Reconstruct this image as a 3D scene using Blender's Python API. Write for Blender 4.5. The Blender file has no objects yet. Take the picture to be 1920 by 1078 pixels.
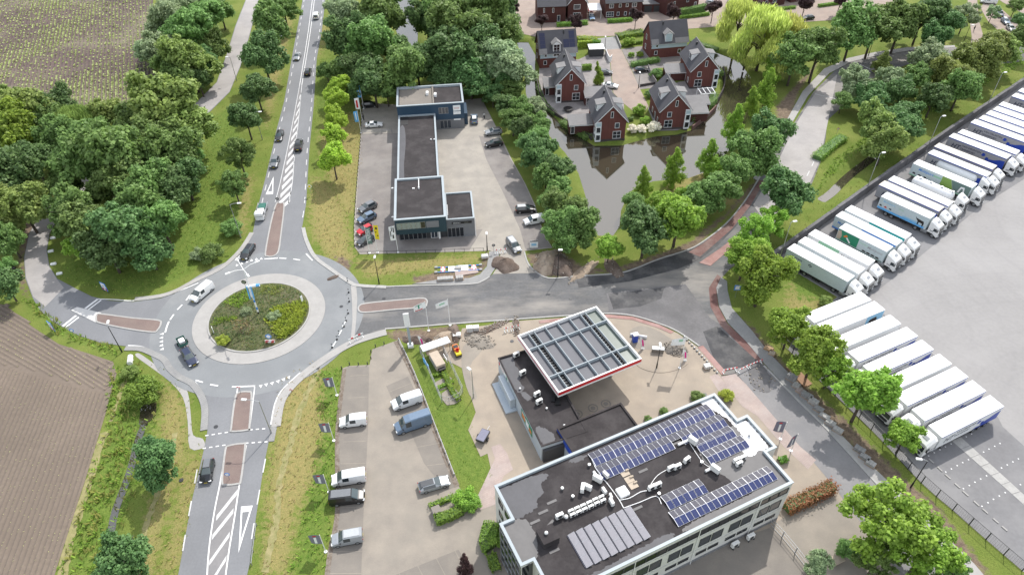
import bpy, bmesh, math, random
import numpy as np
from mathutils import Vector, Matrix, Euler, geometry, noise
random.seed(7); rng = np.random.default_rng(7)
SC = bpy.context.scene
COL = SC.collection
R = math.radians

# ---------------------------------------------------------------- camera
F, PITCH, ROLL, CH, PW, PH = 1330.0, R(41.9), R(-1.0), 93.0, 1920.0, 1078.0
_cp, _sp, _cr, _sr = math.cos(PITCH), math.sin(PITCH), math.cos(ROLL), math.sin(ROLL)
cam_d = bpy.data.cameras.new('camera')
cam_d.sensor_width = 36; cam_d.lens = 36 * F / PW; cam_d.clip_start = 1; cam_d.clip_end = 4000
cam = bpy.data.objects.new('camera', cam_d); COL.objects.link(cam)
_r, _u, _f = Vector((1, 0, 0)), Vector((0, _sp, _cp)), Vector((0, _cp, -_sp))
_rr, _uu = _r * _cr + _u * _sr, _u * _cr - _r * _sr
cam.matrix_world = Matrix(((_rr.x, _uu.x, -_f.x, 0), (_rr.y, _uu.y, -_f.y, 0), (_rr.z, _uu.z, -_f.z, CH), (0, 0, 0, 1)))
SC.camera = cam

# ---------------------------------------------------------------- world and sun
SUN = Vector((1.47, 2.94, 4.05)).normalized()          # towards the sun (from the lorry shadows)
W = bpy.data.worlds.new('World'); SC.world = W; W.use_nodes = True
nt = W.node_tree; bg = nt.nodes['Background']
sky = nt.nodes.new('ShaderNodeTexSky'); sky.sky_type = 'NISHITA'; sky.sun_disc = False
sky.sun_elevation = math.asin(SUN.z); sky.sun_rotation = math.atan2(SUN.x, SUN.y)
sky.air_density = 1.2; sky.dust_density = 2.5; sky.ozone_density = 1.0
# thin broken cloud over the blue, the same all round
tc = nt.nodes.new('ShaderNodeTexCoord'); nz = nt.nodes.new('ShaderNodeTexNoise')
nz.inputs['Scale'].default_value = 2.6; nz.inputs['Detail'].default_value = 6
rp = nt.nodes.new('ShaderNodeValToRGB'); rp.color_ramp.elements[0].position = .40; rp.color_ramp.elements[1].position = .62
mx = nt.nodes.new('ShaderNodeMix'); mx.data_type = 'RGBA'
nt.links.new(tc.outputs['Generated'], nz.inputs['Vector']); nt.links.new(nz.outputs['Fac'], rp.inputs['Fac'])
nt.links.new(rp.outputs['Color'], mx.inputs['Factor'])
nt.links.new(sky.outputs['Color'], mx.inputs['A']); mx.inputs['B'].default_value = (9.0, 9.2, 9.5, 1)
nt.links.new(mx.outputs['Result'], bg.inputs['Color']); bg.inputs['Strength'].default_value = .14
sd = bpy.data.lights.new('sun', 'SUN'); sd.energy = 3.3; sd.angle = R(.6); sd.color = (1, .965, .91)
so = bpy.data.objects.new('sun', sd); COL.objects.link(so); so.location = (40, 120, 200)
so.rotation_euler = SUN.to_track_quat('Z', 'Y').to_euler()
vs = SC.view_settings; vs.view_transform = 'Standard'; vs.look = 'None'; vs.gamma = 1; vs.exposure = .42
vs.use_curve_mapping = False
try: SC.cycles.max_bounces = 6; SC.cycles.transparent_max_bounces = 8
except Exception: pass

# ---------------------------------------------------------------- survey: photo measurement -> metres on a level z
def P(px, py, z=0.0):
 x = (px - PW / 2) / F; y = -(py - PH / 2) / F
 x, y = _cr * x - _sr * y, _sr * x + _cr * y
 d = (x, _cp + y * _sp, -_sp + y * _cp)
 t = (z - CH) / d[2]
 return Vector((d[0] * t, d[1] * t, z))
def PL(pts, z=0.0): return [P(a, b, z) for a, b in pts]
def smooth(pts, n=4, closed=True):
 out = []; m = len(pts); rngi = range(m if closed else m - 1)
 for i in rngi:
  p0, p1, p2, p3 = [pts[(i + k) % m] if closed else pts[min(max(i + k, 0), m - 1)] for k in (-1, 0, 1, 2)]
  for k in range(n):
   t = k / n
   out.append(.5 * (2 * p1 + (p2 - p0) * t + (2 * p0 - 5 * p1 + 4 * p2 - p3) * t * t + (3 * p1 - p0 - 3 * p2 + p3) * t ** 3))
 if not closed: out.append(pts[-1].copy())
 return out

# ---------------------------------------------------------------- objects
def link(o, parent=None):
 COL.objects.link(o)
 if parent is not None: o.parent = parent
 return o
def tag(o, label=None, cat=None, group=None, kind=None):
 if label: o['label'] = label
 if cat: o['category'] = cat
 if group: o['group'] = group
 if kind: o['kind'] = kind
 return o
def thing(name, label, cat, loc=(0, 0, 0), rz=0.0, group=None):
 o = bpy.data.objects.new(name, None); o.empty_display_size = .3
 o.location = loc; o.rotation_euler = (0, 0, rz); link(o)
 return tag(o, label, cat, group)
def mobj(name, me, parent=None, mats=None, loc=None, rot=None, scale=None):
 o = bpy.data.objects.new(name, me); link(o, parent)
 if loc is not None: o.location = loc
 if rot is not None: o.rotation_euler = rot
 if scale is not None: o.scale = scale
 return o
def repaint(o, m):
 o.material_slots[0].link = 'OBJECT'; o.material_slots[0].material = m
def copy_tree(o, parent=None):
 c = o.copy(); COL.objects.link(c)
 if parent is not None: c.parent = parent
 for ch in list(o.children): copy_tree(ch, c)
 return c

class MB:
 """collects shapes; build() makes ONE mesh object"""
 def __init__(s): s.v = []; s.f = []; s.m = []
 def add(s, vs, fs, mi=0):
  b = len(s.v); s.v += [tuple(v) for v in vs]
  for f in fs: s.f.append([i + b for i in f]); s.m.append(mi)
  return s
 def box(s, x0, x1, y0, y1, z0, z1, mi=0):
  vs = [(x, y, z) for z in (z0, z1) for x, y in ((x0, y0), (x1, y0), (x1, y1), (x0, y1))]
  return s.add(vs, [(3, 2, 1, 0), (4, 5, 6, 7), (0, 1, 5, 4), (1, 2, 6, 5), (2, 3, 7, 6), (3, 0, 4, 7)], mi)
 def obox(s, c, ux, hx, hy, z0, z1, mi=0):
  """box centred at c (x, y), long axis ux, half sizes hx, hy"""
  u = Vector((ux[0], ux[1])).normalized(); w = Vector((-u.y, u.x)); c = Vector((c[0], c[1]))
  q = [c - u * hx - w * hy, c + u * hx - w * hy, c + u * hx + w * hy, c - u * hx + w * hy]
  return s.prism(q, z0, z1, mi)
 def bbox(s, x0, x1, y0, y1, z0, z1, b=.03, mi=0):
  """box with bevelled top and vertical edges"""
  def ring(i, z): return [(x0 + i + b, y0 + i, z), (x1 - i - b, y0 + i, z), (x1 - i, y0 + i + b, z), (x1 - i, y1 - i - b, z),
        (x1 - i - b, y1 - i, z), (x0 + i + b, y1 - i, z), (x0 + i, y1 - i - b, z), (x0 + i, y0 + i + b, z)]
  vs = ring(0, z0) + ring(0, z1 - b) + ring(b, z1)
  fs = [tuple(range(7, -1, -1)), tuple(range(16, 24))]
  for k in (0, 8):
   for i in range(8): fs.append((k + i, k + (i + 1) % 8, k + 8 + (i + 1) % 8, k + 8 + i))
  return s.add(vs, fs, mi)
 def prism(s, pts, z0, z1, mi=0, bottom=True):
  n = len(pts); A = sum(pts[i][0] * pts[(i + 1) % n][1] - pts[(i + 1) % n][0] * pts[i][1] for i in range(n))
  if A < 0: pts = list(reversed(list(pts)))
  vs = [(p[0], p[1], z0) for p in pts] + [(p[0], p[1], z1) for p in pts]
  fs = [(i, (i + 1) % n, n + (i + 1) % n, n + i) for i in range(n)]
  if n <= 4: tops = [tuple(range(n))]
  else: tops = [tuple(t) for t in geometry.tessellate_polygon([[Vector((p[0], p[1], 0)) for p in pts]])]
  for t in tops:
   a, b, c = [Vector((pts[i][0], pts[i][1])) for i in t[:3]]
   if (b - a).cross(c - a) < 0: t = tuple(reversed(t))
   fs.append(tuple(n + i for i in t))
   if bottom: fs.append(tuple(reversed(t)))
  return s.add(vs, fs, mi)
 def cyl(s, a, b, r0, r1=None, n=8, mi=0, caps=True):
  a = Vector(a); b = Vector(b); r1 = r0 if r1 is None else r1
  d = (b - a).normalized(); e = d.orthogonal().normalized(); g = d.cross(e)
  vs = []
  for c, r in ((a, r0), (b, r1)):
   for i in range(n):
    t = 2 * math.pi * i / n; vs.append(c + e * (r * math.cos(t)) + g * (r * math.sin(t)))
  fs = [(i, (i + 1) % n, n + (i + 1) % n, n + i) for i in range(n)]
  if caps: fs += [tuple(range(n - 1, -1, -1)), tuple(range(n, 2 * n))]
  return s.add(vs, fs, mi)
 def tube(s, pts, r, n=6, mi=0):
  for i in range(len(pts) - 1): s.cyl(pts[i], pts[i + 1], r[i] if hasattr(r, '__len__') else r, r[i + 1] if hasattr(r, '__len__') else r, n, mi)
  return s
 def ball(s, c, r, n=8, m=5, mi=0, sc=(1, 1, 1)):
  vs = []; fs = []
  for j in range(m + 1):
   ph = math.pi * j / m
   for i in range(n):
    t = 2 * math.pi * i / n
    vs.append((c[0] + r * sc[0] * math.sin(ph) * math.cos(t), c[1] + r * sc[1] * math.sin(ph) * math.sin(t), c[2] + r * sc[2] * math.cos(ph)))
  for j in range(m):
   for i in range(n): fs.append((j * n + i, (j + 1) * n + i, (j + 1) * n + (i + 1) % n, j * n + (i + 1) % n))
  return s.add(vs, fs, mi)
 def mesh(s, name, mats, smooth_=False):
  me = bpy.data.meshes.new(name); me.from_pydata(s.v, [], s.f)
  for m in (mats if isinstance(mats, (list, tuple)) else [mats]): me.materials.append(m)
  if len(set(s.m)) > 1: me.polygons.foreach_set('material_index', s.m)
  if smooth_: me.polygons.foreach_set('use_smooth', [True] * len(s.f))
  me.update(); return me
 def build(s, name, mats, parent=None, smooth_=False, loc=None, rot=None):
  return mobj(name, s.mesh(name, mats, smooth_), parent, loc=loc, rot=rot)

def sheet(name, pts, z, m, parent=None, kind='structure', holes=(), side=None):
 """flat polygon at height z; with side it is a slab reaching down to z=side"""
 loops = [[Vector((p[0], p[1], 0)) for p in pts]] + [[Vector((p[0], p[1], 0)) for p in h] for h in holes]
 flat = [p for l in loops for p in l]
 fs = []
 for t in geometry.tessellate_polygon(loops):
  a, b, c = [flat[i] for i in t]
  fs.append(t if (b - a).xy.cross((c - a).xy) > 0 else tuple(reversed(t)))
 vs = [(p.x, p.y, z) for p in flat]
 if side is not None:
  n0 = len(flat); vs += [(p.x, p.y, side) for p in flat]; o = 0
  for l in loops:
   n = len(l)
   for i in range(n): fs.append((o + i, n0 + o + i, n0 + o + (i + 1) % n, o + (i + 1) % n))
   o += n
 me = bpy.data.meshes.new(name); me.from_pydata(vs, [], fs); me.materials.append(m); me.update()
 o = mobj(name, me, parent)
 if parent is None: tag(o, kind=kind)
 return o
def offset_line(pts, d):
 out = []
 for i in range(len(pts)):
  a = pts[max(i - 1, 0)]; b = pts[min(i + 1, len(pts) - 1)]
  t = Vector((b[0] - a[0], b[1] - a[1])); t.normalize()
  out.append(Vector((pts[i][0] - t.y * d, pts[i][1] + t.x * d)))
 return out
def ribbon(mb, pts, w, z0, z1=None, mi=0, off=0.0):
 """strip of width w along a polyline; z1 given: raised kerb from z0 to z1"""
 L = offset_line(pts, off + w / 2); Q = offset_line(pts, off - w / 2); n = len(pts)
 zt = z0 if z1 is None else z1
 vs = [(p.x, p.y, zt) for p in L] + [(p.x, p.y, zt) for p in Q]
 fs = [(n + i, n + i + 1, i + 1, i) for i in range(n - 1)]
 if z1 is not None:
  vs += [(p.x, p.y, z0) for p in L] + [(p.x, p.y, z0) for p in Q]
  fs += [(i, i + 1, 2 * n + i + 1, 2 * n + i) for i in range(n - 1)]
  fs += [(n + i + 1, n + i, 3 * n + i, 3 * n + i + 1) for i in range(n - 1)]
  fs += [(0, 2 * n, 3 * n, n), (n - 1, 2 * n - 1, 4 * n - 1, 3 * n - 1)]
 return mb.add(vs, fs, mi)
def resample(pts, step):
 out = [Vector(pts[0])]; acc = 0
 for i in range(len(pts) - 1):
  a, b = Vector(pts[i]), Vector(pts[i + 1]); L = (b - a).length
  if L < 1e-6: continue
  t = step - acc
  while t <= L: out.append(a + (b - a) * (t / L)); t += step
  acc = L - (t - step)
 return out
def dashes(mb, pts, w, z, on, off, o=0.0):
 q = resample(pts, .25); k = 0; na = max(2, int(on / .25)); nb = max(1, int(off / .25))
 while k + na < len(q): ribbon(mb, q[k:k + na + 1], w, z, off=o); k += na + nb

# ---------------------------------------------------------------- materials
MAT = {}
def nodes_of(m):
 m.use_nodes = True; n = m.node_tree.nodes; return n, m.node_tree.links, n['Principled BSDF']
def mixrgb(n, l, fac, a, b, mode='MIX'):
 x = n.new('ShaderNodeMix'); x.data_type = 'RGBA'; x.blend_type = mode
 for s, val in (('Factor', fac), ('A', a), ('B', b)):
  if hasattr(val, 'links'): l.new(val, x.inputs[s])
  elif s == 'Factor': x.inputs[s].default_value = val
  else: x.inputs[s].default_value = (*val, 1) if len(val) == 3 else val
 return x.outputs['Result']
def ramp(n, l, val, p0, p1):
 r = n.new('ShaderNodeMapRange'); r.inputs['From Min'].default_value = p0; r.inputs['From Max'].default_value = p1
 r.clamp = True; l.new(val, r.inputs['Value']); return r.outputs['Result']
def pos(n, l, scale=(1, 1, 1), rot=0.0, obj=False):
 g = n.new('ShaderNodeTexCoord').outputs['Object'] if obj else n.new('ShaderNodeNewGeometry').outputs['Position']
 mp = n.new('ShaderNodeMapping'); mp.inputs['Scale'].default_value = scale; mp.inputs['Rotation'].default_value = (0, 0, rot)
 l.new(g, mp.inputs['Vector']); return mp.outputs['Vector']
def nse(n, l, vec, scale, detail=4, rough=.55):
 x = n.new('ShaderNodeTexNoise'); x.inputs['Scale'].default_value = scale; x.inputs['Detail'].default_value = detail
 x.inputs['Roughness'].default_value = rough; l.new(vec, x.inputs['Vector']); return x.outputs['Fac']
def bump(n, l, b, h, strength=.3, dist=.05):
 x = n.new('ShaderNodeBump'); x.inputs['Strength'].default_value = strength; x.inputs['Distance'].default_value = dist
 l.new(h, x.inputs['Height']); l.new(x.outputs['Normal'], b.inputs['Normal'])
def mat(name, c, rough=.8, c2=None, var=.18, scale=.6, fine=6.0, bmp=0.0, metal=0.0, spec=.4, stain=None, stain_amt=.5, stain_scale=.12, streak=None):
 """plain material with blotches of two sizes; stain adds a second colour in patches"""
 m = bpy.data.materials.new(name); n, l, b = nodes_of(m); MAT[name] = m
 c2 = c2 or tuple(v * (1 - var) for v in c); v = pos(n, l)
 a = ramp(n, l, nse(n, l, v, scale), .35, .65); col = mixrgb(n, l, a, c, c2)
 fn = nse(n, l, v, fine, 3); k = ramp(n, l, fn, .3, .7)
 col = mixrgb(n, l, 1.0, col, mixrgb(n, l, k, (1 - var * .5,) * 3, (1.0 + var * .4,) * 3), 'MULTIPLY')
 if stain:
  sv = pos(n, l, streak or (1, 1, 1)); s = ramp(n, l, nse(n, l, sv, stain_scale, 6, .65), .5 - .04, .5 + .14)
  s2 = n.new('ShaderNodeMath'); s2.operation = 'MULTIPLY'; s2.inputs[1].default_value = stain_amt; l.new(s, s2.inputs[0])
  col = mixrgb(n, l, s2.outputs[0], col, stain)
 l.new(col, b.inputs['Base Color']); b.inputs['Roughness'].default_value = rough; b.inputs['Metallic'].default_value = metal
 b.inputs['Specular IOR Level'].default_value = spec
 if bmp: bump(n, l, b, fn, bmp)
 return m
def flat(name, c, rough=.5, metal=0.0, spec=.5, coat=0.0, emit=None):
 m = bpy.data.materials.new(name); n, l, b = nodes_of(m); MAT[name] = m
 v = pos(n, l); k = ramp(n, l, nse(n, l, v, 3.0, 3), .3, .7)
 l.new(mixrgb(n, l, k, c, tuple(x * .88 for x in c)), b.inputs['Base Color'])
 b.inputs['Roughness'].default_value = rough; b.inputs['Metallic'].default_value = metal; b.inputs['Specular IOR Level'].default_value = spec
 if coat: b.inputs['Coat Weight'].default_value = coat; b.inputs['Coat Roughness'].default_value = .06
 return m
def pavers(name, c, c2, size=(.6, .3), rot=0.0, joint=.55, rough=.9, stain=None, stain_scale=.1, stain_amt=.5, jw=.03):
 """small laid pavers: joints and tone differ paver by paver (too small here to tell one from the next)"""
 m = bpy.data.materials.new(name); n, l, b = nodes_of(m); MAT[name] = m
 v = pos(n, l, rot=rot); br = n.new('ShaderNodeTexBrick'); l.new(v, br.inputs['Vector'])
 br.inputs['Scale'].default_value = 1; br.inputs['Brick Width'].default_value = size[0]; br.inputs['Row Height'].default_value = size[1]
 br.inputs['Mortar Size'].default_value = jw; br.inputs['Color1'].default_value = (*c, 1); br.inputs['Color2'].default_value = (*c2, 1)
 br.inputs['Mortar'].default_value = (*[x * joint for x in c], 1)
 vv = pos(n, l); a = ramp(n, l, nse(n, l, vv, .35, 5), .3, .7)
 col = mixrgb(n, l, 1.0, br.outputs['Color'], mixrgb(n, l, a, (.86, .86, .87), (1.1, 1.09, 1.07)), 'MULTIPLY')
 if stain:
  s = ramp(n, l, nse(n, l, vv, stain_scale, 6, .65), .46, .66)
  s2 = n.new('ShaderNodeMath'); s2.operation = 'MULTIPLY'; s2.inputs[1].default_value = stain_amt; l.new(s, s2.inputs[0])
  col = mixrgb(n, l, s2.outputs[0], col, stain)
 l.new(col, b.inputs['Base Color']); b.inputs['Roughness'].default_value = rough; b.inputs['Specular IOR Level'].default_value = .25
 return m
def leafmat(name, c, c2, trans=.3, hue=.06):
 m = bpy.data.materials.new(name); n, l, b = nodes_of(m); MAT[name] = m
 oi = n.new('ShaderNodeObjectInfo'); v = pos(n, l)
 k = ramp(n, l, nse(n, l, v, .5, 5), .3, .7); col = mixrgb(n, l, k, c, c2)
 ge = n.new('ShaderNodeNewGeometry'); rv = ramp(n, l, ge.outputs['Random Per Island'], 0, 1)
 col = mixrgb(n, l, 1.0, col, mixrgb(n, l, rv, (.62, .64, .6), (1.35, 1.3, 1.25)), 'MULTIPLY')
 hs = n.new('ShaderNodeHueSaturation'); mr = n.new('ShaderNodeMapRange'); l.new(oi.outputs['Random'], mr.inputs['Value'])
 mr.inputs['To Min'].default_value = .5 - hue * .5; mr.inputs['To Max'].default_value = .5 + hue * .06
 l.new(mr.outputs['Result'], hs.inputs['Hue']); l.new(col, hs.inputs['Color'])
 m2 = n.new('ShaderNodeMapRange'); l.new(oi.outputs['Random'], m2.inputs['Value']); m2.inputs['To Min'].default_value = 1.25; m2.inputs['To Max'].default_value = 1.8
 l.new(m2.outputs['Result'], hs.inputs['Value'])
 l.new(hs.outputs['Color'], b.inputs['Base Color']); b.inputs['Roughness'].default_value = .55; b.inputs['Specular IOR Level'].default_value = .3
 tr = n.new('ShaderNodeBsdfTranslucent'); l.new(hs.outputs['Color'], tr.inputs['Color'])
 ms = n.new('ShaderNodeMixShader'); ms.inputs[0].default_value = trans + .12
 out = n['Material Output']; l.new(b.outputs[0], ms.inputs[1]); l.new(tr.outputs[0], ms.inputs[2]); l.new(ms.outputs[0], out.inputs['Surface'])
 return m
def glass(name, c=(.02, .025, .03), rough=.06):
 m = bpy.data.materials.new(name); n, l, b = nodes_of(m); MAT[name] = m
 b.inputs['Base Color'].default_value = (*c, 1); b.inputs['Roughness'].default_value = rough; b.inputs['Specular IOR Level'].default_value = .9
 return m

mat('asphalt', (.205, .215, .222), .85, var=.1, scale=.15, fine=4, stain=(.27, .275, .275), stain_scale=.09, stain_amt=.55, bmp=.05)
mat('asphalt_road', (.2, .205, .215), .85, var=.14, scale=.12, fine=3, stain=(.16, .165, .175), stain_scale=.2, stain_amt=.45, streak=(1.0, .12, 1), bmp=.05)
mat('asphalt_dusty', (.128, .128, .13), .9, var=.22, scale=.25, fine=2.2, stain=(.29, .268, .24), stain_scale=.11, stain_amt=.8, streak=(.3, 1.0, 1), bmp=.1)
mat('asphalt_new', (.062, .062, .066), .8, var=.3, scale=.3, fine=2.5, stain=(.15, .145, .14), stain_scale=.22, stain_amt=.6, bmp=.08)
mat('asphalt_mid', (.155, .15, .152), .9, var=.2, scale=.3, fine=2.5, stain=(.10, .098, .1), stain_scale=.13, stain_amt=.75, bmp=.08)
mat('asphalt_lane', (0.23, 0.223, 0.223), .9, var=.12, scale=.25, fine=2.5, stain=(0.17, 0.17, 0.178), stain_scale=.14, stain_amt=.6, bmp=.05)
mat('red_asphalt', (.165, .085, .076), .85, var=.25, scale=.4, stain=(.24, .18, .16), stain_scale=.3, stain_amt=.5)
mat('red_asphalt_new', (.32, .185, .165), .85, var=.2, scale=.5, stain=(.38, .27, .25), stain_scale=.3)
mat('pale_concrete', (0.348, 0.337, 0.322), .85, var=.1, scale=.5, fine=3, stain=(0.296, 0.285, 0.27), stain_scale=.3)
mat('kerb_concrete', (0.37, 0.363, 0.348), .85, var=.14, scale=1.2, fine=5)
mat('white_concrete', (0.578, 0.57, 0.552), .8, var=.07, scale=.5, fine=3)
mat('paint_white', (.74, .74, .73), .7, var=.12, scale=1.5, fine=7)
mat('paint_worn', (.58, .58, .575), .7, var=.2, scale=.8, fine=5)
pavers('island_brick', (.28, .215, .195), (.25, .185, .165), (.22, .11), stain=(.2, .16, .14), stain_scale=.4, stain_amt=.7)
pavers('street_brick', (0.331, 0.267, 0.228), (0.31, 0.248, 0.214), (.22, .11), .3, .8, stain=(0.302, 0.26, 0.228), stain_scale=.15, jw=.012)
pavers('pavement_grey', (0.281, 0.281, 0.276), (0.255, 0.255, 0.255), (.3, .3), .5, .75, jw=.02)
pavers('yard_pavers', (0.35, 0.325, 0.287), (0.325, 0.301, 0.267), (.21, .105), .1, .8, stain=(0.262, 0.243, 0.216), stain_scale=.2, jw=.012)
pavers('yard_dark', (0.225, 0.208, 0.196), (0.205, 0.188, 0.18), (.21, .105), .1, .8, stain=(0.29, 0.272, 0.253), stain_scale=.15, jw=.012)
pavers('lot_pavers', (0.288, 0.258, 0.221), (0.267, 0.24, 0.205), (.21, .105), .1, .78, stain=(0.232, 0.212, 0.183), stain_scale=.25, jw=.012)
pavers('lot_bays', (0.228, 0.208, 0.183), (0.211, 0.191, 0.169), (.21, .105), .1, .78, stain=(0.189, 0.173, 0.154), stain_scale=.3, jw=.012)
pavers('station_pavers', (0.339, 0.29, 0.235), (0.321, 0.273, 0.221), (.21, .105), .45, .82, stain=(0.286, 0.248, 0.204), stain_scale=.14, stain_amt=.7, jw=.012)
pavers('pink_slabs', (0.375, 0.307, 0.281), (0.345, 0.281, 0.259), (.3, .3), .44, .8, stain=(0.39, 0.345, 0.323), stain_scale=.3, jw=.015)
TY = mat('truck_yard', (.27, .262, .257), .9, var=.09, scale=.08, fine=1.6, stain=(.305, .297, .291), stain_scale=.05, stain_amt=.6, bmp=.03)
n, l, b = TY.node_tree.nodes, TY.node_tree.links, TY.node_tree.nodes['Principled BSDF']
_c = b.inputs['Base Color'].links[0].from_socket; _v = pos(n, l)     # faint tyre sweeps of turning lorries
for _o, _s, _d in (((62, 95), .05, 2.0), ((96, 60), .08, 2.0), ((128, 118), .06, 3.0)):
 _m = n.new('ShaderNodeMapping'); _m.inputs['Location'].default_value = (-_o[0], -_o[1], 0); l.new(_v, _m.inputs['Vector'])
 _w = n.new('ShaderNodeTexWave'); _w.wave_type = 'RINGS'; _w.rings_direction = 'Z'; _w.inputs['Scale'].default_value = _s; _w.inputs['Distortion'].default_value = _d; _w.inputs['Detail'].default_value = 3; _w.inputs['Detail Scale'].default_value = .6; l.new(_m.outputs['Vector'], _w.inputs['Vector'])
 _c = mixrgb(n, l, 1.0, _c, mixrgb(n, l, ramp(n, l, _w.outputs['Fac'], .9, 1), (1, 1, 1), (.975, .975, .978)), 'MULTIPLY')
l.new(_c, b.inputs['Base Color'])
mat('truck_bays', (0.188, 0.186, 0.19), .9, var=.14, scale=.15, fine=1.6, stain=(0.24, 0.236, 0.236), stain_scale=.09, stain_amt=.6)
mat('soil_light', (.3, .235, .175), .95, var=.3, scale=.6, fine=3, stain=(.42, .345, .265), stain_scale=.4, stain_amt=.7, bmp=.4)
mat('soil_dark', (.135, .1, .08), .95, var=.35, scale=.8, fine=4, stain=(.2, .16, .135), stain_scale=.5, stain_amt=.6, bmp=.5)
mat('field_soil', (.19, .153, .122), .95, var=.24, scale=.05, fine=2.0, stain=(.14, .112, .09), stain_scale=.06, stain_amt=.6, bmp=.3)
mat('field_soil_far', (.115, .084, .076), .95, var=.25, scale=.06, fine=1.2, stain=(.185, .16, .12), stain_scale=.035, stain_amt=.8, bmp=.3)
mat('sand', (0.448, 0.376, 0.296), .95, var=.12, scale=.6, fine=4, bmp=.2)
mat('roof_bitumen', (.036, .031, .032), .9, var=.25, scale=.25, fine=3, stain=(.06, .054, .054), stain_scale=.3, stain_amt=.7, bmp=.08)
mat('roof_wet', (.078, .078, .086), .6, var=.12, scale=.4, fine=2)
mat('roof_grey', (.145, .14, .138), .7, var=.1, scale=.4, fine=2)
mat('roof_white', (.72, .72, .72), .6, var=.06, scale=.5, fine=3)
mat('coping', (.32, .365, .39), .5, var=.05, scale=.7, fine=2)
mat('wall_navy', (.028, .062, .105), .5, var=.1, scale=.4, fine=2)
mat('wall_teal', (.022, .05, .068), .5, var=.1, scale=.4, fine=2)
mat('wall_grey', (.18, .185, .195), .7, var=.08, scale=.4, fine=2)
mat('wall_silver', (.42, .47, .51), .5, var=.06, scale=.5, fine=2)
mat('wall_white', (.62, .61, .59), .8, var=.08, scale=.4, fine=3, stain=(.52, .505, .48), stain_scale=.3, stain_amt=.5)
mat('wall_dark', (.05, .052, .056), .7, var=.1)
pavers('house_brick', (.15, .058, .05), (.128, .05, .043), (.22, .065), 0, .9, jw=.008)
pavers('house_brick_dark', (.098, .042, .038), (.085, .036, .033), (.22, .065), 0, .9, jw=.008)
mat('plinth', (.07, .06, .06), .9)
mat('white_wood', (.78, .79, .8), .5, var=.05)
mat('pale_blue_wood', (.42, .52, .57), .6, var=.06)
mat('sills', (.5, .5, .5), .6)
glass('window_glass', (.012, .016, .022)); glass('window_pale', (.22, .26, .25), .15); glass('car_glass', (.03, .04, .046), .05)
glass('window_mid', (.045, .055, .07), .08); glass('screen_glass', (.055, .075, .078), .05)
flat('steel', (.42, .43, .44), .4, .7); flat('dark_steel', (.05, .052, .056), .5, .3); flat('black', (.012, .012, .013), .55)
flat('tyre', (.016, .016, .017), .85); flat('rim', (.34, .35, .36), .4, .6); flat('plate', (.7, .55, .06), .5)
flat('lamp_red', (.35, .012, .012), .25); flat('lamp_white', (.75, .77, .78), .2)
flat('white_metal', (.8, .8, .79), .4); flat('ac_white', (.74, .74, .72), .5); flat('red', (.55, .012, .02), .5); flat('blue_print', (.02, .07, .42), .5)
flat('green_print', (.02, .22, .12), .5); flat('pink_print', (.75, .03, .28), .5); flat('navy_print', (.008, .012, .05), .5)
flat('yellow', (.75, .6, .02), .5); flat('teal_print', (.02, .38, .38), .5); flat('orange', (.7, .2, .03), .6); flat('wood', (.4, .26, .15), .8)
flat('flag_grey', (.19, .19, .25), .8); flat('flag_white', (.78, .8, .8), .8); flat('sign_blue', (.05, .22, .62), .5); flat('sky_flag', (.12, .4, .75), .8)
flat('sage', (.13, .2, .18), .8); flat('green_machine', (.03, .14, .11), .5); flat('fence_grey', (.32, .33, .34), .6, .3); flat('barrier_wall', (.155, .152, .158), .95)
flat('pale_green_print', (.3, .55, .38), .6); flat('cow', (.02, .016, .014), .7); flat('pale_blue_print', (.25, .5, .7), .5); flat('panel_alu', (.6, .62, .65), .35, .6)
# ================================================================ SETTING
mat('barrier_wall', (.16, .157, .163), .95, var=.25, scale=.35, fine=2.5, stain=(.095, .093, .098), stain_scale=.3, stain_amt=.8, streak=(1, 1, .3), bmp=.15)
Z = dict(pave=.02, road=.035, over=.05, over2=.062, mark=.074)
MOAT_OUT = [(968, 75), (978, 100), (984, 130), (986, 170), (996, 215), (1030, 250), (1060, 282), (1085, 320), (1100, 370), (1108, 420), (1122, 437), (1150, 437), (1162, 420), (1165, 390), (1180, 355), (1225, 335), (1290, 330), (1345, 310), (1372, 270), (1400, 225), (1412, 175), (1408, 140), (1385, 110), (1345, 95), (1325, 90)]
MOAT_IN = [(1322, 98), (1340, 112), (1352, 128), (1357, 150), (1355, 170), (1343, 192), (1325, 212), (1296, 240), (1270, 248), (1230, 251), (1185, 263), (1168, 268), (1114, 269), (1085, 250), (1050, 226), (1024, 200), (1011, 175), (1005, 150), (1003, 120), (1004, 100), (990, 75)]
moat = PL(MOAT_OUT) + PL(MOAT_IN)
stream = PL([(742, -30), (772, -30), (778, 30), (783, 60), (781, 98), (768, 104), (752, 82), (741, 50), (738, 20)])
POOL = PL([(262, 757), (292, 750), (290, 775), (274, 792), (258, 792)])
def widen(px, w):
 q = smooth(PL(px), 4, False); a = offset_line(q, w / 2); b = offset_line(q, -w / 2)
 return [Vector((p.x, p.y, 0)) for p in a] + [Vector((p.x, p.y, 0)) for p in reversed(b)]
ditch = widen([(268, 790), (256, 822), (249, 850), (240, 882), (226, 920), (213, 955), (204, 1000), (195, 1040), (182, 1090)], 1.1)
ditch_r = widen([(1540, 372), (1560, 358), (1578, 340), (1600, 320), (1632, 296), (1668, 268)], 2.0)
WATERS = [('moat', moat, .75, 1.0), ('stream', stream, .8, 2.0), ('ditch_pool', POOL, .5, 1.0), ('ditch_water', ditch, .55, 1.2), ('ditch_water', ditch_r, .7, 1.6)]

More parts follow.
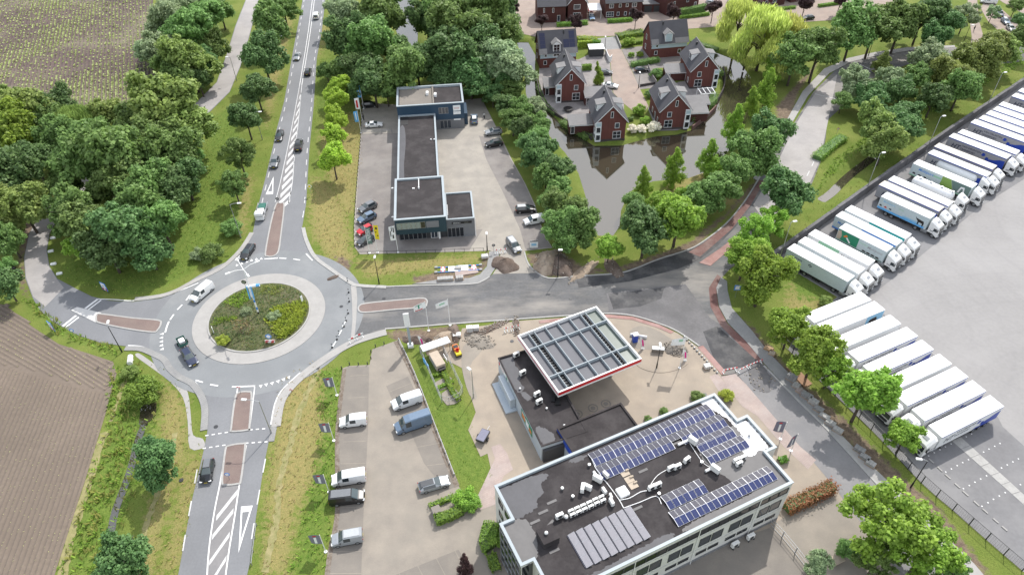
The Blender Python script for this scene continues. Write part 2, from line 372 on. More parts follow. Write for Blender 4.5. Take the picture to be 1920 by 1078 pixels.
def sdist(X, Y, poly):
 """signed distance to a polygon, negative inside (numpy)"""
 px = np.array([p[0] for p in poly]); py = np.array([p[1] for p in poly]); n = len(px)
 d = np.full(X.shape, 1e9); ins = np.zeros(X.shape, bool)
 for i in range(n):
  ax, ay, bx, by = px[i], py[i], px[(i + 1) % n], py[(i + 1) % n]
  ex, ey = bx - ax, by - ay; L = ex * ex + ey * ey + 1e-9
  t = np.clip(((X - ax) * ex + (Y - ay) * ey) / L, 0, 1)
  d = np.minimum(d, (X - ax - t * ex) ** 2 + (Y - ay - t * ey) ** 2)
  c = ((ay > Y) != (by > Y)) & (X < (bx - ax) * (Y - ay) / (by - ay + 1e-12) + ax)
  ins ^= c
 d = np.sqrt(d); return np.where(ins, -d, d)
def inpoly(X, Y, poly): return sdist(np.asarray(X, float), np.asarray(Y, float), poly) < 0

# ground sheet: fine grid where the photo looks, coarse out to the horizon
gx = np.concatenate([np.arange(-1500, -210, 80.), np.arange(-205, 205.1, .85), np.arange(240, 1500, 80.)])
gy = np.concatenate([np.arange(-900, 20, 80.), np.arange(32, 285, .85), np.arange(300, 1900, 80.)])
X, Y = np.meshgrid(gx, gy); Zg = np.zeros(X.shape)
def near(poly, m):
 a = np.array([(p[0], p[1]) for p in poly]); return (X > a[:, 0].min() - m) & (X < a[:, 0].max() + m) & (Y > a[:, 1].min() - m) & (Y < a[:, 1].max() + m)
for nm, poly, dep, slope in WATERS:
 k = near(poly, 5); d = sdist(X[k], Y[k], poly)
 Zg[k] = np.minimum(Zg[k], np.where(d < 0, -dep - .5 * np.clip(-d / 1.0, 0, 1) - .05, np.clip(-dep * (1 - d / slope), -dep, 0)))
k = (abs(X) < 210) & (Y > 30) & (Y < 290)
Zg[k] += (np.sin(X[k] * 1.7 + np.sin(Y[k] * .9) * 2) * np.sin(Y[k] * 1.3 + np.cos(X[k] * .6) * 2)) * .012 - .014
# soft zones of the grass sheet: dry, bare earth, lush
DRY = [[(585, 330), (625, 345), (650, 400), (660, 470), (668, 482), (640, 505), (610, 480), (585, 440), (578, 390)], [(600, 240), (680, 200), (680, 300), (665, 400), (640, 400), (600, 300)],
       [(660, 490), (900, 478), (905, 490), (850, 500), (690, 520)], [(520, 710), (560, 690), (600, 670), (610, 800), (590, 900), (560, 960), (540, 1078), (490, 1078), (500, 900), (515, 800)],
       [(305, 720), (345, 740), (355, 830), (330, 900), (310, 980), (290, 1078), (240, 1078), (275, 980), (300, 860)], [(345, 860), (380, 850), (365, 930), (335, 1078), (300, 1078), (330, 950)],
       [(455, 330), (475, 330), (460, 440), (445, 445)], [(515, 90), (545, 20), (555, 20), (520, 170), (500, 240), (495, 180)], [(1600, 125), (1720, 85), (1790, 80), (1700, 100), (1610, 118)],
       [(1500, 560), (1570, 560), (1500, 600), (1470, 570), (1480, 530)], [(600, 60), (620, 20), (615, 70), (598, 110)], [(1290, 150), (1330, 300), (1250, 350), (1200, 440), (1400, 380)]]
EARTH = [[(590, 480), (640, 500), (660, 520), (630, 515)], [(770, 520), (830, 508), (880, 512), (905, 490), (915, 470), (925, 480), (905, 510), (870, 530), (780, 532)], [(985, 475), (1050, 470), (1095, 500), (1140, 505), (1200, 488), (1290, 455), (1360, 400), (1405, 350), (1420, 335), (1425, 345), (1300, 470), (1190, 505), (1090, 518), (1030, 520), (1000, 505)],
         [(1370, 580), (1415, 615), (1480, 690), (1600, 800), (1700, 900), (1760, 950), (1860, 1078), (1820, 1078), (1720, 960), (1640, 880), (1560, 800), (1440, 665), (1405, 620), (1372, 590)],
         [(725, 620), (840, 612), (856, 610), (866, 625), (860, 650), (830, 655), (790, 640), (745, 640), (720, 625)], [(1640, 1020), (1560, 1040), (1560, 1090), (1700, 1090)],
         [(0, 395), (40, 440), (30, 520), (55, 570), (45, 490), (75, 400), (110, 365), (60, 380)], [(1455, 200), (1500, 150), (1540, 110), (1500, 170), (1480, 230), (1455, 260)], [(660, 490), (640, 480), (625, 480), (650, 520)]]
LUSH = [[(205, 690), (260, 680), (300, 760), (270, 880), (220, 1010), (180, 1078), (110, 1078), (160, 930), (200, 800)], [(60, 560), (130, 620), (230, 655), (215, 670), (110, 630), (40, 560)], [(590, 700), (645, 690), (630, 800), (625, 960), (605, 1078), (540, 1078), (580, 900), (600, 800)],
  [(775, 650), (800, 660), (880, 770), (900, 850), (935, 880), (890, 930), (850, 890), (800, 760)], [(400, 220), (430, 200), (470, 300), (440, 440), (400, 480), (330, 530), (240, 560), (110, 520), (120, 480), (300, 480), (350, 400), (380, 300)],
  [(1530, 360), (1600, 290), (1680, 250), (1920, 120), (1920, 80), (1700, 200), (1560, 300)], [(600, 110), (590, 210), (620, 210), (640, 150), (625, 110)], [(1480, 495), (1560, 550), (1500, 590), (1470, 540)]]
tri = []
for zone, soft in ((DRY, 2.2), (EARTH, 1.0), (LUSH, 2.0)):
 a = np.zeros(X.shape)
 for pp in zone:
  poly = PL(pp); kk = near(poly, soft * 2); d = sdist(X[kk], Y[kk], poly)
  a[kk] = np.maximum(a[kk], np.clip(.5 - d / (2 * soft), 0, 1))
 tri.append(a)
nyg, nxg = X.shape
idx = np.arange(nyg * nxg).reshape(nyg, nxg)
quads = np.stack([idx[:-1, :-1], idx[:-1, 1:], idx[1:, 1:], idx[1:, :-1]], -1).reshape(-1, 4)
me = bpy.data.meshes.new('ground'); me.vertices.add(X.size)
me.vertices.foreach_set('co', np.stack([X, Y, Zg], -1).ravel())
me.loops.add(quads.size); me.loops.foreach_set('vertex_index', quads.ravel()); me.polygons.add(len(quads))
me.polygons.foreach_set('loop_start', np.arange(0, quads.size, 4)); me.polygons.foreach_set('loop_total', np.full(len(quads), 4))
me.update(calc_edges=True); me.polygons.foreach_set('use_smooth', [True] * len(quads))
ca = me.color_attributes.new('zone', 'FLOAT_COLOR', 'POINT')
ca.data.foreach_set('color', np.stack([*tri, np.ones(X.shape)], -1).ravel())
def grass_mat(name, attr=True):
 m = bpy.data.materials.new(name); n, l, b = nodes_of(m); MAT[name] = m; v = pos(n, l)
 n1 = nse(n, l, v, .16, 6, .6); n2 = nse(n, l, v, 1.1, 4, .6); n3 = nse(n, l, v, 5.0, 3, .6)
 g = mixrgb(n, l, ramp(n, l, n1, .35, .65), (.112, .16, .03), (.17, .198, .05))
 dry = mixrgb(n, l, ramp(n, l, n2, .35, .65), (.29, .235, .1), (.2, .195, .07)); lush = mixrgb(n, l, ramp(n, l, n2, .3, .7), (.085, .145, .026), (.155, .205, .045))
 earth = mixrgb(n, l, ramp(n, l, n2, .35, .65), (.22, .168, .125), (.13, .098, .076))
 if attr:
  at = n.new('ShaderNodeAttribute'); at.attribute_name = 'zone'; se = n.new('ShaderNodeSeparateColor'); l.new(at.outputs['Color'], se.inputs['Color'])
  def edge(s, ns, amt):
   a = n.new('ShaderNodeMath'); a.operation = 'ADD'; l.new(s, a.inputs[0])
   q = n.new('ShaderNodeMapRange'); q.inputs['To Min'].default_value = -amt; q.inputs['To Max'].default_value = amt; q.inputs['From Min'].default_value = .3; q.inputs['From Max'].default_value = .7
   l.new(ns, q.inputs['Value']); l.new(q.outputs['Result'], a.inputs[1]); return ramp(n, l, a.outputs[0], .35, .75)
  g = mixrgb(n, l, edge(se.outputs['Blue'], n2, .35), g, lush)
  g = mixrgb(n, l, edge(se.outputs['Red'], n2, .45), g, dry)
  g = mixrgb(n, l, edge(se.outputs['Green'], n2, .3), g, earth)
 g = mixrgb(n, l, 1.0, g, mixrgb(n, l, ramp(n, l, n3, .3, .7), (.72, .74, .7), (1.2, 1.18, 1.15)), 'MULTIPLY')
 l.new(g, b.inputs['Base Color']); b.inputs['Roughness'].default_value = .95; b.inputs['Specular IOR Level'].default_value = .15
 bump(n, l, b, n3, .6, .15); return m
grass_mat('grass'); me.materials.append(MAT['grass'])
tag(mobj('ground', me), kind='structure')

# water
wm = bpy.data.materials.new('water'); n, l, b = nodes_of(wm)
b.inputs['Base Color'].default_value = (.048, .042, .028, 1); b.inputs['Roughness'].default_value = .03; b.inputs['IOR'].default_value = 1.75; b.inputs['Specular IOR Level'].default_value = 1.0
bump(n, l, b, nse(n, l, pos(n, l), 1.4, 3), .035, .05); MAT['water'] = wm
for nm, poly, dep, slope in WATERS: sheet(nm, poly, -dep, wm)

# ---------------------------------------------------------------- fields
def row_field(poly, ang, gap, hgt, amp, name, m, curve=None):
 """ridges: a real ridge per row, clipped to the field outline"""
 u = Vector((math.cos(ang), math.sin(ang))); w = Vector((-u.y, u.x)); mb = MB(); lines = []
 q = [Vector((p.x, p.y)) for p in poly]; vs = [p.dot(w) for p in q]
 t = min(vs) + gap * .5; k = 0
 while t < max(vs):
  hits = []
  for i in range(len(q)):
   a, b = q[i], q[(i + 1) % len(q)]; da, db = a.dot(w) - t, b.dot(w) - t
   if da * db < 0: hits.append((a + (b - a) * (da / (da - db))).dot(u))
  hits.sort()
  for i in range(0, len(hits) - 1, 2):
   s0, s1 = hits[i] + .2, hits[i + 1] - .2
   if s1 - s0 < 1: continue
   nseg = max(2, int((s1 - s0) / 6)); L = []
   for j in range(nseg + 1):
    s = s0 + (s1 - s0) * j / nseg; L.append(u * s + w * (t + math.sin(s * .12 + k * .3) * amp))
   lines.append(L); wd = gap * (.36 + .08 * random.random())
   A = offset_line(L, wd); B = offset_line(L, -wd); nn = len(L)
   v = [(p.x, p.y, .03) for p in A] + [(p.x, p.y, .03 + hgt) for p in L] + [(p.x, p.y, .03) for p in B]
   f = [(i2 + nn, i2 + nn + 1, i2 + 1, i2) for i2 in range(nn - 1)] + [(i2 + 2 * nn, i2 + 2 * nn + 1, i2 + nn + 1, i2 + nn) for i2 in range(nn - 1)]
   mb.add(v, f)
  t += gap; k += 1
 tag(mb.build(name, m), kind='stuff'); return lines
def crop(name, lines, step, size, dens, m, mask=None):
 """small crop plants on the ridges: nobody could count them"""
 V = []; Fc = []
 for L in lines:
  for i in range(len(L) - 1):
   a, b = L[i], L[i + 1]; ln = (b - a).length; s = 0.0
   while s < ln:
    s += step * random.uniform(.6, 1.4); p = a + (b - a) * min(1, s / ln)
    if random.random() > (dens if mask is None else mask(p)): continue
    h = size * random.uniform(.6, 1.3); z = .1
    for j in range(3):
     t = random.uniform(0, 6.28); dx, dy = math.cos(t) * h, math.sin(t) * h; k = len(V)
     V += [(p.x - dy * .5, p.y + dx * .5, z), (p.x + dy * .5, p.y - dx * .5, z), (p.x + dx + dy * .4, p.y + dy - dx * .4, z + h * .8), (p.x + dx - dy * .4, p.y + dy + dx * .4, z + h * .8)]; Fc.append((k, k + 1, k + 2, k + 3))
 me = bpy.data.meshes.new(name); me.from_pydata(V, [], Fc); me.materials.append(m); me.update()
 return tag(mobj(name, me), kind='stuff')
leafmat('crop_green', (.2, .26, .09), (.3, .36, .15), .2); leafmat('crop_pale', (.26, .28, .11), (.35, .36, .16), .2)
FN = PL([(-60, 560), (10, 572), (60, 612), (110, 645), (170, 664), (212, 678), (219, 700), (190, 800), (160, 900), (130, 990), (100, 1085), (-60, 1085)])
sheet('field', FN, .02, MAT['field_soil'])
d0 = P(190, 800); d1 = P(100, 1085); an = math.atan2(d1.y - d0.y, d1.x - d0.x)
FNm = PL([(-60, 700), (20, 690), (120, 720), (205, 740), (190, 800), (160, 900), (130, 990), (100, 1085), (-60, 1085)])
crop('seedlings', row_field(FNm, an, .75, .15, .06, 'field_ridges', MAT['field_soil']), .55, .085, .75, MAT['crop_pale'])
h0 = P(10, 572); h1 = P(170, 664)
FNh = PL([(-60, 560), (10, 572), (60, 612), (110, 645), (170, 664), (212, 678), (214, 700), (200, 732), (120, 714), (20, 684), (-60, 694)])
crop('seedlings', row_field(FNh, math.atan2(h1.y - h0.y, h1.x - h0.x), .75, .10, .25, 'field_ridges', MAT['field_soil']), .6, .085, .55, MAT['crop_pale'])
FF = PL([(-80, -30), (288, -30), (285, 60), (270, 110), (300, 150), (268, 180), (250, 200), (200, 210), (100, 190), (-80, 230)])
sheet('field', FF, .02, MAT['field_soil_far'])
f0 = P(160, 175); f1 = P(175, 0)
def cropmask(p):
 a = noise.noise(Vector((p.x * .045, p.y * .03, 3.1))); b_ = noise.noise(Vector((p.x * .22, p.y * .02, 1.7)))
 return max(.3, min(.98, .85 + (188 - p.y) * .012 + (-120 - p.x) * .006 + a * 1.0 + b_ * .5))
crop('potato_plants', row_field(FF, math.atan2(f1.y - f0.y, f1.x - f0.x), 1.1, .22, .1, 'field_ridges', MAT['field_soil_far']), .3, .34, .8, MAT['crop_green'], cropmask)

# ---------------------------------------------------------------- carriageways
CEN = Vector((-47.78, 96.77, 0)); RA, RI = 12.2, 9.2
def circle(r, n=72, c=CEN): return [Vector((c.x + r * math.cos(2 * math.pi * i / n), c.y + r * math.sin(2 * math.pi * i / n), 0)) for i in range(n)]
ROAD = [(569, -25), (567, 3), (548, 105), (533, 190), (517, 250), (512, 275), (495, 345), (482, 395), (474, 437), (458, 465), (436, 490), (411, 510), (363, 533), (333, 549), (300, 560), (250, 566), (205, 564), (172, 556),
  (140, 540), (108, 523), (93, 500), (88, 470), (93, 440), (112, 405), (150, 372), (215, 330), (320, 275), (397, 207), (431, 173), (451, 125), (466, 75), (480, 22), (492, -25), (468, -25), (461, 0), (441, 50), (426, 100), (406, 155), (373, 188), (310, 250), (200, 310), (130, 350),
  (95, 378), (73, 405), (54, 440), (45, 483), (48, 523), (62, 560), (75, 582), (95, 600), (118, 614), (150, 630), (190, 643), (235, 649), (265, 649), (290, 658), (313, 670), (325, 688), (343, 703), (366, 716), (385, 742), (391, 768), (389, 808), (383, 840),
  (371, 891), (361, 933), (348, 1003), (330, 1100), (458, 1100), (468, 1058), (480, 970), (495, 871), (504, 828), (508, 800), (515, 757), (530, 730), (563, 698), (610, 664), (655, 638), (664, 634), (668, 530), (655, 528), (620, 505), (590, 484), (575, 455), (566, 430), (574, 383), (580, 282), (588, 200), (594, 110), (603, 62), (610, 2), (614, -25)]
sheet('road', PL(ROAD), Z['road'], MAT['asphalt_road'])
sheet('road', circle(19.6), Z['road'] + .006, MAT['asphalt'])
EAST = [(666, 529), (680, 535), (725, 538), (773, 536), (881, 532), (916, 520), (924, 514), (1008, 512), (1030, 522), (1083, 518), (1146, 514), (1180, 508), (1236, 486), (1286, 470), (1316, 455), (1361, 420), (1396, 378), (1421, 338), (1450, 300), (1488, 233), (1525, 173), (1565, 133), (1600, 115), (1645, 104), (1703, 95), (1790, 89), (1880, 92), (1960, 80), (1960, 110), (1880, 120), (1778, 110), (1700, 122), (1630, 150), (1580, 200), (1551, 226), (1548, 260), (1540, 300), (1523, 343), (1490, 390), (1440, 440), (1400, 478), (1368, 505),
  (1345, 530), (1330, 545), (1332, 573), (1351, 610), (1386, 645), (1440, 692), (1490, 745), (1555, 810), (1640, 903), (1690, 953), (1780, 1040), (1830, 1100), (1700, 1100), (1640, 1010), (1598, 958), (1560, 905), (1530, 860), (1500, 835), (1450, 778), (1400, 722), (1380, 702), (1353, 703), (1311, 650), (1271, 623), (1236, 608), (1186, 593), (1140, 589), (1080, 592), (980, 599), (853, 608), (722, 618), (664, 634)]
sheet('road', PL(EAST), Z['road'] - .006, MAT['asphalt_dusty'])
sheet('asphalt_patch', PL([(1137, 550), (1285, 533), (1330, 595), (1352, 610), (1388, 647), (1426, 680), (1357, 697), (1312, 648), (1272, 621), (1238, 606), (1188, 591), (1142, 587)]), Z['over'], MAT['asphalt_mid'])
sheet('asphalt_patch', PL([(1318, 622), (1345, 612), (1386, 647), (1425, 680), (1357, 697), (1338, 672)]), Z['over2'], MAT['asphalt_new'])
sheet('asphalt_patch', PL([(1140, 551), (1245, 540), (1240, 560), (1200, 575), (1150, 580)]), Z['over2'], MAT['asphalt_new'])
sheet('asphalt_patch', PL([(1288, 472), (1318, 457), (1365, 420), (1400, 378), (1410, 385), (1380, 425), (1345, 462), (1310, 488), (1270, 505), (1180, 528), (1085, 540), (1080, 520), (1146, 516), (1236, 488)]), Z['over'], MAT['asphalt_new'])
sheet('asphalt_patch', PL([(1375, 690), (1428, 682), (1480, 737), (1555, 812), (1640, 905), (1690, 955), (1780, 1042), (1800, 1075), (1690, 1085), (1640, 1012), (1598, 960), (1560, 907), (1500, 837), (1440, 770), (1400, 724)]), Z['over'] - .004, MAT['asphalt_lane'])
sheet('asphalt_patch', PL([(1412, 385), (1450, 322), (1490, 237), (1528, 175), (1570, 140), (1548, 250), (1538, 300), (1520, 340), (1485, 390), (1445, 430)]), Z['over'] - .004, mat('asphalt_pale', (.345, .325, .312), .9, var=.1, scale=.2, fine=2, stain=(.25, .24, .24), stain_scale=.1))
sheet('road', PL([(62, 556), (49, 520), (46, 483), (55, 440), (74, 405), (96, 378), (131, 350), (201, 310), (311, 250), (374, 188), (407, 155), (427, 100), (442, 50), (462, 0), (469, -25), (491, -25), (479, 22), (465, 75), (450, 125), (430, 173), (396, 206), (319, 274), (214, 329), (149, 371), (111, 404), (92, 440), (87, 470), (92, 500), (107, 524), (120, 540), (100, 560), (85, 575)]), Z['road'] + .004, MAT['asphalt_pale'])
# red cycle lanes
sheet('red_lane', PL([(1291, 473), (1318, 457), (1363, 421), (1398, 379), (1424, 338), (1434, 340), (1408, 384), (1372, 430), (1340, 458), (1312, 482)]), Z['over2'], MAT['red_asphalt'])
sheet('red_lane', PL([(1329, 540), (1345, 515), (1352, 520), (1343, 543), (1347, 575), (1364, 607), (1398, 640), (1440, 676), (1425, 682), (1386, 646), (1351, 611), (1332, 575)]), Z['over2'] + .006, MAT['red_asphalt'])
sheet('red_lane', PL([(1308, 651), (1318, 648), (1361, 697), (1354, 704)]), Z['over2'] + .006, MAT['red_asphalt_new'])
sheet('pink_slab_apron', PL([(1311, 493), (1352, 465), (1372, 450), (1378, 460), (1345, 488), (1332, 499)]), .1, MAT['red_asphalt_new'], side=0)
sheet('pink_slab_strip', PL([(1010, 602), (1075, 594), (1140, 590), (1186, 594), (1236, 609), (1264, 622), (1258, 626), (1234, 615), (1186, 600), (1140, 596), (1076, 600), (1012, 607)]), .085, MAT['red_asphalt_new'])

# roundabout apron, planted middle
tag(sheet('roundabout_apron', circle(RA), .11, MAT['pale_concrete'], side=0), kind='structure')
mb = MB(); n_ = 96; ring = circle(RI + .12, n_); ribbon(mb, ring + [ring[0]], .28, .1, .24); o = mb.build('roundabout_kerb', MAT['kerb_concrete']); tag(o, kind='structure')
mat('bed_soil', (.07, .085, .035), .95, c2=(.1, .105, .045), var=.3, scale=.35, fine=3, stain=(.15, .13, .085), stain_scale=.25, stain_amt=.6, bmp=.6)
mb = MB(); V = []
for j in range(9):
 r = RI * (1 - j / 8); z = .2 + .55 * (1 - (r / RI) ** 2)
 V += [(p.x, p.y, z + .05 * math.sin(p.x * 2.1) * math.cos(p.y * 1.9)) for p in circle(max(r, .01), 48)]
mb.add(V, [(j * 48 + i, j * 48 + (i + 1) % 48, (j + 1) * 48 + (i + 1) % 48, (j + 1) * 48 + i) for j in range(8) for i in range(48)])
tag(mb.build('roundabout_bed', MAT['bed_soil'], smooth_=True), kind='structure')

# traffic islands
def island(name, px, m, h=.13, kw=.3):
 q = smooth(PL(px), 4); o = sheet(name, q, h, m, side=0); k = MB(); ribbon(k, q + [q[0]], kw, .03, h + .025); k.build('kerb', MAT['kerb_concrete'], o); return o
island('traffic_island', [(518, 384), (526, 382), (533, 386), (527, 440), (522, 472), (512, 481), (502, 481), (498, 474), (508, 420)], MAT['island_brick'])
island('traffic_island', [(183, 590), (196, 590), (250, 597), (296, 601), (302, 607), (296, 619), (286, 623), (240, 617), (188, 606), (181, 600)], MAT['island_brick'])
island('traffic_island', [(447, 737), (466, 735), (472, 742), (468, 800), (466, 806), (436, 809), (434, 802), (441, 750)], MAT['island_brick'])
island('traffic_island', [(430, 836), (456, 832), (460, 838), (452, 900), (446, 907), (424, 909), (417, 902), (423, 845)], MAT['island_brick'])
i4 = island('traffic_island', [(674, 574), (690, 569), (750, 563), (790, 560), (800, 563), (800, 571), (792, 577), (740, 581), (690, 586), (674, 584)], MAT['island_brick'])
sheet('white_island_tip', PL([(133, 582), (145, 576), (190, 587), (180, 605)]), .1, MAT['white_concrete'], side=0)

# kerbs and footways round the ring
def footway(px, w, m, h=.12, off=0.0):
 q = smooth(PL(px), 4, False); mb = MB(); ribbon(mb, q, w, 0, h, off=off); o = mb.build('footway', m); tag(o, kind='structure'); return q
def kerb(px, w=.3, h=.13):
 q = smooth(PL(px), 4, False); mb = MB(); ribbon(mb, q, w, 0, h); tag(mb.build('kerb', MAT['kerb_concrete']), kind='structure')
footway([(567, 428), (573, 452), (589, 483), (620, 507), (655, 531), (672, 537), (724, 540)], .8, MAT['kerb_concrete'], .14, off=.2)
footway([(476, 437), (459, 464), (437, 488), (411, 508), (363, 531), (333, 547), (300, 558), (252, 564)], 1.0, MAT['pale_concrete'], .13, off=-.4)
footway([(236, 651), (265, 652), (289, 661), (311, 673), (322, 690), (340, 705), (364, 718), (382, 744), (388, 770), (386, 806)], 1.1, MAT['pavement_grey'], .12, off=-.3)
footway([(514, 800), (522, 757), (538, 730), (570, 699), (616, 666), (662, 640), (708, 625), (724, 621)], 1.5, MAT['pale_concrete'], .12, off=-.3)
footway([(504, 828), (510, 798), (517, 757)], .9, MAT['pavement_grey'], .11, off=-.4)
kerb([(722, 617), (790, 612), (853, 607), (980, 598), (1080, 591), (1140, 588), (1186, 592), (1236, 607), (1271, 622), (1311, 649)])
kerb([(725, 538), (773, 536), (881, 533), (905, 527), (918, 519)]); kerb([(983, 472), (989, 492), (1002, 508), (1030, 522), (1083, 518), (1146, 514), (1180, 508), (1236, 486), (1286, 470), (1316, 455), (1361, 420), (1396, 378), (1421, 338)])
kerb([(1432, 686), (1490, 745), (1555, 810), (1640, 903), (1690, 953), (1780, 1040), (1810, 1075)], .35, .14)
sheet('footway', PL([(773, 533), (826, 524), (880, 522), (900, 515), (913, 500), (917, 472), (935, 472), (936, 480), (931, 500), (918, 519), (905, 528), (881, 533)]), .12, MAT['pavement_grey'], side=0)
sheet('footway', PL([(1343, 540), (1352, 520), (1363, 528), (1364, 545), (1372, 578), (1411, 622), (1440, 660), (1500, 722), (1570, 808), (1640, 880), (1726, 961), (1826, 1058), (1850, 1085), (1815, 1085), (1780, 1038), (1690, 951), (1640, 901), (1555, 808), (1490, 743), (1440, 690), (1399, 641), (1365, 606), (1348, 575)]), .12, MAT['pavement_grey'], side=0)
sheet('footway', PL([(1567, 806), (1640, 879), (1726, 960), (1826, 1057), (1850, 1085), (1820, 1085), (1780, 1040), (1690, 953), (1640, 903), (1558, 810)]), .128, MAT['pale_concrete'])
# dirt footpath by the ditch and mown tracks
sheet('path', smooth(PL([(258, 662), (270, 668), (300, 690), (335, 715), (352, 735), (358, 780), (362, 815), (380, 822), (383, 838), (356, 840), (352, 790), (343, 745), (318, 715), (285, 690), (255, 668)]), 3), .016, MAT['pale_concrete'])
mat('straw', (.29, .255, .125), .95, c2=(.19, .19, .07), var=.3, scale=.9)
for px, w in (([(196, 810), (183, 850), (165, 910), (148, 960), (134, 1005), (118, 1075), (112, 1100)], 1.2), ([(330, 812), (303, 905), (285, 950), (268, 1005), (262, 1020)], .8), ([(600, 690), (580, 730), (555, 790), (545, 830), (525, 900), (520, 960), (508, 1020), (492, 1080)], 1.0), ([(208, 790), (225, 740), (240, 700), (243, 690)], .7)):
 q = resample(smooth(PL(px), 5, False), .7)
 q = [p + Vector((random.uniform(-.12, .12), random.uniform(-.12, .12), 0)) for p in q]
 L = [Vector((p.x, p.y)) for p in offset_line(q, w / 2)]; Q = [Vector((p.x, p.y)) for p in offset_line(q, -w / 2)]
 L = [p + Vector((random.uniform(-.18, .18), random.uniform(-.18, .18))) for p in L]; Q = [p + Vector((random.uniform(-.18, .18), random.uniform(-.18, .18))) for p in Q]
 mb = MB(); nn = len(q); mb.add([(p.x, p.y, .014) for p in L] + [(p.x, p.y, .014) for p in Q], [(nn + i, nn + i + 1, i + 1, i) for i in range(nn - 1)])
 tag(mb.build('mown_track', MAT['straw']), kind='structure')

mat('litter', (.13, .1, .075), .95, c2=(.22, .19, .16), var=.4, scale=1.5, fine=6)
# ---------------------------------------------------------------- yards and car parks
YARD = PL([(679, 198), (705, 195), (743, 197), (871, 188), (903, 185), (931, 240), (960, 300), (985, 345), (1003, 384), (1020, 440), (1036, 465), (983, 471), (989, 492), (1008, 512), (924, 514), (933, 500), (938, 478), (918, 470), (906, 471), (675, 477), (664, 462), (664, 420), (675, 270)])
sheet('dealer_yard', YARD, Z['pave'] + .03, MAT['yard_pavers'])
sheet('dealer_yard_dark', PL([(678, 252), (748, 250), (748, 440), (830, 440), (905, 430), (880, 470), (675, 475), (666, 462), (666, 420), (676, 270)]), Z['pave'] + .042, MAT['yard_dark'])  # dark pavers on the left; in front, building shadow painted into the tone
sheet('dealer_yard_dark', PL([(898, 255), (938, 262), (958, 300), (984, 346), (1001, 385), (1018, 440), (1034, 464), (985, 468), (975, 430), (945, 365), (912, 300)]), Z['pave'] + .042, MAT['yard_dark'])
LOT = PL([(748, 637), (778, 700), (821, 810), (861, 913), (893, 956), (936, 943), (950, 985), (985, 1062), (1010, 1110), (600, 1110), (612, 1078), (616, 1033), (630, 958), (629, 808), (643, 690), (655, 686), (693, 684), (698, 655)])
sheet('car_park', LOT, Z['pave'] + .02, MAT['lot_pavers'])
sheet('car_park_bays', PL([(655, 687), (692, 687), (690, 810), (682, 958), (676, 1110), (606, 1110), (618, 1033), (632, 958), (631, 808), (645, 692)]), Z['pave'] + .032, MAT['lot_bays'])
sheet('car_park_bays', PL([(724, 724), (765, 706), (815, 806), (857, 911), (836, 920), (795, 868), (770, 810), (745, 770)]), Z['pave'] + .032, MAT['lot_bays'])
sheet('car_park_bays', PL([(740, 1078), (790, 1058), (860, 1030), (885, 1078), (895, 1110), (730, 1110)]), Z['pave'] + .032, MAT['lot_bays'])
mb = MB()
for i in range(10):
 t = i / 9; a = P(657 - 40 * t, 705 + 370 * t); b_ = P(690 - 12 * t, 703 + 372 * t); ribbon(mb, [a, b_], .12, Z['pave'] + .044)
for i in range(5):
 t = i / 4; a = P(730 + 70 * t, 735 + 138 * t); b_ = P(772 + 70 * t, 718 + 150 * t); ribbon(mb, [a, b_], .12, Z['pave'] + .044)
for i in range(4): ribbon(mb, [P(748 + 35 * i, 1074 - 14 * i), P(772 + 35 * i, 1120 - 14 * i)], .12, Z['pave'] + .044)
tag(mb.build('bay_lines', MAT['lot_pavers']), kind='structure')
for px, w in (([(742, 640), (775, 704), (817, 812), (857, 912)], .8), ([(646, 692), (633, 808), (633, 955), (620, 1030), (612, 1090)], .7)):
 mb = MB(); ribbon(mb, smooth(PL(px), 6, False), w, Z['pave'] + .05); tag(mb.build('leaf_litter', MAT['litter']), kind='structure')
FORE = PL([(866, 616), (980, 601), (1080, 594), (1140, 591), (1186, 595), (1236, 610), (1271, 625), (1311, 652), (1353, 704), (1380, 703), (1400, 723), (1450, 779), (1500, 836), (1530, 861), (1560, 906), (1598, 959), (1640, 1011), (1700, 1100), (1690, 1110), (990, 1110), (936, 945), (893, 956), (925, 900), (914, 850), (901, 856), (878, 806), (892, 773), (866, 690), (800, 656), (860, 648)])
sheet('forecourt', FORE, Z['pave'] + .01, MAT['station_pavers'])
sheet('office_yard', PL([(1180, 1100), (1270, 1046), (1440, 990), (1475, 966), (1530, 905), (1598, 962), (1648, 1022), (1700, 1100)]), Z['pave'] + .022, MAT['lot_pavers'])
sheet('office_yard', PL([(1130, 1100), (1270, 1048), (1442, 990), (1460, 1005), (1520, 1080), (1525, 1100)]), Z['pave'] + .034, MAT['lot_bays'])
sheet('pink_pavement', PL([(1352, 706), (1378, 700), (1400, 722), (1450, 780), (1500, 837), (1530, 862), (1515, 880), (1470, 838), (1420, 780), (1392, 762), (1380, 748)]), Z['pave'] + .03, MAT['pink_slabs'])
sheet('pink_pavement', PL([(1330, 706), (1345, 700), (1377, 740), (1358, 750)]), Z['pave'] + .024, MAT['pink_slabs'])
sheet('slab_path', PL([(921, 838), (938, 832), (951, 850), (962, 880), (945, 892), (925, 935), (938, 942), (900, 956), (893, 935), (905, 910), (928, 860)]), Z['pave'] + .034, MAT['pink_slabs'])
sheet('station_island', smooth(PL([(1186, 662), (1200, 655), (1240, 660), (1285, 665), (1290, 682), (1265, 695), (1235, 699), (1205, 692), (1190, 680)]), 3), .1, MAT['station_pavers'], side=0)
sheet('worn_patch', smooth(PL([(1180, 622), (1215, 612), (1280, 650), (1290, 668), (1262, 670), (1200, 660)]), 3), Z['pave'] + .024, MAT['lot_pavers'])
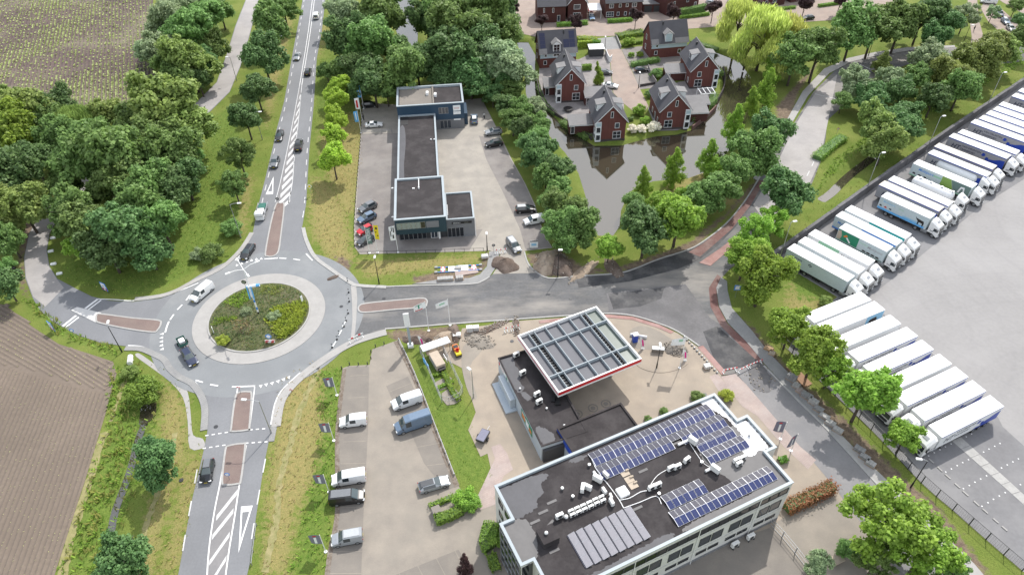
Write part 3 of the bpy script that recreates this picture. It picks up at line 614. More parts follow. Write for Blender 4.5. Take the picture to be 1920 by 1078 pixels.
sheet('worn_patch', smooth(PL([(868, 650), (890, 640), (905, 655), (880, 690), (895, 745), (880, 740), (866, 690)]), 3), Z['pave'] + .024, MAT['lot_pavers'])
TRUCK = PL([(1452, 485), (1752, 272), (1925, 152), (2200, -40), (2500, 500), (2300, 1350), (1922, 1074), (1786, 956), (1723, 901), (1640, 812), (1545, 722), (1478, 655), (1500, 612), (1540, 580), (1570, 557), (1472, 498)])
sheet('lorry_park', TRUCK, Z['pave'], MAT['truck_yard'])
sheet('lorry_bays', PL([(1640, 812), (1545, 722), (1480, 655), (1500, 612), (1545, 582), (1632, 568), (1700, 625), (1800, 705), (1864, 768), (1880, 800), (1930, 845), (2100, 1000), (2100, 1250), (1922, 1072), (1786, 955), (1723, 900)]), Z['pave'] + .014, MAT['truck_bays'])
sheet('lorry_bays', PL([(1454, 484), (1752, 273), (1930, 150), (2050, 70), (2150, 180), (1930, 330), (1835, 390), (1690, 510), (1600, 580), (1560, 566), (1572, 556), (1474, 497)]), Z['pave'] + .014, MAT['truck_bays'])
# concrete runway of cast slabs through the bays
strip = tag(thing('slab_runway', None, None), kind='structure')
a0, a1, b0, b1 = P(1784, 826), P(1960, 982), P(1801, 819), P(1975, 978)
e0, e1 = P(1893, 925), P(1893, 900)
nS = 9
for i in range(nS):
 t0, t1 = i / nS + .002, (i + 1) / nS - .002
 q = [a0.lerp(a1, t0), a0.lerp(a1, t1), b0.lerp(b1, t1), b0.lerp(b1, t0)]
 MB().prism(q, .02, .062 + .004 * (i % 3)).build('slab', MAT['kerb_concrete'], strip)
mb = MB()
for (x0, y0) in ((486, 315), (571, 268), (655, 224), (738, 180), (824, 137), (743, 556), (828, 510), (914, 461), (997, 416), (1084, 373), (1008, 805), (1096, 758), (1180, 708), (1265, 660), (1353, 613), (1285, 1068), (1375, 1015), (1457, 964), (1545, 914), (1632, 865), (1050, 30), (1130, -12), (1310, 258), (1390, 214), (1475, 171), (1555, 130), (1578, 495), (1663, 450), (1748, 405), (1830, 360), (1860, 745), (1945, 700)):
 p = P(1680 + x0 * .12526, 815 + y0 * .12526); mb.add([(p.x + .11 * math.cos(t), p.y + .11 * math.sin(t), Z['pave'] + .03) for t in [k * math.pi / 4 for k in range(8)]], [tuple(range(8))])
tag(mb.build('bay_studs', MAT['paint_white']), kind='structure')
for i, (x0, y0, x1, y1) in enumerate(((487, 362, 560, 428), (617, 482, 690, 552), (732, 595, 812, 665), (873, 728, 955, 800), (993, 843, 1080, 920), (1160, 993, 1240, 1068), (1290, 1110, 1370, 1180), (1450, 1255, 1530, 1325), (1580, 1370, 1660, 1440))):
 a, b_ = P(1680 + x0 * .12526, 815 + y0 * .12526), P(1680 + x1 * .12526, 815 + y1 * .12526)
 mb = MB(); ribbon(mb, [a, b_], .22, .03, .15); lab = mb.build('wheel_stop', MAT['pale_concrete'])
 tag(lab, ['first', 'second', 'third', 'fourth', 'fifth', 'sixth', 'seventh', 'eighth', 'ninth'][i] + ' concrete wheel stop from the parked lorries along the empty bays', 'wheel stop', 'wheel stops in the empty lorry bays')

# ---------------------------------------------------------------- housing streets
sheet('street', PL([(940, -30), (975, -30), (978, 20), (1000, 50), (1085, 50), (1185, 45), (1273, 40), (1336, 34), (1440, 26), (1590, 14), (1640, -30), (1700, -30), (1700, 0), (1615, 20), (1570, 38), (1440, 46), (1351, 50), (1288, 55), (1210, 61), (1155, 68), (1080, 70), (1010, 71), (975, 63), (955, 30)]), Z['road'], MAT['street_brick'])
sheet('plot_paving', PL([(975, -30), (1700, -30), (1640, 0), (1590, 15), (1440, 28), (1336, 36), (1185, 47), (1085, 52), (1000, 52), (978, 20)]), Z['pave'], MAT['street_brick'])
sheet('driveway', PL([(1120, 73), (1153, 69), (1164, 93), (1133, 95)]), Z['road'] - .005, MAT['pavement_grey'])
sheet('court', PL([(1133, 94), (1164, 92), (1183, 130), (1198, 163), (1216, 200), (1210, 208), (1186, 208), (1170, 195), (1150, 175), (1145, 120)]), Z['road'], MAT['street_brick'])
mat('garden_paving', (.28, .26, .25), .9, c2=(.2, .185, .18), var=.2, scale=.4, fine=2)
sheet('garden_paving', PL([(1012, 112), (1085, 112), (1120, 95), (1133, 96), (1144, 120), (1149, 176), (1170, 196), (1170, 235), (1120, 262), (1100, 250), (1060, 225), (1030, 200), (1016, 175), (1010, 150)]), Z['pave'], MAT['garden_paving'])
sheet('garden_paving', PL([(1165, 93), (1195, 88), (1250, 85), (1295, 105), (1260, 128), (1228, 130), (1232, 165), (1200, 168), (1184, 130)]), Z['pave'], MAT['yard_dark'])
sheet('lawn', PL([(1233, 128), (1262, 128), (1275, 148), (1270, 156), (1240, 155)]), Z['pave'] + .02, grass_mat('lawn_grass', False))
sheet('garden_paving', PL([(1215, 205), (1235, 160), (1300, 150), (1340, 165), (1330, 195), (1296, 236), (1270, 245), (1232, 246)]), Z['pave'], MAT['garden_paving'])
sheet('pink_path', PL([(1812, -20), (1830, -20), (1836, 40), (1850, 92), (1818, 92), (1822, 70), (1818, 40)]), Z['road'], MAT['street_brick'])
sheet('parking_strip', PL([(1850, 0), (1875, 15), (1925, 60), (1925, 75), (1885, 70), (1852, 40), (1838, 15)]), Z['road'], MAT['street_brick'])
sheet('court', PL([(1838, -25), (1925, -25), (1925, 30), (1880, 5)]), Z['road'] - .004, MAT['street_brick'])
sheet('footway', PL([(1480, 240), (1515, 180), (1555, 138), (1595, 117), (1645, 105), (1703, 96), (1790, 90), (1790, 86), (1700, 90), (1640, 99), (1590, 110), (1545, 130), (1505, 172), (1470, 235), (1440, 290), (1412, 335), (1421, 340), (1450, 300)]), .12, MAT['pale_concrete'], side=0)

# ---------------------------------------------------------------- painted markings (children of the road they are painted on)
road = bpy.data.objects['road']
def line(px, w, name='edge_line', m='paint_white', off=0): mb = MB(); ribbon(mb, smooth(PL(px), 4, False), w, Z['mark'], off=off); mb.build(name, MAT[m], road)
def dash(px, w, on, of, name='dashed_line', m='paint_worn', off=0): mb = MB(); dashes(mb, smooth(PL(px), 5, False), w, Z['mark'], on, of, off); return mb.build(name, MAT[m], road)
dash([(572, -10), (553, 105), (537, 190), (521, 255), (500, 345), (489, 390)], .2, 2.6, 3.0)
dash([(607, -10), (599, 62), (590, 110), (584, 200), (576, 285), (571, 383), (564, 425)], .2, 2.6, 3.0)
line([(587, -10), (578, 60), (567, 130), (562, 160)], .16); line([(591, -10), (582, 60), (571, 130), (566, 160)], .16)
line([(562, 160), (550, 225), (538, 285), (525, 345), (516, 380)], .16, m='paint_worn'); line([(566, 160), (560, 225), (553, 285), (548, 345), (540, 384)], .16, m='paint_worn')
sheet('hatch_bed', PL([(561, 170), (564, 170), (558, 225), (551, 285), (546, 345), (535, 385), (518, 381), (526, 345), (539, 285), (551, 225)]), Z['mark'] - .02, MAT['asphalt_lane'], road)
for i in range(15):
 t = i / 14; y = 172 + 198 * t; w0 = 563 - (y - 160) * .205; w1 = 566 - (y - 160) * .105
 q = PL([(w0, y + 12 + 12 * t), (w0, y + 17 + 15 * t), (w1, y + 5 + 3 * t), (w1, y + 1 + 1 * t)], Z['mark']); MB().add(q, [(0, 1, 2, 3)]).build('hatch_stripe', MAT['paint_worn'], road)
def tri_mark(px, inner, name='yield_triangle'):
 q = PL(px, Z['mark']); c = sum(q, Vector()) / 3; r = [c + (p - c) * inner for p in q]
 MB().add(q + r, [(0, 1, 4, 3), (1, 2, 5, 4), (2, 0, 3, 5)]).build(name, MAT['paint_white'], road)
tri_mark([(513, 331), (498, 365), (512, 364)], .55); tri_mark([(452, 949), (474, 947), (447, 1036)], .6)
def teeth(pts, s=.75):
 for (a, b_) in pts:
  p = P(a, b_); d = (CEN - p); d.z = 0; d.normalize(); w = Vector((-d.y, d.x, 0)); z = Vector((0, 0, Z['mark']))
  MB().add([p - w * .42 * s + z, p + w * .42 * s + z, p - d * .95 * s + z], [(0, 1, 2)]).build('give_way_tooth', MAT['paint_white'], road)
teeth([(445, 499), (454, 496), (463, 493), (472, 490), (481, 488), (490, 487)]); teeth([(489, 722), (499, 719.5), (510, 717), (521, 713.5), (531, 710), (541, 706)]); teeth([(307, 626), (306, 633), (306, 640), (306, 647), (307, 654)])
def ringdash(a0, a1, r=19.0, on=1.6, of=1.6):
 q = [Vector((CEN.x + r * math.cos(R(a)), CEN.y + r * math.sin(R(a)), 0)) for a in np.arange(a0, a1, 1.0)]
 mb = MB(); dashes(mb, q, .28, Z['mark'], on, of); mb.build('ring_dash', MAT['paint_white'], road)
line([(496, 486), (521, 484.5)], .3); dash([(524, 484.5), (548, 486), (568, 489)], .28, 1.5, 1.6, m='paint_white'); line([(574, 476), (586, 489)], .25)
line([(317, 603), (313, 613), (310, 624)], .3); dash([(319, 600), (332, 582), (348, 565), (362, 545)], .28, 1.6, 1.3, m='paint_white')
line([(435, 725.5), (479, 724)], .3); dash([(367, 713), (384, 718), (402, 722.5), (431, 725.5)], .28, 1.6, 1.5, m='paint_white')
line([(441, 489), (450, 480)], .22); line([(372, 531), (333, 547), (300, 558), (250, 564), (214, 562), (184, 561)], .22); line([(240, 648), (265, 650), (290, 660), (311, 672), (317, 681)], .22)
line([(366, 716), (383, 742), (389, 768), (387, 806)], .2); line([(563, 699), (531, 729), (516, 756), (508, 796)], .2)
line([(184, 561), (160, 579)], .5); line([(190, 563), (166, 581)], .35); line([(143, 592), (118, 612)], .5); line([(148, 595), (122, 615)], .35)
dash([(385, 817), (430, 810)], .22, .6, .5, 'crossing_dash', 'paint_white'); dash([(380, 841), (425, 834)], .22, .6, .5, 'crossing_dash', 'paint_white')
dash([(468, 806), (506, 803)], .22, .6, .5, 'crossing_dash', 'paint_white'); dash([(460, 831), (504, 828)], .22, .6, .5, 'crossing_dash', 'paint_white')
line([(446, 725), (436, 800)], .18); line([(478, 724), (468, 806)], .18); line([(424, 840), (413, 905), (402, 960), (392, 1030), (388, 1090)], .2); line([(462, 835), (449, 910), (440, 970), (430, 1030), (421, 1095)], .2)
sheet('hatch_bed', PL([(414, 908), (449, 910), (440, 970), (430, 1030), (420, 1095), (388, 1090), (392, 1030), (402, 960)]), Z['mark'] - .02, MAT['asphalt_lane'], road)
for (xa, ya, xb, yb) in ((406, 966, 446, 916), (398, 1002, 438, 952), (393, 1050, 431, 996), (390, 1096, 425, 1040)):
 MB().add(PL([(xa, ya), (xa - 1, ya + 10), (xb - 1, yb + 10), (xb, yb)], Z['mark']), [(0, 1, 2, 3)]).build('hatch_stripe', MAT['paint_worn'], road)
dash([(370, 880), (360, 935), (350, 990), (335, 1080)], .2, 2.6, 3.0); dash([(498, 860), (485, 930), (472, 1010), (462, 1075)], .2, 2.6, 3.0)
dash([(1535, 285), (1505, 345), (1480, 375)], .2, 2.5, 2.5); line([(1528, 177), (1566, 186)], .25, 'stop_line', 'paint_worn'); line([(1603, 117), (1632, 131)], .25, 'stop_line', 'paint_worn')
# ================================================================ BUILDINGS
def V3(x, y, z): return Vector((x, y, z))
def quadbox(mb, o, u, w, nrm, h, d0, d1, mi=0):
 """box on a wall: o lower left, u along the wall, w wide, h high, from d0 to d1 along the wall normal"""
 z = V3(0, 0, 1); p = [o + u * a + z * b_ + nrm * c for c in (d0, d1) for a, b_ in ((0, 0), (w, 0), (w, h), (0, h))]
 f = [(0, 3, 2, 1), (4, 5, 6, 7), (0, 1, 5, 4), (1, 2, 6, 5), (2, 3, 7, 6), (3, 0, 4, 7)]
 if u.cross(z).dot(nrm) < 0: f = [tuple(reversed(t)) for t in f]
 mb.add(p, f, mi)
def win(parent, o, u, nrm, w, h, nx=1, nz=1, fm='white_wood', gm='window_glass', fw=.09, name='window', sill=False):
 o = Vector(o); u = Vector(u); nrm = Vector(nrm); z = V3(0, 0, 1); fr = MB()
 for a, b_, ww, hh in ((0, 0, fw, h), (w - fw, 0, fw, h), (fw, 0, w - 2 * fw, fw), (fw, h - fw, w - 2 * fw, fw)): quadbox(fr, o + u * a + z * b_, u, ww, nrm, hh, -.02, .07)
 for i in range(1, nx): quadbox(fr, o + u * (w * i / nx - fw * .35) + z * fw, u, fw * .7, nrm, h - 2 * fw, -.02, .06)
 for i in range(1, nz): quadbox(fr, o + u * fw + z * (h * i / nz - fw * .3), u, w - 2 * fw, nrm, fw * .6, -.02, .05)
 if sill: quadbox(fr, o - u * .08 - z * .09, u, w + .16, nrm, .09, -.02, .14)
 f = fr.build(name, MAT[fm], parent)
 g = MB(); quadbox(g, o + u * fw * .8 + z * fw * .8, u, w - fw * 1.6, nrm, h - fw * 1.6, -.01, .02); g.build('pane', MAT[gm], f)
 return f
TXT = {}
def text(s, size, m, parent, o, u, up, nrm, name='lettering', bold=.012, shear=0.0, align='LEFT'):
 key = (s, size, m, shear)
 if key not in TXT:
  cu = bpy.data.curves.new('t', 'FONT'); cu.body = s; cu.size = size; cu.offset = bold * size; cu.shear = shear; cu.align_x = align
  t = bpy.data.objects.new('t', cu); TXT[key] = me = t.to_mesh().copy(); t.to_mesh_clear()
  bpy.data.objects.remove(t); bpy.data.curves.remove(cu); me.name = 'lettering'; me.materials.clear(); me.materials.append(MAT[m])
 ob = mobj(name, TXT[key], parent); u = Vector(u).normalized(); up = Vector(up).normalized(); nr = Vector(nrm).normalized()
 ob.matrix_local = Matrix(((u.x, up.x, nr.x, o[0]), (u.y, up.y, nr.y, o[1]), (u.z, up.z, nr.z, o[2]), (0, 0, 0, 1))); return ob
def shell(parent, fp, z0, z1, wm, rm, cop='coping', par=.35, cw=.32, roofname='roof'):
 """walls, recessed flat roof and a coping round the parapet"""
 n = len(fp); mb = MB(); A = sum(fp[i][0] * fp[(i + 1) % n][1] - fp[(i + 1) % n][0] * fp[i][1] for i in range(n))
 if A < 0: fp = list(reversed(fp))
 v = [(x, y, z) for z in (z0, z1) for x, y in fp]; mb.add(v, [(i, (i + 1) % n, n + (i + 1) % n, n + i) for i in range(n)])
 wall = mb.build('wall', MAT[wm], parent)
 q = [Vector((x, y, 0)) for x, y in fp]
 ins = []
 for i in range(n):
  a, b_, c = q[i - 1], q[i], q[(i + 1) % n]; d1 = (b_ - a).normalized(); d2 = (c - b_).normalized()
  n1 = Vector((-d1.y, d1.x, 0)); n2 = Vector((-d2.y, d2.x, 0)); ins.append(b_ + (n1 + n2) * (cw / (1 + n1.dot(n2))))
 roof = sheet(roofname, ins, z1 - par, MAT[rm], parent)
 mb = MB(); out = [b_ - (i_ - b_) * .22 for b_, i_ in zip(q, ins)]
 vs = [(p.x, p.y, z1 + .05) for p in out] + [(p.x, p.y, z1 + .05) for p in ins] + [(p.x, p.y, z1 - .12) for p in out] + [(p.x, p.y, z1 - par) for p in ins]
 fs = []
 for i in range(n):
  j = (i + 1) % n; fs += [(i, j, n + j, n + i), (2 * n + i, 2 * n + j, j, i), (n + i, n + j, 3 * n + j, 3 * n + i)]
 mb.add(vs, fs).build('coping', MAT[cop], parent)
 return wall, roof
def blob(cx, cy, rx, ry, n=22, k=.28, seed=0):
 r = random.Random(seed); out = []
 for i in range(n):
  t = 2 * math.pi * i / n; f = 1 + r.uniform(-k, k); out.append(Vector((cx + rx * f * math.cos(t), cy + ry * f * math.sin(t), 0)))
 return smooth(out, 2)

# ------------------------------------------------ office block with the solar roof
OZ = 9.5; oo = P(927.5, 910.5, OZ); OA = R(24.73)
office = thing('office_building', 'white office block with dark flat roof full of solar panels', 'building', (oo.x, oo.y, 0), OA)
OFP = [(0, 0), (0, -5.35), (-1.7, -5.35), (-1.7, -11.6), (0, -11.6), (0, -17), (36.3, -17), (36.3, -11.6), (38.1, -11.6), (38.1, -5.35), (36.3, -5.35), (36.3, 0)]
wall, oroof = shell(office, OFP, 0, OZ, 'wall_white', 'roof_bitumen', par=.4)
rz_ = OZ - .4
def jag(pts, j=.13):
 r = random.Random(len(pts)); q = resample(list(pts) + [pts[0]], .22)[:-1]; return [p + V3(r.uniform(-j, j), r.uniform(-j, j), 0) for p in q]
def opatch(pts, m, dz, nm='roof_patch'): sheet(nm, jag(pts), rz_ + dz, MAT[m], oroof)
opatch(smooth([V3(*p, 0) for p in ((.4, -.5), (2, -.6), (4.5, -.5), (7.2, -1), (7, -1.8), (5.8, -2.2), (5.6, -3.6), (4.2, -4.2), (4, -5.1), (2.2, -5.4), (.45, -5.2))], 3), 'roof_wet', .012)
opatch(smooth([V3(*p, 0) for p in ((-1.3, -5.7), (1, -5.6), (1.8, -6.5), (1.9, -8.2), (1.5, -9.7), (.6, -11.3), (-1.3, -11.3))], 2), 'roof_grey', .016)
opatch([V3(*p, 0) for p in ((28.5, -5.1), (35.9, -5.8), (37.7, -5.8), (37.7, -11.2), (35.9, -11.5), (35.9, -16.5), (31, -16.5), (29.2, -13), (27.8, -9.2))], 'roof_grey', .012)
opatch(smooth([V3(*p, 0) for p in ((33.5, -.45), (35.9, -.45), (35.9, -5.6), (37.6, -5.8), (37.6, -9), (37.2, -11), (35.5, -10.8), (34.2, -11.2), (33.6, -9.8), (35.2, -8.6), (35.4, -5), (34.4, -2))], 2), 'roof_white', .02)
opatch(smooth([V3(*p, 0) for p in ((3, -15.7), (6, -16.1), (12, -15.9), (17, -15.7), (17, -16.5), (8, -16.6), (2.5, -16.5))], 3), 'roof_wet', .014)
opatch(smooth([V3(*p, 0) for p in ((20, -15.8), (26, -15.7), (34, -15.9), (34, -16.6), (20, -16.6))], 3), 'roof_grey', .024)
opatch(blob(12.4, -.9, 1.6, .4, seed=4), 'roof_wet', .012)
for i, (u_, v_, a) in enumerate(((2.6, -6.9, 0), (4.2, -6.1, 0), (5.9, -5.3, 0), (4.2, -8.0, .4), (19.4, -6.5, 0), (23, -5.2, 0), (24.6, -4.9, 0), (26.2, -4.7, 0), (15.6, -11, 0), (3, -11.5, 0))):
 mb = MB(); mb.box(-.7, .7, -.18, .18, 0, .03); mb.build('roof_strip', MAT['roof_grey'], oroof, loc=(u_, v_, rz_ + .03), rot=(0, 0, a))
S, Nn, Ww, Ee = V3(0, -1, 0), V3(0, 1, 0), V3(-1, 0, 0), V3(1, 0, 0)
# south front: three rows of windows
for i in range(7):
 u0 = 2.2 + i * 4.9
 for k in range(2): win(office, (u0 + k * 2.0, -17, 4.0), (1, 0, 0), S, 1.8, 2.0, 1, 1, 'wall_dark', 'window_mid', .06)
 for k in range(2): win(office, (u0 + k * 2.0, -17, 1.7), (1, 0, 0), S, 1.7, .75, 1, 1, 'wall_dark', 'window_glass', .05)
 for k in range(3): win(office, (u0 - .5 + k * 1.62, -17, 7.3), (1, 0, 0), S, 1.55, 1.35, 1, 1, 'wall_dark', 'window_glass', .07)
for u0 in (11.4, 21.2, 31.0): MB().cyl((u0, -17.1, 0), (u0, -17.1, OZ - .2), .06).build('downpipe', MAT['white_metal'], office)
mb = MB()
for z_ in (3.35, 6.75): quadbox(mb, V3(0, -17, z_), Ee, 36.3, S, .12, -.01, .05)
mb.build('facade_joint', MAT['sills'], office)
mb = MB(); quadbox(mb, V3(0, -17, 0), Ee, 36.3, S, .7, -.01, .04); mb.build('plinth', MAT['wall_grey'], office)
# west side: glazed bay and windows, east side alike
cw = MB(); quadbox(cw, V3(-1.7, -5.45, .3), S, 6.05, Ww, OZ - .9, -.02, .05); cwo = cw.build('curtain_wall', MAT['window_glass'], office)
for i in range(6): m_ = MB(); quadbox(m_, V3(-1.7, -5.5 - i * 1.16, .3), S, .09, Ww, OZ - .9, .03, .14); m_.build('mullion', MAT['steel'], cwo)
for i in range(5): m_ = MB(); quadbox(m_, V3(-1.7, -5.5, .4 + i * 2.0), S, 6.05, Ww, .09, .03, .12); m_.build('transom', MAT['steel'], cwo)
m_ = MB(); quadbox(m_, V3(-1.6, -11.6, .3), Ee, 1.5, S, OZ - .9, -.02, .05); m_.build('curtain_wall', MAT['window_glass'], office)
for z_ in (1.5, 4.2, 7.2):
 win(office, (0, -1.2, z_), (0, -1, 0), Ww, 1.4, 1.3, 1, 1, 'wall_dark'); win(office, (0, -3.2, z_), (0, -1, 0), Ww, 1.4, 1.3, 1, 1, 'wall_dark')
 win(office, (0, -13, z_), (0, -1, 0), Ww, 1.6, 1.3, 1, 1, 'wall_dark'); win(office, (36.3, -16, z_), (0, 1, 0), Ee, 2.6, 1.4, 2, 1, 'wall_dark'); win(office, (38.1, -10.5, z_), (0, 1, 0), Ee, 4, 1.5, 3, 1, 'wall_dark')
# solar arrays (stand on the roof)
flat('panel_sky_grey', (.3, .29, .31), .25, .1, .6)  # sky reflection on these panels is painted in as pale grey
def cellmat(name, c, c2, gx_, gy_):
 m = bpy.data.materials.new(name); n, l, b = nodes_of(m); MAT[name] = m
 v = pos(n, l, obj=True); br = n.new('ShaderNodeTexBrick'); l.new(v, br.inputs['Vector']); br.offset = 0; br.inputs['Scale'].default_value = 1
 br.inputs['Brick Width'].default_value = gx_; br.inputs['Row Height'].default_value = gy_; br.inputs['Mortar Size'].default_value = .012
 br.inputs['Color1'].default_value = (*c, 1); br.inputs['Color2'].default_value = (*[x * .85 for x in c], 1); br.inputs['Mortar'].default_value = (*c2, 1)
 l.new(br.outputs['Color'], b.inputs['Base Color']); b.inputs['Roughness'].default_value = .25; b.inputs['Specular IOR Level'].default_value = .4
cellmat('cells_blue', (.009, .019, .09), (.05, .065, .16), 2, .155); cellmat('cells_sky_grey', (.055, .055, .075), (.09, .09, .115), 2, .155)  # blue south halves; grey of the north halves is painted sky reflection
def panel_mesh(name, w, d, m):
 mb = MB(); mb.box(-w / 2, w / 2, -d / 2, d / 2, -.035, 0, 1); mb.box(-w / 2 + .018, w / 2 - .018, -d / 2 + .018, d / 2 - .018, .002, .006, 0); return mb.mesh(name, [MAT[m], MAT['panel_alu']])
PB = panel_mesh('panel_s', .8, 1.16, 'cells_blue'); PN = panel_mesh('panel_n', .8, 1.16, 'cells_sky_grey'); PG = panel_mesh('panel_g', .94, 1.6, 'panel_sky_grey')
def array(label, rows):
 u0 = sum(r[0] for r in rows) / len(rows); t = thing('solar_array', label, 'solar panels', office.matrix_basis @ V3(rows[0][0], rows[0][2], rz_ + .02), OA, 'solar arrays on the office roof')
 for (ua, ub, vt, vb, gap) in rows:
  n = max(1, round((ub - ua) / .84)); vm = (vt + vb) / 2; dv = (vt - vb) / 4; al = R(11)
  for i in range(n):
   u_ = ua + (i + .5) * (ub - ua) / n - rows[0][0]
   mobj('panel', PN, t, loc=(u_, vm + dv - rows[0][2], .24), rot=(-al, 0, 0))
   if not (gap and gap[0] < u_ + rows[0][0] < gap[1]): mobj('panel', PB, t, loc=(u_, vm - dv - rows[0][2], .24), rot=(al, 0, 0))
  for i in range(0, n + 1, 2):
   u_ = ua + i * (ub - ua) / n - rows[0][0]; a, m2, c = [V3(u_, v_ - rows[0][2], z_) for v_, z_ in ((vt, .16), (vm, .4), (vb, .16))]; mb = MB(); ribbon(mb, [a, m2, c], .07, 0); k_ = [a.z, m2.z, c.z]; mb.v = [(x, y, k_[j % 3]) for j, (x, y, z) in enumerate(mb.v)]; mb.build('rail', MAT['panel_alu'], t)
 return t
array('long block of blue solar panels along the north edge of the office roof', [(13.9, 34.1, -.9, -3.15, None), (13.7, 34.6, -3.3, -5.5, (25.5, 27.3)), (28.2, 34.5, -5.2 - .4, -7.5, None), (28.3, 35.0, -7.65, -9.8, None)])
array('two rows of blue solar panels by the south edge of the office roof', [(19.2, 25.4, -10.9, -13.15, None), (18.8, 35.0, -13.3, -15.6, None)])
t = thing('solar_array', 'block of pale grey solar panels in eight tilted columns on office roof', 'solar panels', office.matrix_basis @ V3(5.3, -10.4, rz_ + .02), OA, 'solar arrays on the office roof')
for i in range(8):
 for j in range(3): mobj('panel', PG, t, loc=(.62 + i * 1.2, -.8 - j * 1.62, .24), rot=(0, R(-14), 0))
 MB().box(.04 + i * 1.2, .1 + i * 1.2, -4.8, 0, 0, .1).build('rail', MAT['navy_print'], t)
# roof plant
def acmesh():
 mb = MB(); mb.bbox(-.45, .45, -.19, .19, .18, .85, .03); b0 = mb.mesh('ac_body', MAT['ac_white']); f = MB(); f.cyl((0, -.195, .5), (0, -.21, .5), .27, n=14); g = MB(); g.box(-.4, -.3, -.3, .3, 0, .18); g.box(.3, .4, -.3, .3, 0, .18)
 return b0, f.mesh('ac_fan', MAT['dark_steel']), g.mesh('ac_feet', MAT['dark_steel'])
ACM = acmesh(); ACN = 0
def ac(px, py, z, rz, label, group, sc=1.0):
 p = P(px, py, z + .5); t = thing('air_conditioner', label, 'air conditioner', (p.x, p.y, z), rz, group); t.scale = (sc,) * 3
 for nm, me_ in zip(('casing', 'fan', 'feet'), ACM): mobj(nm, me_, t)
 return t
Q5 = lambda a, b_: (960 + a * .2505, 808 + b_ * .2505)
ORD = ['first', 'second', 'third', 'fourth', 'fifth', 'sixth', 'seventh', 'eighth', 'ninth', 'tenth', 'eleventh', 'twelfth', 'thirteenth', 'fourteenth', 'fifteenth', 'sixteenth', 'seventeenth', 'eighteenth', 'nineteenth', 'twentieth']
for i, (a, b_) in enumerate(((440, 595), (485, 575), (530, 555), (577, 533), (622, 510), (668, 490))):
 ac(*Q5(a, b_), rz_, OA, ORD[i] + ' air conditioner from the left in the back row on office roof', 'double row of air conditioners', .85)
 ac(*Q5(a + 14, b_ + 28), rz_, OA, ORD[i] + ' air conditioner from the left in the front row on office roof', 'double row of air conditioners', .85)
for a, b_, r_, s_, lb in ((355, 635, 0, 1.2, 'air conditioner alone at the left end of the double row'), (690, 445, 1.6, 1, 'air conditioner just above the right end of the double row'), (740, 482, 1.4, .8, 'small air conditioner touching the right end of the double row'), (745, 530, 1.5, 1.1, 'air conditioner below the right end of the double row'),
                          (640, 360, 2.1, 1.5, 'tall white air conditioner beside the roof cable duct'), (702, 326, 1.8, 1.1, 'air conditioner standing at the corner of the blue solar panels'), (528, 428, .9, 1.3, 'left leaning half of the V shaped pair of units'), (565, 422, 2.2, 1.3, 'right half of the V shaped pair of units'),
                          (1190, 278, 0, 1.2, 'left air conditioner of the group in the middle of the roof'), (1238, 266, 0, 1.2, 'middle air conditioner of the group in the middle of the roof'), (1308, 216, .2, 1.2, 'air conditioner beside the white cable in the middle of the roof'),
                          (1045, 422, 0, 1.2, 'left air conditioner of the pair right of the skylight'), (1090, 404, 0, 1.2, 'right air conditioner of the pair right of the skylight'), (1352, 76, 1.9, 1.5, 'air conditioner with a duct below the upper blue panels'), (1520, 288, 1.9, 1.5, 'air conditioner with a short duct on the black roof edge'),
                          (1680, 218, 0, 1.1, 'left air conditioner on the grey part of the office roof'), (1726, 200, 0, 1.1, 'right air conditioner on the grey part of the office roof'), (1700, 243, 0, 1.1, 'front air conditioner on the grey part of the office roof')):
 ac(*Q5(a, b_), rz_, OA + r_, lb, 'single units on the office roof', s_)
def onroof(nm, lb, cat, a, b_, mb, m, rz=OA, zz=None, grp=None):
 p = P(*Q5(a, b_), (zz or rz_) + .2); o = mb.build(nm, MAT[m]); o.location = (p.x, p.y, (zz or rz_) + .02); o.rotation_euler = (0, 0, rz); return tag(o, lb, cat, grp)
mb = MB(); mb.bbox(-.75, .75, -.75, .75, 0, .45, .12); onroof('skylight', 'white square skylight dome in the middle of the office roof', 'skylight', 828, 455, mb, 'white_metal')
mb = MB(); mb.box(-1.1, 1.1, -1.05, 1.05, 0, 1.2); mb.box(-1.15, 1.15, -1.1, 1.1, 1.2, 1.25); hb = onroof('roof_hatch', 'black roof hatch box with a white vent ball on top', 'roof hatch', 268, 800, mb, 'roof_bitumen')
MB().ball((-.2, .1, 1.5), .26).build('vent_ball', MAT['white_metal'], hb, True)
for i, (a, b_, lb) in enumerate(((376, 432, 'round metal roof vent left of the V shaped units'), (455, 492, 'dark roof vent beside the small pipe on office roof'), (578, 256, 'roof vent near the left end of the blue panels'), (1100, 472, 'metal roof vent at the corner of the front blue panels'), (1418, 236, 'roof vent beside the white cable by the black roof edge'), (1778, 28, 'dark roof vent on the white corner of the roof'))):
 mb = MB(); mb.cyl((0, 0, 0), (0, 0, .4), .16); mb.cyl((0, 0, .4), (0, 0, .5), .26, .2); onroof('roof_vent', lb, 'roof vent', a, b_, mb, 'steel', grp='roof vents of the office')
mb = MB(); mb.ball((0, 0, .3), .3); onroof('vent_ball', 'white vent ball at the left end of the double row', 'roof vent', 405, 643, mb, 'white_metal')
for a, b_, lb in ((845, 308, 'back sand coloured paving tile with cables on the office roof'), (880, 358, 'middle sand coloured paving tile with cables on office roof'), (908, 400, 'front sand coloured paving tile with cables on office roof')):
 mb = MB(); mb.box(-.6, .6, -.5, .5, 0, .06); mb.box(.2, .7, .1, .3, .06, .3); onroof('ballast_tile', lb, 'paving tile', a, b_, mb, 'sand', grp='ballast tiles')
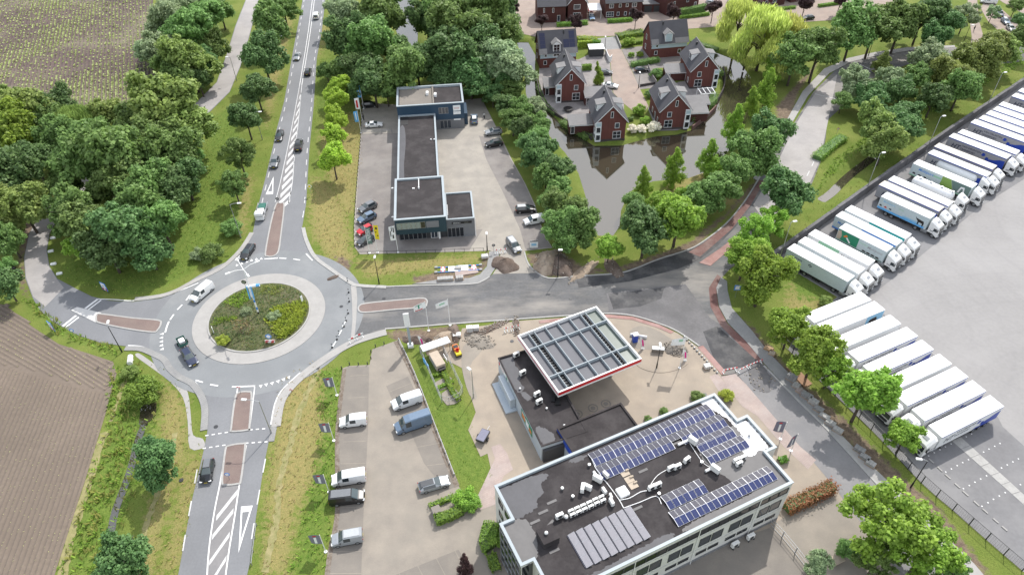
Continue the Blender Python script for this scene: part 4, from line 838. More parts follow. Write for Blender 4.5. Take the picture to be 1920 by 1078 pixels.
for lb, pts, r_ in (('long straight cable duct from the blue panels down to the grey panels', ((595, 205), (640, 300), (720, 400), (800, 510), (835, 575)), .07), ('cable duct running right from the long duct towards front panels', ((835, 575), (960, 530), (1080, 485), (1118, 545)), .06), ('white cable curving from the skylight to the middle units', ((805, 515), (880, 500), (960, 455), (1010, 445)), .06),
     ('white cable curving up between the middle groups of units', ((1040, 395), (1090, 330), (1165, 285)), .05), ('white cable along the edge of the black roof', ((1330, 90), (1395, 190), (1440, 245), (1500, 280)), .05)):
 mb = MB(); q = [P(*Q5(*p), rz_ + .08) for p in pts]; mb.tube(smooth(q, 3, False), r_, 5); tag(mb.build('cable_duct', MAT['white_metal']), lb, 'cable', 'cables on the office roof')
for a, b_, L, r_, lb in ((1285, 85, .95, 0, 'white ventilation duct below the upper blue panels'), (1470, 290, .5, 0, 'short white ventilation duct on the black roof edge'), (625, 325, .5, 1.6, 'short white ventilation duct beside the tall unit')):
 mb = MB(); mb.cyl((-L, 0, .25), (L, 0, .25), .2, n=10); onroof('air_duct', lb, 'duct', a, b_, mb, 'white_metal', OA + r_)
for i, (u_, lb) in enumerate(((28.2, 'left air conditioner hung on the south wall of the office'), (30.9, 'right air conditioner hung on the south wall of the office'))):
 p = office.matrix_basis @ V3(u_, -17.7, .4); t = thing('air_conditioner', lb, 'air conditioner', (p.x, p.y, .1), OA, 'units by the south wall')
 for nm, me_ in zip(('casing', 'fan', 'feet'), ACM): mobj(nm, me_, t)
 t.scale = (1.3,) * 3

# ------------------------------------------------ filling station: shop, garage wing, canopy
sz = 3.7; s0 = P(934, 671, sz); SA = R(20)
shop = thing('station_shop', 'long low filling station shop with black flat roof and pale side wall', 'building', (s0.x, s0.y, 0), SA)
_, shop_roof = shell(shop, [(0, 0), (0, -19.3), (7.6, -19.3), (7.6, 0)], 0, sz, 'wall_silver', 'roof_bitumen', 'roof_bitumen', .25, .22)
sheet('roof_patch', jag(smooth([V3(*p, 0) for p in ((.3, -.3), (2.6, -.3), (2.2, -2), (2.4, -4.5), (1.6, -6), (1.8, -7.5), (.9, -8.2), (.3, -7))], 3)), sz - .23, MAT['roof_wet'], shop_roof)
sheet('roof_patch', jag(smooth([V3(*p, 0) for p in ((.8, -8.3), (1.7, -8.5), (2.2, -9.8), (1.3, -10.2))], 3)), sz - .23, MAT['roof_wet'], shop_roof)
sheet('roof_patch', jag(smooth([V3(*p, 0) for p in ((.4, -15.5), (1.6, -16), (2.6, -17.6), (2.4, -18.8), (.4, -18.8))], 3)), sz - .23, MAT['roof_wet'], shop_roof)
mb = MB(); quadbox(mb, V3(0, -.3, 2.7), S, 4.6, Ww, .85, -.01, .06); sg = mb.build('fascia_sign', MAT['flag_white'], shop)
m2 = MB(); quadbox(m2, V3(0, -.5, 2.85), S, .6, Ww, .5, .05, .09); m2.build('logo', MAT['red'], sg); m2 = MB(); quadbox(m2, V3(0, -4, 2.85), S, .6, Ww, .5, .05, .09); m2.build('logo', MAT['green_print'], sg)
text('TOTAL', .5, 'red', sg, (-.07, -1.4, 2.95), (0, -1, 0), (0, 0, 1), (-1, 0, 0))
mb = MB(); quadbox(mb, V3(0, -11, 1.2), S, 4.6, Ww, 1.9, -.01, .06); po = mb.build('wall_poster', MAT['green_print'], shop)
for k, (a, b_, w_, h_, m_) in enumerate(((-11.3, 1.6, 1.4, 1.2, 'orange'), (-13.0, 1.5, 1.2, 1.3, 'flag_white'), (-14.3, 1.6, 1.0, .7, 'orange'), (-11.4, 2.5, 1.0, .4, 'flag_white'))):
 q = MB(); quadbox(q, V3(0, a, b_), S, w_, Ww, h_, .05, .08); q.build('print', MAT[m_], po)
text('SPAR', .7, 'flag_white', po, (-.1, -12.4, 2.3), (0, -1, 0), (0, 0, 1), (-1, 0, 0))
mb = MB(); mb.bbox(-.95, -.03, -8.3, -2.6, 0, 2.35, .05); mb.box(-2.0, -.03, -9.0, -2.2, 0, .32); mb.build('porch', MAT['wall_silver'], shop)
mb = MB(); mb.box(.2, 7.3, -19.8, -19.3, 0, 2.9); mb.build('end_store', MAT['wall_dark'], shop)
for z_ in (0,): win(shop, (7.6, -15, .6), (0, 1, 0), Ee, 12, 2.2, 8, 1, 'wall_dark')
gar = P(1045, 803, 3.9); gr = thing('station_garage', 'low garage with dark flat roof and blue trim behind the office', 'building', (gar.x, gar.y, 0), R(24.7))
shell(gr, [(0, 0), (0, -5.6), (11.4, -5.6), (11.4, 0)], 0, 3.9, 'wall_grey', 'roof_bitumen', 'roof_bitumen', .2, .25)
mb = MB(); quadbox(mb, V3(0, 0, 2.5), S, 5.6, Ww, 1.2, -.01, .08); bt = mb.build('blue_trim', MAT['blue_print'], gr)
q = MB(); quadbox(q, V3(0, -.4, .1), S, 4.6, Ww, 2.3, -.01, .05); q.build('roller_door', MAT['wall_silver'], gr)
for a, b_, lb in ((968, 665, 'rear air conditioner at the top end of the black shop roof'), (980, 699, 'second air conditioner on the black shop roof'), (1007, 739, 'third air conditioner on the shop roof below the canopy corner'), (1011, 753, 'front air conditioner on the shop roof below the canopy corner')):
 ac(a, b_, sz - .25, SA + .2, lb, 'air conditioners on the shop roof', 1.25)
for a, b_, lb in ((975, 728, 'white vent ball in the middle of the shop roof'), (1025, 765, 'white vent ball near the right edge of the shop roof'), (1058, 797, 'white vent ball at the corner of the garage roof')):
 p = P(a, b_, sz); mb = MB(); mb.ball((p.x, p.y, sz), .2); mb.cyl((p.x, p.y, sz - .3), (p.x, p.y, sz), .08); tag(mb.build('vent_ball', MAT['white_metal']), lb, 'roof vent', 'vent balls on the shop')
for i, (a, b_) in enumerate(((1038, 746), (1046, 752))):
 p = P(a, b_, sz); mb = MB(); mb.box(-.7, .7, -.4, .4, 0, .3); o = mb.build('roof_box', MAT['black']); o.location = (p.x, p.y, sz - .24); o.rotation_euler = (0, 0, SA + 1.2); tag(o, ('left' if not i else 'right') + ' low black roof box on the shop below the canopy', 'roof box', 'black roof boxes')
cz = 6.3; c0 = P(1047, 736, cz); CA = R(26.0); CL, CW = 15.7, 14.1
can = thing('station_canopy', 'white filling station canopy with open beam grid and red edge stripe', 'canopy', (c0.x, c0.y, 0), CA)
mb = MB()
for x0, x1, y0, y1 in ((0, CL, 0, .22), (0, CL, CW - .22, CW), (0, .22, .22, CW - .22), (CL - .22, CL, .22, CW - .22)): mb.box(x0, x1, y0, y1, cz - 1.15, cz)
mb.build('edge_frame', MAT['white_metal'], can)
mb = MB(); mb.box(.02, CL - .02, -.03, 0, cz - .75, cz - .12); mb.build('red_stripe', MAT['red'], can)
mb = MB(); mb.box(-.03, 0, .02, CW, cz - .75, cz - .35); mb.build('pink_stripe', flat('red_faded', (.6, .25, .28), .5), can)
mat('deck_grey', (.11, .113, .128), .6, var=.08, scale=.5); mat('deck_green', (.11, .14, .122), .35, var=.15, scale=.7)
xs = [.22, 1.9, 3.0, 5.2, 7.6, 10.0, 12.2, 13.2, CL - .22]; ys = [.22, 3.6, 10.4, CW - .22]
for i in range(8):
 for j in range(3):
  if i in (1, 6): mb = MB(); mb.box(xs[i], xs[i + 1], ys[j], ys[j + 1], cz - .95, cz - .9); mb.build('gutter', MAT['dark_steel'], can); continue
  mb = MB(); mb.box(xs[i], xs[i + 1], ys[j], ys[j + 1], cz - .8, cz - .75); mb.build('deck_panel', MAT['deck_green' if i == 7 else 'deck_grey'], can)
for x in xs[1:-1]:
 for j in range(3): mb = MB(); mb.box(x - .045, x + .045, ys[j] + .01, ys[j + 1] - .01, cz - .78, cz - .18); mb.build('cross_beam', MAT['coping'], can)
for y in ys[1:-1]: mb = MB(); mb.box(.22, CL - .22, y - .07, y + .07, cz - .78, cz - .08); mb.build('main_beam', MAT['coping'], can)
for x in (2.45, 12.7):
 mb = MB()
 for k in range(22): y = .5 + k * .6; mb.box(x - .4, x + .4, y, y + .12, cz - .9, cz - .7)
 mb.build('truss', MAT['dark_steel'], can)
for x in (2.45, 12.7):
 for y in (3.6, 10.4): mb = MB(); mb.box(x - .16, x + .16, y - .16, y + .16, 0, cz - .95); mb.build('column', MAT['white_metal'], can)
for x, lb in ((2.45, 'left fuel pump on its island under the canopy'), (12.7, 'right fuel pump on its island under the canopy')):
 p = can.matrix_basis @ V3(x, 7, 0); t = thing('fuel_pump', lb, 'fuel pump', (p.x, p.y, .02), CA, 'fuel pumps under the canopy')
 mb = MB(); mb.bbox(-.6, .6, -2.6, 2.6, 0, .18, .05); mb.build('base', MAT['kerb_concrete'], t); mb = MB(); mb.bbox(-.28, .28, -.5, .5, .18, 1.95, .05); mb.build('body', MAT['flag_white'], t); mb = MB(); mb.box(-.3, .3, -.4, .4, 1.3, 1.75); mb.build('display', MAT['red'], t)
for i, (a, b_) in enumerate(((1083, 776), (1112, 765), (1136, 757))):
 p = P(a, b_); mb = MB(); ring = [V3(.75 * math.cos(t * .2618), .75 * math.sin(t * .2618), 0) for t in range(25)]; ribbon(mb, ring, .2, .035, .06); mb.cyl((0, 0, .03), (0, 0, .05), .4, n=16); o = mb.build('tank_cover', MAT['lot_bays']); o.location = (p.x, p.y, 0); tag(o, ('left', 'middle', 'right')[i] + ' round tank cover in the paving by the garage', 'tank cover', 'tank covers in the forecourt')

# ------------------------------------------------ car dealer's showroom
DA = R(5.6); d0_ = P(739, 413, 7.0)
deal = thing('car_showroom', 'long dark blue and grey car showroom with flat roofs at three heights', 'building', (d0_.x, d0_.y, 0), DA)
mb = MB(); mb.box(.3, 10.4, 2.2, 15, 0, 3.2); mb.build('ground_floor', MAT['wall_dark'], deal)
shell(deal, [(0, 0), (10.5, 0), (10.5, 15.2), (0, 15.2)], 3.2, 7.0, 'wall_teal', 'roof_bitumen', par=.35, cw=.4)
mb = MB(); mb.box(0, 10.5, 0, 15.2, 3.17, 3.2); mb.build('soffit', MAT['wall_teal'], deal)
shell(deal, [(.2, 15.2), (9.5, 15.2), (9.5, 48), (.2, 48)], 0, 4.8, 'wall_grey', 'roof_bitumen', par=.3, cw=.35)
shell(deal, [(10.52, 1.8), (16.4, 1.8), (16.4, 11.6), (10.52, 11.6)], 0, 4.8, 'wall_grey', 'roof_bitumen', par=.25, cw=.3)
shell(deal, [(0, 48), (17, 48), (17, 58.6), (0, 58.6)], 2.9, 7.4, 'wall_navy', 'roof_bitumen', par=.5, cw=.4)
mb = MB(); mb.box(.1, 16.9, 48.1, 58.5, 0, 2.9); mb.build('ground_floor', MAT['wall_grey'], deal)
sheet('roof_patch', [V3(.6, 48.5, 0), V3(9.0, 48.5, 0), V3(9.0, 58.1, 0), V3(.6, 58.1, 0)], 7.4 - .46, MAT['lot_bays'], deal); mb = MB(); mb.box(9.1, 9.5, 48.45, 58.15, 6.88, 7.3); mb.build('roof_divider', MAT['lot_bays'], deal)
sheet('roof_patch', smooth([V3(*p, 0) for p in ((.6, 15.6), (1.7, 15.6), (1.6, 25), (2.0, 34), (1.7, 42), (.6, 42))], 2), 4.53, MAT['roof_wet'], deal)
mb = MB(); mb.box(.6, 2.6, 43.5, 47.7, 4.5, 4.56); mb.build('roof_well', MAT['black'], deal)
u = V3(1, 0, 0)
for i in range(6): win(deal, (.3 + i * .98, 0, 4.5), u, S, .97, 1.6, 1, 1, 'steel', 'window_pale' if i < 5 else 'window_glass', .05)
mb = MB(); quadbox(mb, V3(6.35, 0, 4.5), u, 2.6, S, 1.6, -.01, .05); mb.build('blank_panel', MAT['wall_grey'], deal)
for i in range(6): win(deal, (.4 + i * .95, 2.2, .1), u, S, .93, 2.9, 1, 1, 'steel', 'window_glass', .06)
dr = win(deal, (7.0, 2.2, .05), u, S, 1.5, 2.6, 2, 1, 'white_metal', 'window_mid', .1, 'door'); mb = MB(); mb.box(8.6, 9.0, 1.7, 2.2, 0, 2.8); mb.build('door_pillar', MAT['white_metal'], deal)
for i in range(4): win(deal, (10.6 + i * .85, 1.8, .2), u, S, .83, 2.4, 1, 1, 'steel', 'window_glass', .05)
mb = MB(); quadbox(mb, V3(11.6, 1.8, 3.55), u, 4.2, S, .55, -.01, .1); sg = mb.build('name_sign', MAT['black'], deal); text('RENAULT', .36, 'flag_white', sg, (11.85, 1.68, 3.7), u, (0, 0, 1), S); text('VIGEVA', .26, 'steel', sg, (14.2, 1.68, 3.72), u, (0, 0, 1), S)
mb = MB(); mb.cyl((16.5, 1.7, 0), (16.5, 1.7, 4.7), .07); mb.build('downpipe', MAT['white_metal'], deal)
for i in range(3): win(deal, (10.5 + i * .82, 48, 4.6), u, S, .8, 1.7, 1, 1, 'steel', 'window_mid', .06)
for i in range(3): win(deal, (10.6 + i * .95, 48.1, .3), u, S, .92, 2.3, 1, 1, 'steel', 'window_mid', .06)
for z_, h_, w_, tx in ((5.2, 1.5, 1.9, 'DACIA'), (4.2, .8, 1.9, ''), (2.5, .7, 1.8, '')):
 mb = MB(); quadbox(mb, V3(14.2, 48 if z_ > 2.9 else 48.1, z_), u, w_, S, h_, -.01, .08); sg = mb.build('wall_sign', MAT['flag_white'], deal)
 if tx: text(tx, .42, 'red', sg, (14.45, 47.9, z_ + .6), u, (0, 0, 1), S)
mb = MB(); mb.box(17.0, 17.9, 50, 56, 0, 3.2); mb.build('side_store', MAT['wall_navy'], deal)
for a, b_, lb in ((801, 176, 'left white vent on the north roof of the showroom'), (816, 179, 'right white vent on the north roof of the showroom')):
 p = P(a, b_, 7.2); mb = MB(); mb.bbox(-.35, .35, -.6, .6, 0, .8, .1); o = mb.build('roof_vent', MAT['white_metal']); o.location = (p.x, p.y, 6.95); tag(o, lb, 'roof vent', 'white vents on the showroom')
p = P(785, 345, 6.8); mb = MB(); mb.cyl((0, -1.6, .12), (0, 1.6, .12), .1); mb.box(-.15, .15, -1.8, -1.5, 0, .4); mb.box(-.12, .12, 1.5, 1.8, 0, .3); mb.box(-1.4, -.9, -1.7, -1.4, 0, .2); o = mb.build('roof_pipe', MAT['white_metal']); o.location = (p.x, p.y, 6.66); o.rotation_euler = (0, 0, DA); tag(o, 'white pipe lying on the black roof of the front showroom block', 'pipe')
p = P(837, 392, 4.8); mb = MB(); mb.box(-.25, -.18, -2, 1.8, 0, .08); mb.box(.18, .25, -2, 1.8, 0, .08)
for k in range(9): mb.box(-.18, .18, -1.9 + k * .44, -1.84 + k * .44, 0, .06)
o = mb.build('ladder', MAT['white_metal']); o.location = (p.x, p.y, 4.58); o.rotation_euler = (0, 0, DA); tag(o, 'white ladder lying on the small showroom wing roof', 'ladder')
p = P(811, 261, 4.8); mb = MB(); mb.ball((-.4, 0, .2), .22); mb.ball((.4, 0, .2), .22); o = mb.build('roof_vent', MAT['white_metal']); o.location = (p.x, p.y, 4.5); tag(o, 'pair of small white vents on the long middle showroom roof', 'roof vent')
for a, b_, z_, lb in ((736, 353, 6.0, 'upper wall lamp on the left side of the showroom front block'), (737, 407, 5.8, 'lower wall lamp on the left side of the showroom front block')):
 p = P(a, b_, z_); w0 = deal.matrix_basis @ V3(-.0, (deal.matrix_basis.inverted() @ p).y, z_); mb = MB(); mb.cyl((w0.x, w0.y, z_), (p.x, p.y, z_), .04); mb.ball((p.x, p.y, z_), .35, sc=(1, .6, .4)); tag(mb.build('wall_lamp', MAT['white_metal']), lb, 'wall lamp', 'wall lamps on the showroom')

# ------------------------------------------------ brick houses on the moat island
mat('roof_tile', (.075, .074, .083), .75, var=.15, scale=.5, fine=4); mat('roof_tile_pale', (.2, .195, .195), .8, var=.12, scale=.6, fine=4)
def slab_roof(parent, name, pts, m, th=.14):
 """tilted slab given its four upper corners"""
 p = [Vector(q) for q in pts]; nr = (p[1] - p[0]).cross(p[3] - p[0]).normalized()
 if nr.z < 0: nr = -nr
 v = [q + nr * th for q in p] + p; f = [(0, 1, 2, 3), (7, 6, 5, 4), (0, 4, 5, 1), (1, 5, 6, 2), (2, 6, 7, 3), (3, 7, 4, 0)]
 o = MB().add(v, f).build(name, MAT[m], parent)
 return o
def gable_house(label, rf, rb, mirror=1, w=7.4, eave=5.6, ridge=9.75, bays=True, front='full'):
 """gable end towards the viewer; rf and rb the front and back ridge ends in the photo"""
 a, b_ = P(*rf, ridge), P(*rb, ridge); d = (b_ - a); L = d.length; rz = math.atan2(d.y, d.x) - math.pi / 2
 t = thing('brick_house', label, 'house', (a.x, a.y, 0), rz, 'brick houses on the island'); hw = w / 2; y0 = .25; y1 = L - .25
 mb = MB(); v = []
 for y in (y0, y1): v += [(-hw, y, -.6), (hw, y, -.6), (hw, y, eave), (0, y, ridge - .18), (-hw, y, eave)]
 mb.add(v, [(0, 1, 2, 3, 4), (9, 8, 7, 6, 5), (1, 6, 7, 2), (0, 4, 9, 5)]); mb.build('wall', MAT['house_brick'], t)
 mb = MB(); mb.box(-hw - .05, hw + .05, y0 - .06, y1 + .05, -1.0, .55); mb.build('plinth', MAT['plinth'], t)
 k = (ridge - eave) / hw
 for s in (-1, 1):
  xe = hw + .55; ze = ridge - k * xe * .97
  slab_roof(t, 'roof_slope', [(0, -.1, ridge - .05), (s * xe, -.1, ze), (s * xe, L + .1, ze), (0, L + .1, ridge - .05)], 'roof_tile')
  mb = MB(); mb.add([(0, -.16, ridge + .1), (s * xe, -.16, ze + .12), (s * xe, -.16, ze - .12), (0, -.16, ridge - .16)], [(0, 1, 2, 3) if s < 0 else (3, 2, 1, 0)])
  mb.cyl((0, -.13, ridge - .02), (s * xe, -.13, ze), .09, n=4)
  mb.build('barge_board', MAT['white_wood'], t)
  # dormer
  dy0, dy1 = L * .33, L * .33 + 2.6; xo = hw - .55; zt = ridge - k * .9; zb = ridge - k * xo + .1
  dm = MB(); x_in = s * .9
  dm.add([(x_in, dy0, zt), (s * xo, dy0, zt - .35), (s * xo, dy0, zb), (x_in, dy1, zt), (s * xo, dy1, zt - .35), (s * xo, dy1, zb)], [(0, 1, 2), (5, 4, 3), (1, 4, 5, 2)])
  do = dm.build('dormer', MAT['white_wood'], t); slab_roof(do, 'dormer_roof', [(s * .55, dy0 - .2, zt + .1), (s * (xo + .3), dy0 - .2, zt - .38), (s * (xo + .3), dy1 + .2, zt - .38), (s * .55, dy1 + .2, zt + .1)], 'roof_tile_pale', .1)
  win(do, (s * (xo + .01), dy0 + .35 if s > 0 else dy1 - .35, zb + .25), (0, s, 0), (s, 0, 0), 1.9, max(.5, zt - .6 - zb), 2, 1, 'white_wood', 'window_mid', .07)
  MB().cyl((s * (xe + .02), -.1, ze - .02), (s * (xe + .02), L + .1, ze - .02), .08, n=6).build('gutter', MAT['coping'], t)
 MB().cyl((0, -.15, ridge + .06), (0, L + .15, ridge + .06), .1, n=6).build('ridge_cap', MAT['roof_tile_pale'], t)
 mb = MB(); mb.box(-.95, -.35, L * .72, L * .72 + .6, ridge - 1.6, ridge - .2); mb.box(-.85, -.45, L * .72 + .1, L * .72 + .5, ridge - .2, ridge + .05); mb.build('chimney', MAT['dark_steel'], t)
 # gable windows and the corner bay
 win(t, (-.35, y0, 6.4), u, S, .7, 1.7, 1, 1); win(t, (.9 if mirror > 0 else -2.1, y0, 3.5), u, S, 1.15, 1.5, 1, 1, 'white_wood', 'window_mid'); win(t, (.5 if mirror > 0 else -2.6, y0, .6), u, S, 2.1, 2.1, 2, 2)
 bx = -hw - .25 if mirror > 0 else hw - 1.15
 bay = MB(); bay.box(bx, bx + 1.4, y0 - .35, y0 + 1.3, .1, eave - .1); bo = bay.build('corner_bay', MAT['white_wood'], t)
 for z_ in (.5, 2.6): win(bo, (bx + .12, y0 - .36, z_), u, S, 1.15, 1.6, 1, 1); win(bo, ((bx, y0 + 1.2, z_) if mirror > 0 else (bx + 1.4, y0 - .2, z_)), (0, -1 if mirror > 0 else 1, 0), Ww if mirror > 0 else Ee, 1.3, 1.6, 1, 1)
 mb = MB(); mb.box(bx + .1, bx + 1.3, y0 - .38, y0 - .35, 4.35, 5.3); mb.build('bay_panel', MAT['pale_blue_wood'], bo)
 # side wall windows and door
 for side in (-1, 1):
  for yy, z_, hh in ((2.4, .8, 1.5), (5.2, .1, 2.2), (8, .9, 1.4)): win(t, (side * hw, yy if side > 0 else yy + .9, z_), (0, side, 0), (side, 0, 0), .9, hh, 1, 1)
 return t
def garage(house, label_unused, x0, x1, y0, y1, h=2.6, back=.9, door=True):
 """low tiled wing of a house, roof sloping towards the viewer"""
 mb = MB(); mb.box(x0, x1, y0, y1, 0, h); g = mb.build('garage_wing', MAT['house_brick_dark'], house)
 slab_roof(g, 'wing_roof', [(x0 - .2, y0 - .3, h - .05), (x1 + .2, y0 - .3, h - .05), (x1 + .2, y1 + .2, h + back), (x0 - .2, y1 + .2, h + back)], 'roof_tile_pale', .12)
 if door: win(g, (x0 + .3, y0, .1), u, S, 1.0, 2.1, 1, 1, name='door')
 mb = MB(); mb.box(x0 - .2, x1 + .2, y0 - .36, y0 - .26, h - .2, h - .02); mb.build('fascia', MAT['white_wood'], g)
h2 = gable_house('brick gabled house at the left of the moat island', (1072, 130), (1059.5, 93.6))
h3 = gable_house('brick gabled house at the front tip of the island reflected in the water', (1150, 199.5), (1134, 160))
h4 = gable_house('brick gabled house beside the white flowering shrubs', (1272.6, 178.3), (1250.8, 138.2), -1)
h5 = gable_house('brick gabled house at the right edge of the moat island', (1328.3, 104.5), (1306, 70.3), -1)
garage(h2, '', -6.6, -3.7, 5, 8.5); garage(h2, '', 3.7, 9.6, -2.2, 1.6); garage(h3, '', -9.8, -3.7, 4.6, 8.2); garage(h4, '', 3.7, 9.8, 3.5, 7.2); garage(h4, '', 3.7, 11.5, 8.2, 11.2); garage(h5, '', -9.5, -3.7, 5.5, 9)
def side_house(label, ra, rb, panels=False):
 ridge, eave = 9.75, 5.0; a, b_ = P(*ra, ridge), P(*rb, ridge); d = b_ - a; L = d.length
 t = thing('brick_house', label, 'house', (a.x, a.y, 0), math.atan2(d.y, d.x), 'brick houses on the island'); hd = 3.9; x0, x1 = .25, L - .25
 mb = MB(); v = []
 for x in (x0, x1): v += [(x, -hd, -.2), (x, hd, -.2), (x, hd, eave), (x, 0, ridge - .18), (x, -hd, eave)]
 mb.add(v, [(4, 3, 2, 1, 0), (5, 6, 7, 8, 9), (0, 5, 9, 4), (2, 7, 6, 1)]); mb.build('wall', MAT['house_brick'], t)
 mb = MB(); mb.box(x0 + .1, x1 - .1, -hd - .12, -hd, 3.0, eave + .05); mb.build('boarding', MAT['pale_blue_wood'], t)
 k = (ridge - eave) / hd
 for s in (-1, 1):
  ye = hd + .5; ze = ridge - k * ye
  ro = slab_roof(t, 'roof_slope', [(-.1, 0, ridge - .05), (L + .1, 0, ridge - .05), (L + .1, s * ye, ze), (-.1, s * ye, ze)], 'roof_tile')
  if s < 0:
   for xa, xb in ((.1, 2.4), (L - 4.3, L)):
    slab_roof(ro, 'eave_strip', [(xa, -ye + .95, ze + k * .95 + .16), (xb, -ye + .95, ze + k * .95 + .16), (xb, -ye - .05, ze - k * .05 + .16), (xa, -ye - .05, ze - k * .05 + .16)], 'roof_tile_pale', .04)
   if panels:
    def pv(xa, xb, ya, yb):
     slab_roof(ro, 'panel', [(xa, -ya, ridge - k * ya + .14), (xb, -ya, ridge - k * ya + .14), (xb, -yb, ridge - k * yb + .14), (xa, -yb, ridge - k * yb + .14)], 'navy_print', .06)
    for i in range(4): pv(.5, 2.1, .5 + i * .72, 1.18 + i * .72)
    for i in range(2): pv(L - 2.2, L - .55, .4 + i * .72, 1.08 + i * .72)
    for i in range(2): pv(L - 4.0, L - 2.3, 1.9 + i * .8, 2.66 + i * .8); pv(L - 2.2, L - .55, 1.9 + i * .8, 2.66 + i * .8)
 cx = L * .5 - .5; dm = MB(); zt = eave + 2.3; yb = -hd - .15
 v = [(cx - 1.1, yb, eave - (1.6 if panels else .3)), (cx + 1.1, yb, eave - (1.6 if panels else .3)), (cx + 1.1, yb, zt), (cx, yb, zt + .8), (cx - 1.1, yb, zt)]; v += [(x, -.6, z) for x, y, z in v]
 dm.add(v, [(0, 1, 2, 3, 4), (1, 6, 7, 2), (0, 4, 9, 5)]); do = dm.build('dormer', MAT['white_wood'], t)
 for s in (-1, 1): slab_roof(do, 'dormer_roof', [(cx, yb - .25, zt + .82), (cx + s * 1.5, yb - .25, zt - .25), (cx + s * 1.5, -.4, zt - .25), (cx, -.4, zt + .82)], 'roof_tile_pale', .1)
 if panels: win(do, (cx - .95, yb, eave - 1.5), u, S, 1.9, 3.6, 2, 4, gm='window_glass')
 else:
  mb = MB(); mb.box(cx - .95, cx + .95, yb - .05, yb, eave - .2, zt); mb.build('shutter', MAT['pale_blue_wood'], do)
 mb = MB(); mb.cyl((L * .36 if not panels else L * .68, -.8, ridge - 1.4), (L * .36 if not panels else L * .68, -.8, ridge + .2), .2); mb.build('chimney', MAT['dark_steel'], t)
 for x in (1.4, L - 3): win(t, (x, -hd, 1.0), u, S, 1.0, 1.3, 1, 1)
 win(t, (1.6, -hd - .12, 3.4), u, S, .8, 1.2, 1, 1)
 for z_ in (1, 4): win(t, (x0, 1.6, z_), (0, -1, 0), Ww, .9, 1.6, 1, 1)
 MB().cyl((-.1, -hd - .5, ridge - k * (hd + .5)), (L + .1, -hd - .5, ridge - k * (hd + .5)), .07, n=6).build('gutter', MAT['white_wood'], t)
 return t
h1 = side_house('brick house with black solar panels and tall white dormer window', (1007, 59), (1079, 54.2), True)
h6 = side_house('brick house with closed pale dormer behind the right hand garden', (1216.7, 41.7), (1287.5, 36))
# row houses at the top edge
def row_house(label, bl, br, dep, eave, gab=False, wins=(), ridge=9.0):
 a, b_ = P(*bl), P(*br); d = b_ - a; L = d.length; t = thing('row_house', label, 'house', (a.x, a.y, 0), math.atan2(d.y, d.x), 'brick houses along the top street')
 mb = MB()
 if gab:
  v = [];
  for y in (0, dep): v += [(0, y, 0), (L, y, 0), (L, y, eave), (L / 2, y, ridge), (0, y, eave)]
  mb.add(v, [(0, 1, 2, 3, 4), (9, 8, 7, 6, 5), (1, 6, 7, 2), (0, 4, 9, 5)]); mb.build('wall', MAT['house_brick_dark'], t)
  for s in (0, 1): slab_roof(t, 'roof_slope', [(L / 2, -.3, ridge), (s * (L + .8) - .4, -.3, eave - .4), (s * (L + .8) - .4, dep, eave - .4), (L / 2, dep, ridge)], 'roof_tile'); 
  mb = MB()
  for s in (0, 1): mb.cyl((L / 2, -.35, ridge), (s * (L + .8) - .4, -.35, eave - .4), .1, n=4)
  mb.build('barge_board', MAT['white_wood'], t)
 else:
  v = []
  for x in (0, L): v += [(x, 0, 0), (x, dep, 0), (x, dep, eave), (x, dep / 2, ridge), (x, 0, eave)]
  mb.add(v, [(4, 3, 2, 1, 0), (5, 6, 7, 8, 9), (0, 5, 9, 4), (2, 7, 6, 1)]); mb.build('wall', MAT['house_brick_dark'], t)
  for s in (0, 1): slab_roof(t, 'roof_slope', [(-.2, dep / 2, ridge), (L + .2, dep / 2, ridge), (L + .2, s * (dep + .8) - .4, eave - .3), (-.2, s * (dep + .8) - .4, eave - .3)], 'roof_tile')
 for x, z_, w_, h_, nx, nz in wins: win(t, (x * L, 0, z_), u, S, w_, h_, nx, nz, gm='window_mid')
 return t
row_house('wide brick house behind the two purple trees at the top', (1008, 44), (1060, 42), 9, 5.6, False, ((.2, 3.4, .5, 1.5, 1, 1), (.52, 3.3, .6, 1.6, 1, 1), (.7, .3, 1.0, 2.1, 1, 1)))
row_house('brick gabled house with a white blind at the top edge', (1064, 38), (1100, 36), 9, 5.4, True, ((.28, .6, 2.6, 1.7, 3, 1), (.3, 3.4, 2.2, 1.6, 1, 1)))
row_house('brick house with white bay windows and a long grey roof', (1134, 35), (1202, 31), 9, 5.2, False, ((.03, .4, 2.6, 1.7, 3, 2), (.32, .6, .9, 1.3, 1, 1), (.52, .6, .9, 1.3, 1, 1), (.66, .4, 2.4, 1.7, 3, 2), (.1, 3.3, 1.5, 1.4, 2, 1), (.36, 3.4, .9, 1.2, 1, 1), (.55, 3.4, .9, 1.2, 1, 1), (.72, 3.3, 1.6, 1.4, 2, 1)))
row_house('brick house beside the ivy hedge at the top edge', (1248, 30), (1308, 16), 9, 5.6, False, ((.2, 2.6, .8, 1.6, 1, 1), (.6, 3.0, 1, 1.5, 1, 1), (.86, .4, 1, 2, 1, 1)))
row_house('brick house behind the willow at the top edge', (1412, 19), (1470, 9), 9, 5.6, False, ((.08, .4, .8, 2, 1, 1), (.35, .3, 1, 2.1, 1, 1), (.6, 1.2, 1.6, 1.4, 2, 1)))
row_house('brick house at the top edge right of the willow', (1482, 6), (1530, -3), 9, 5.6, False, ((.2, .6, 1.6, 1.4, 2, 1), (.6, .3, 1, 2.1, 1, 1)))
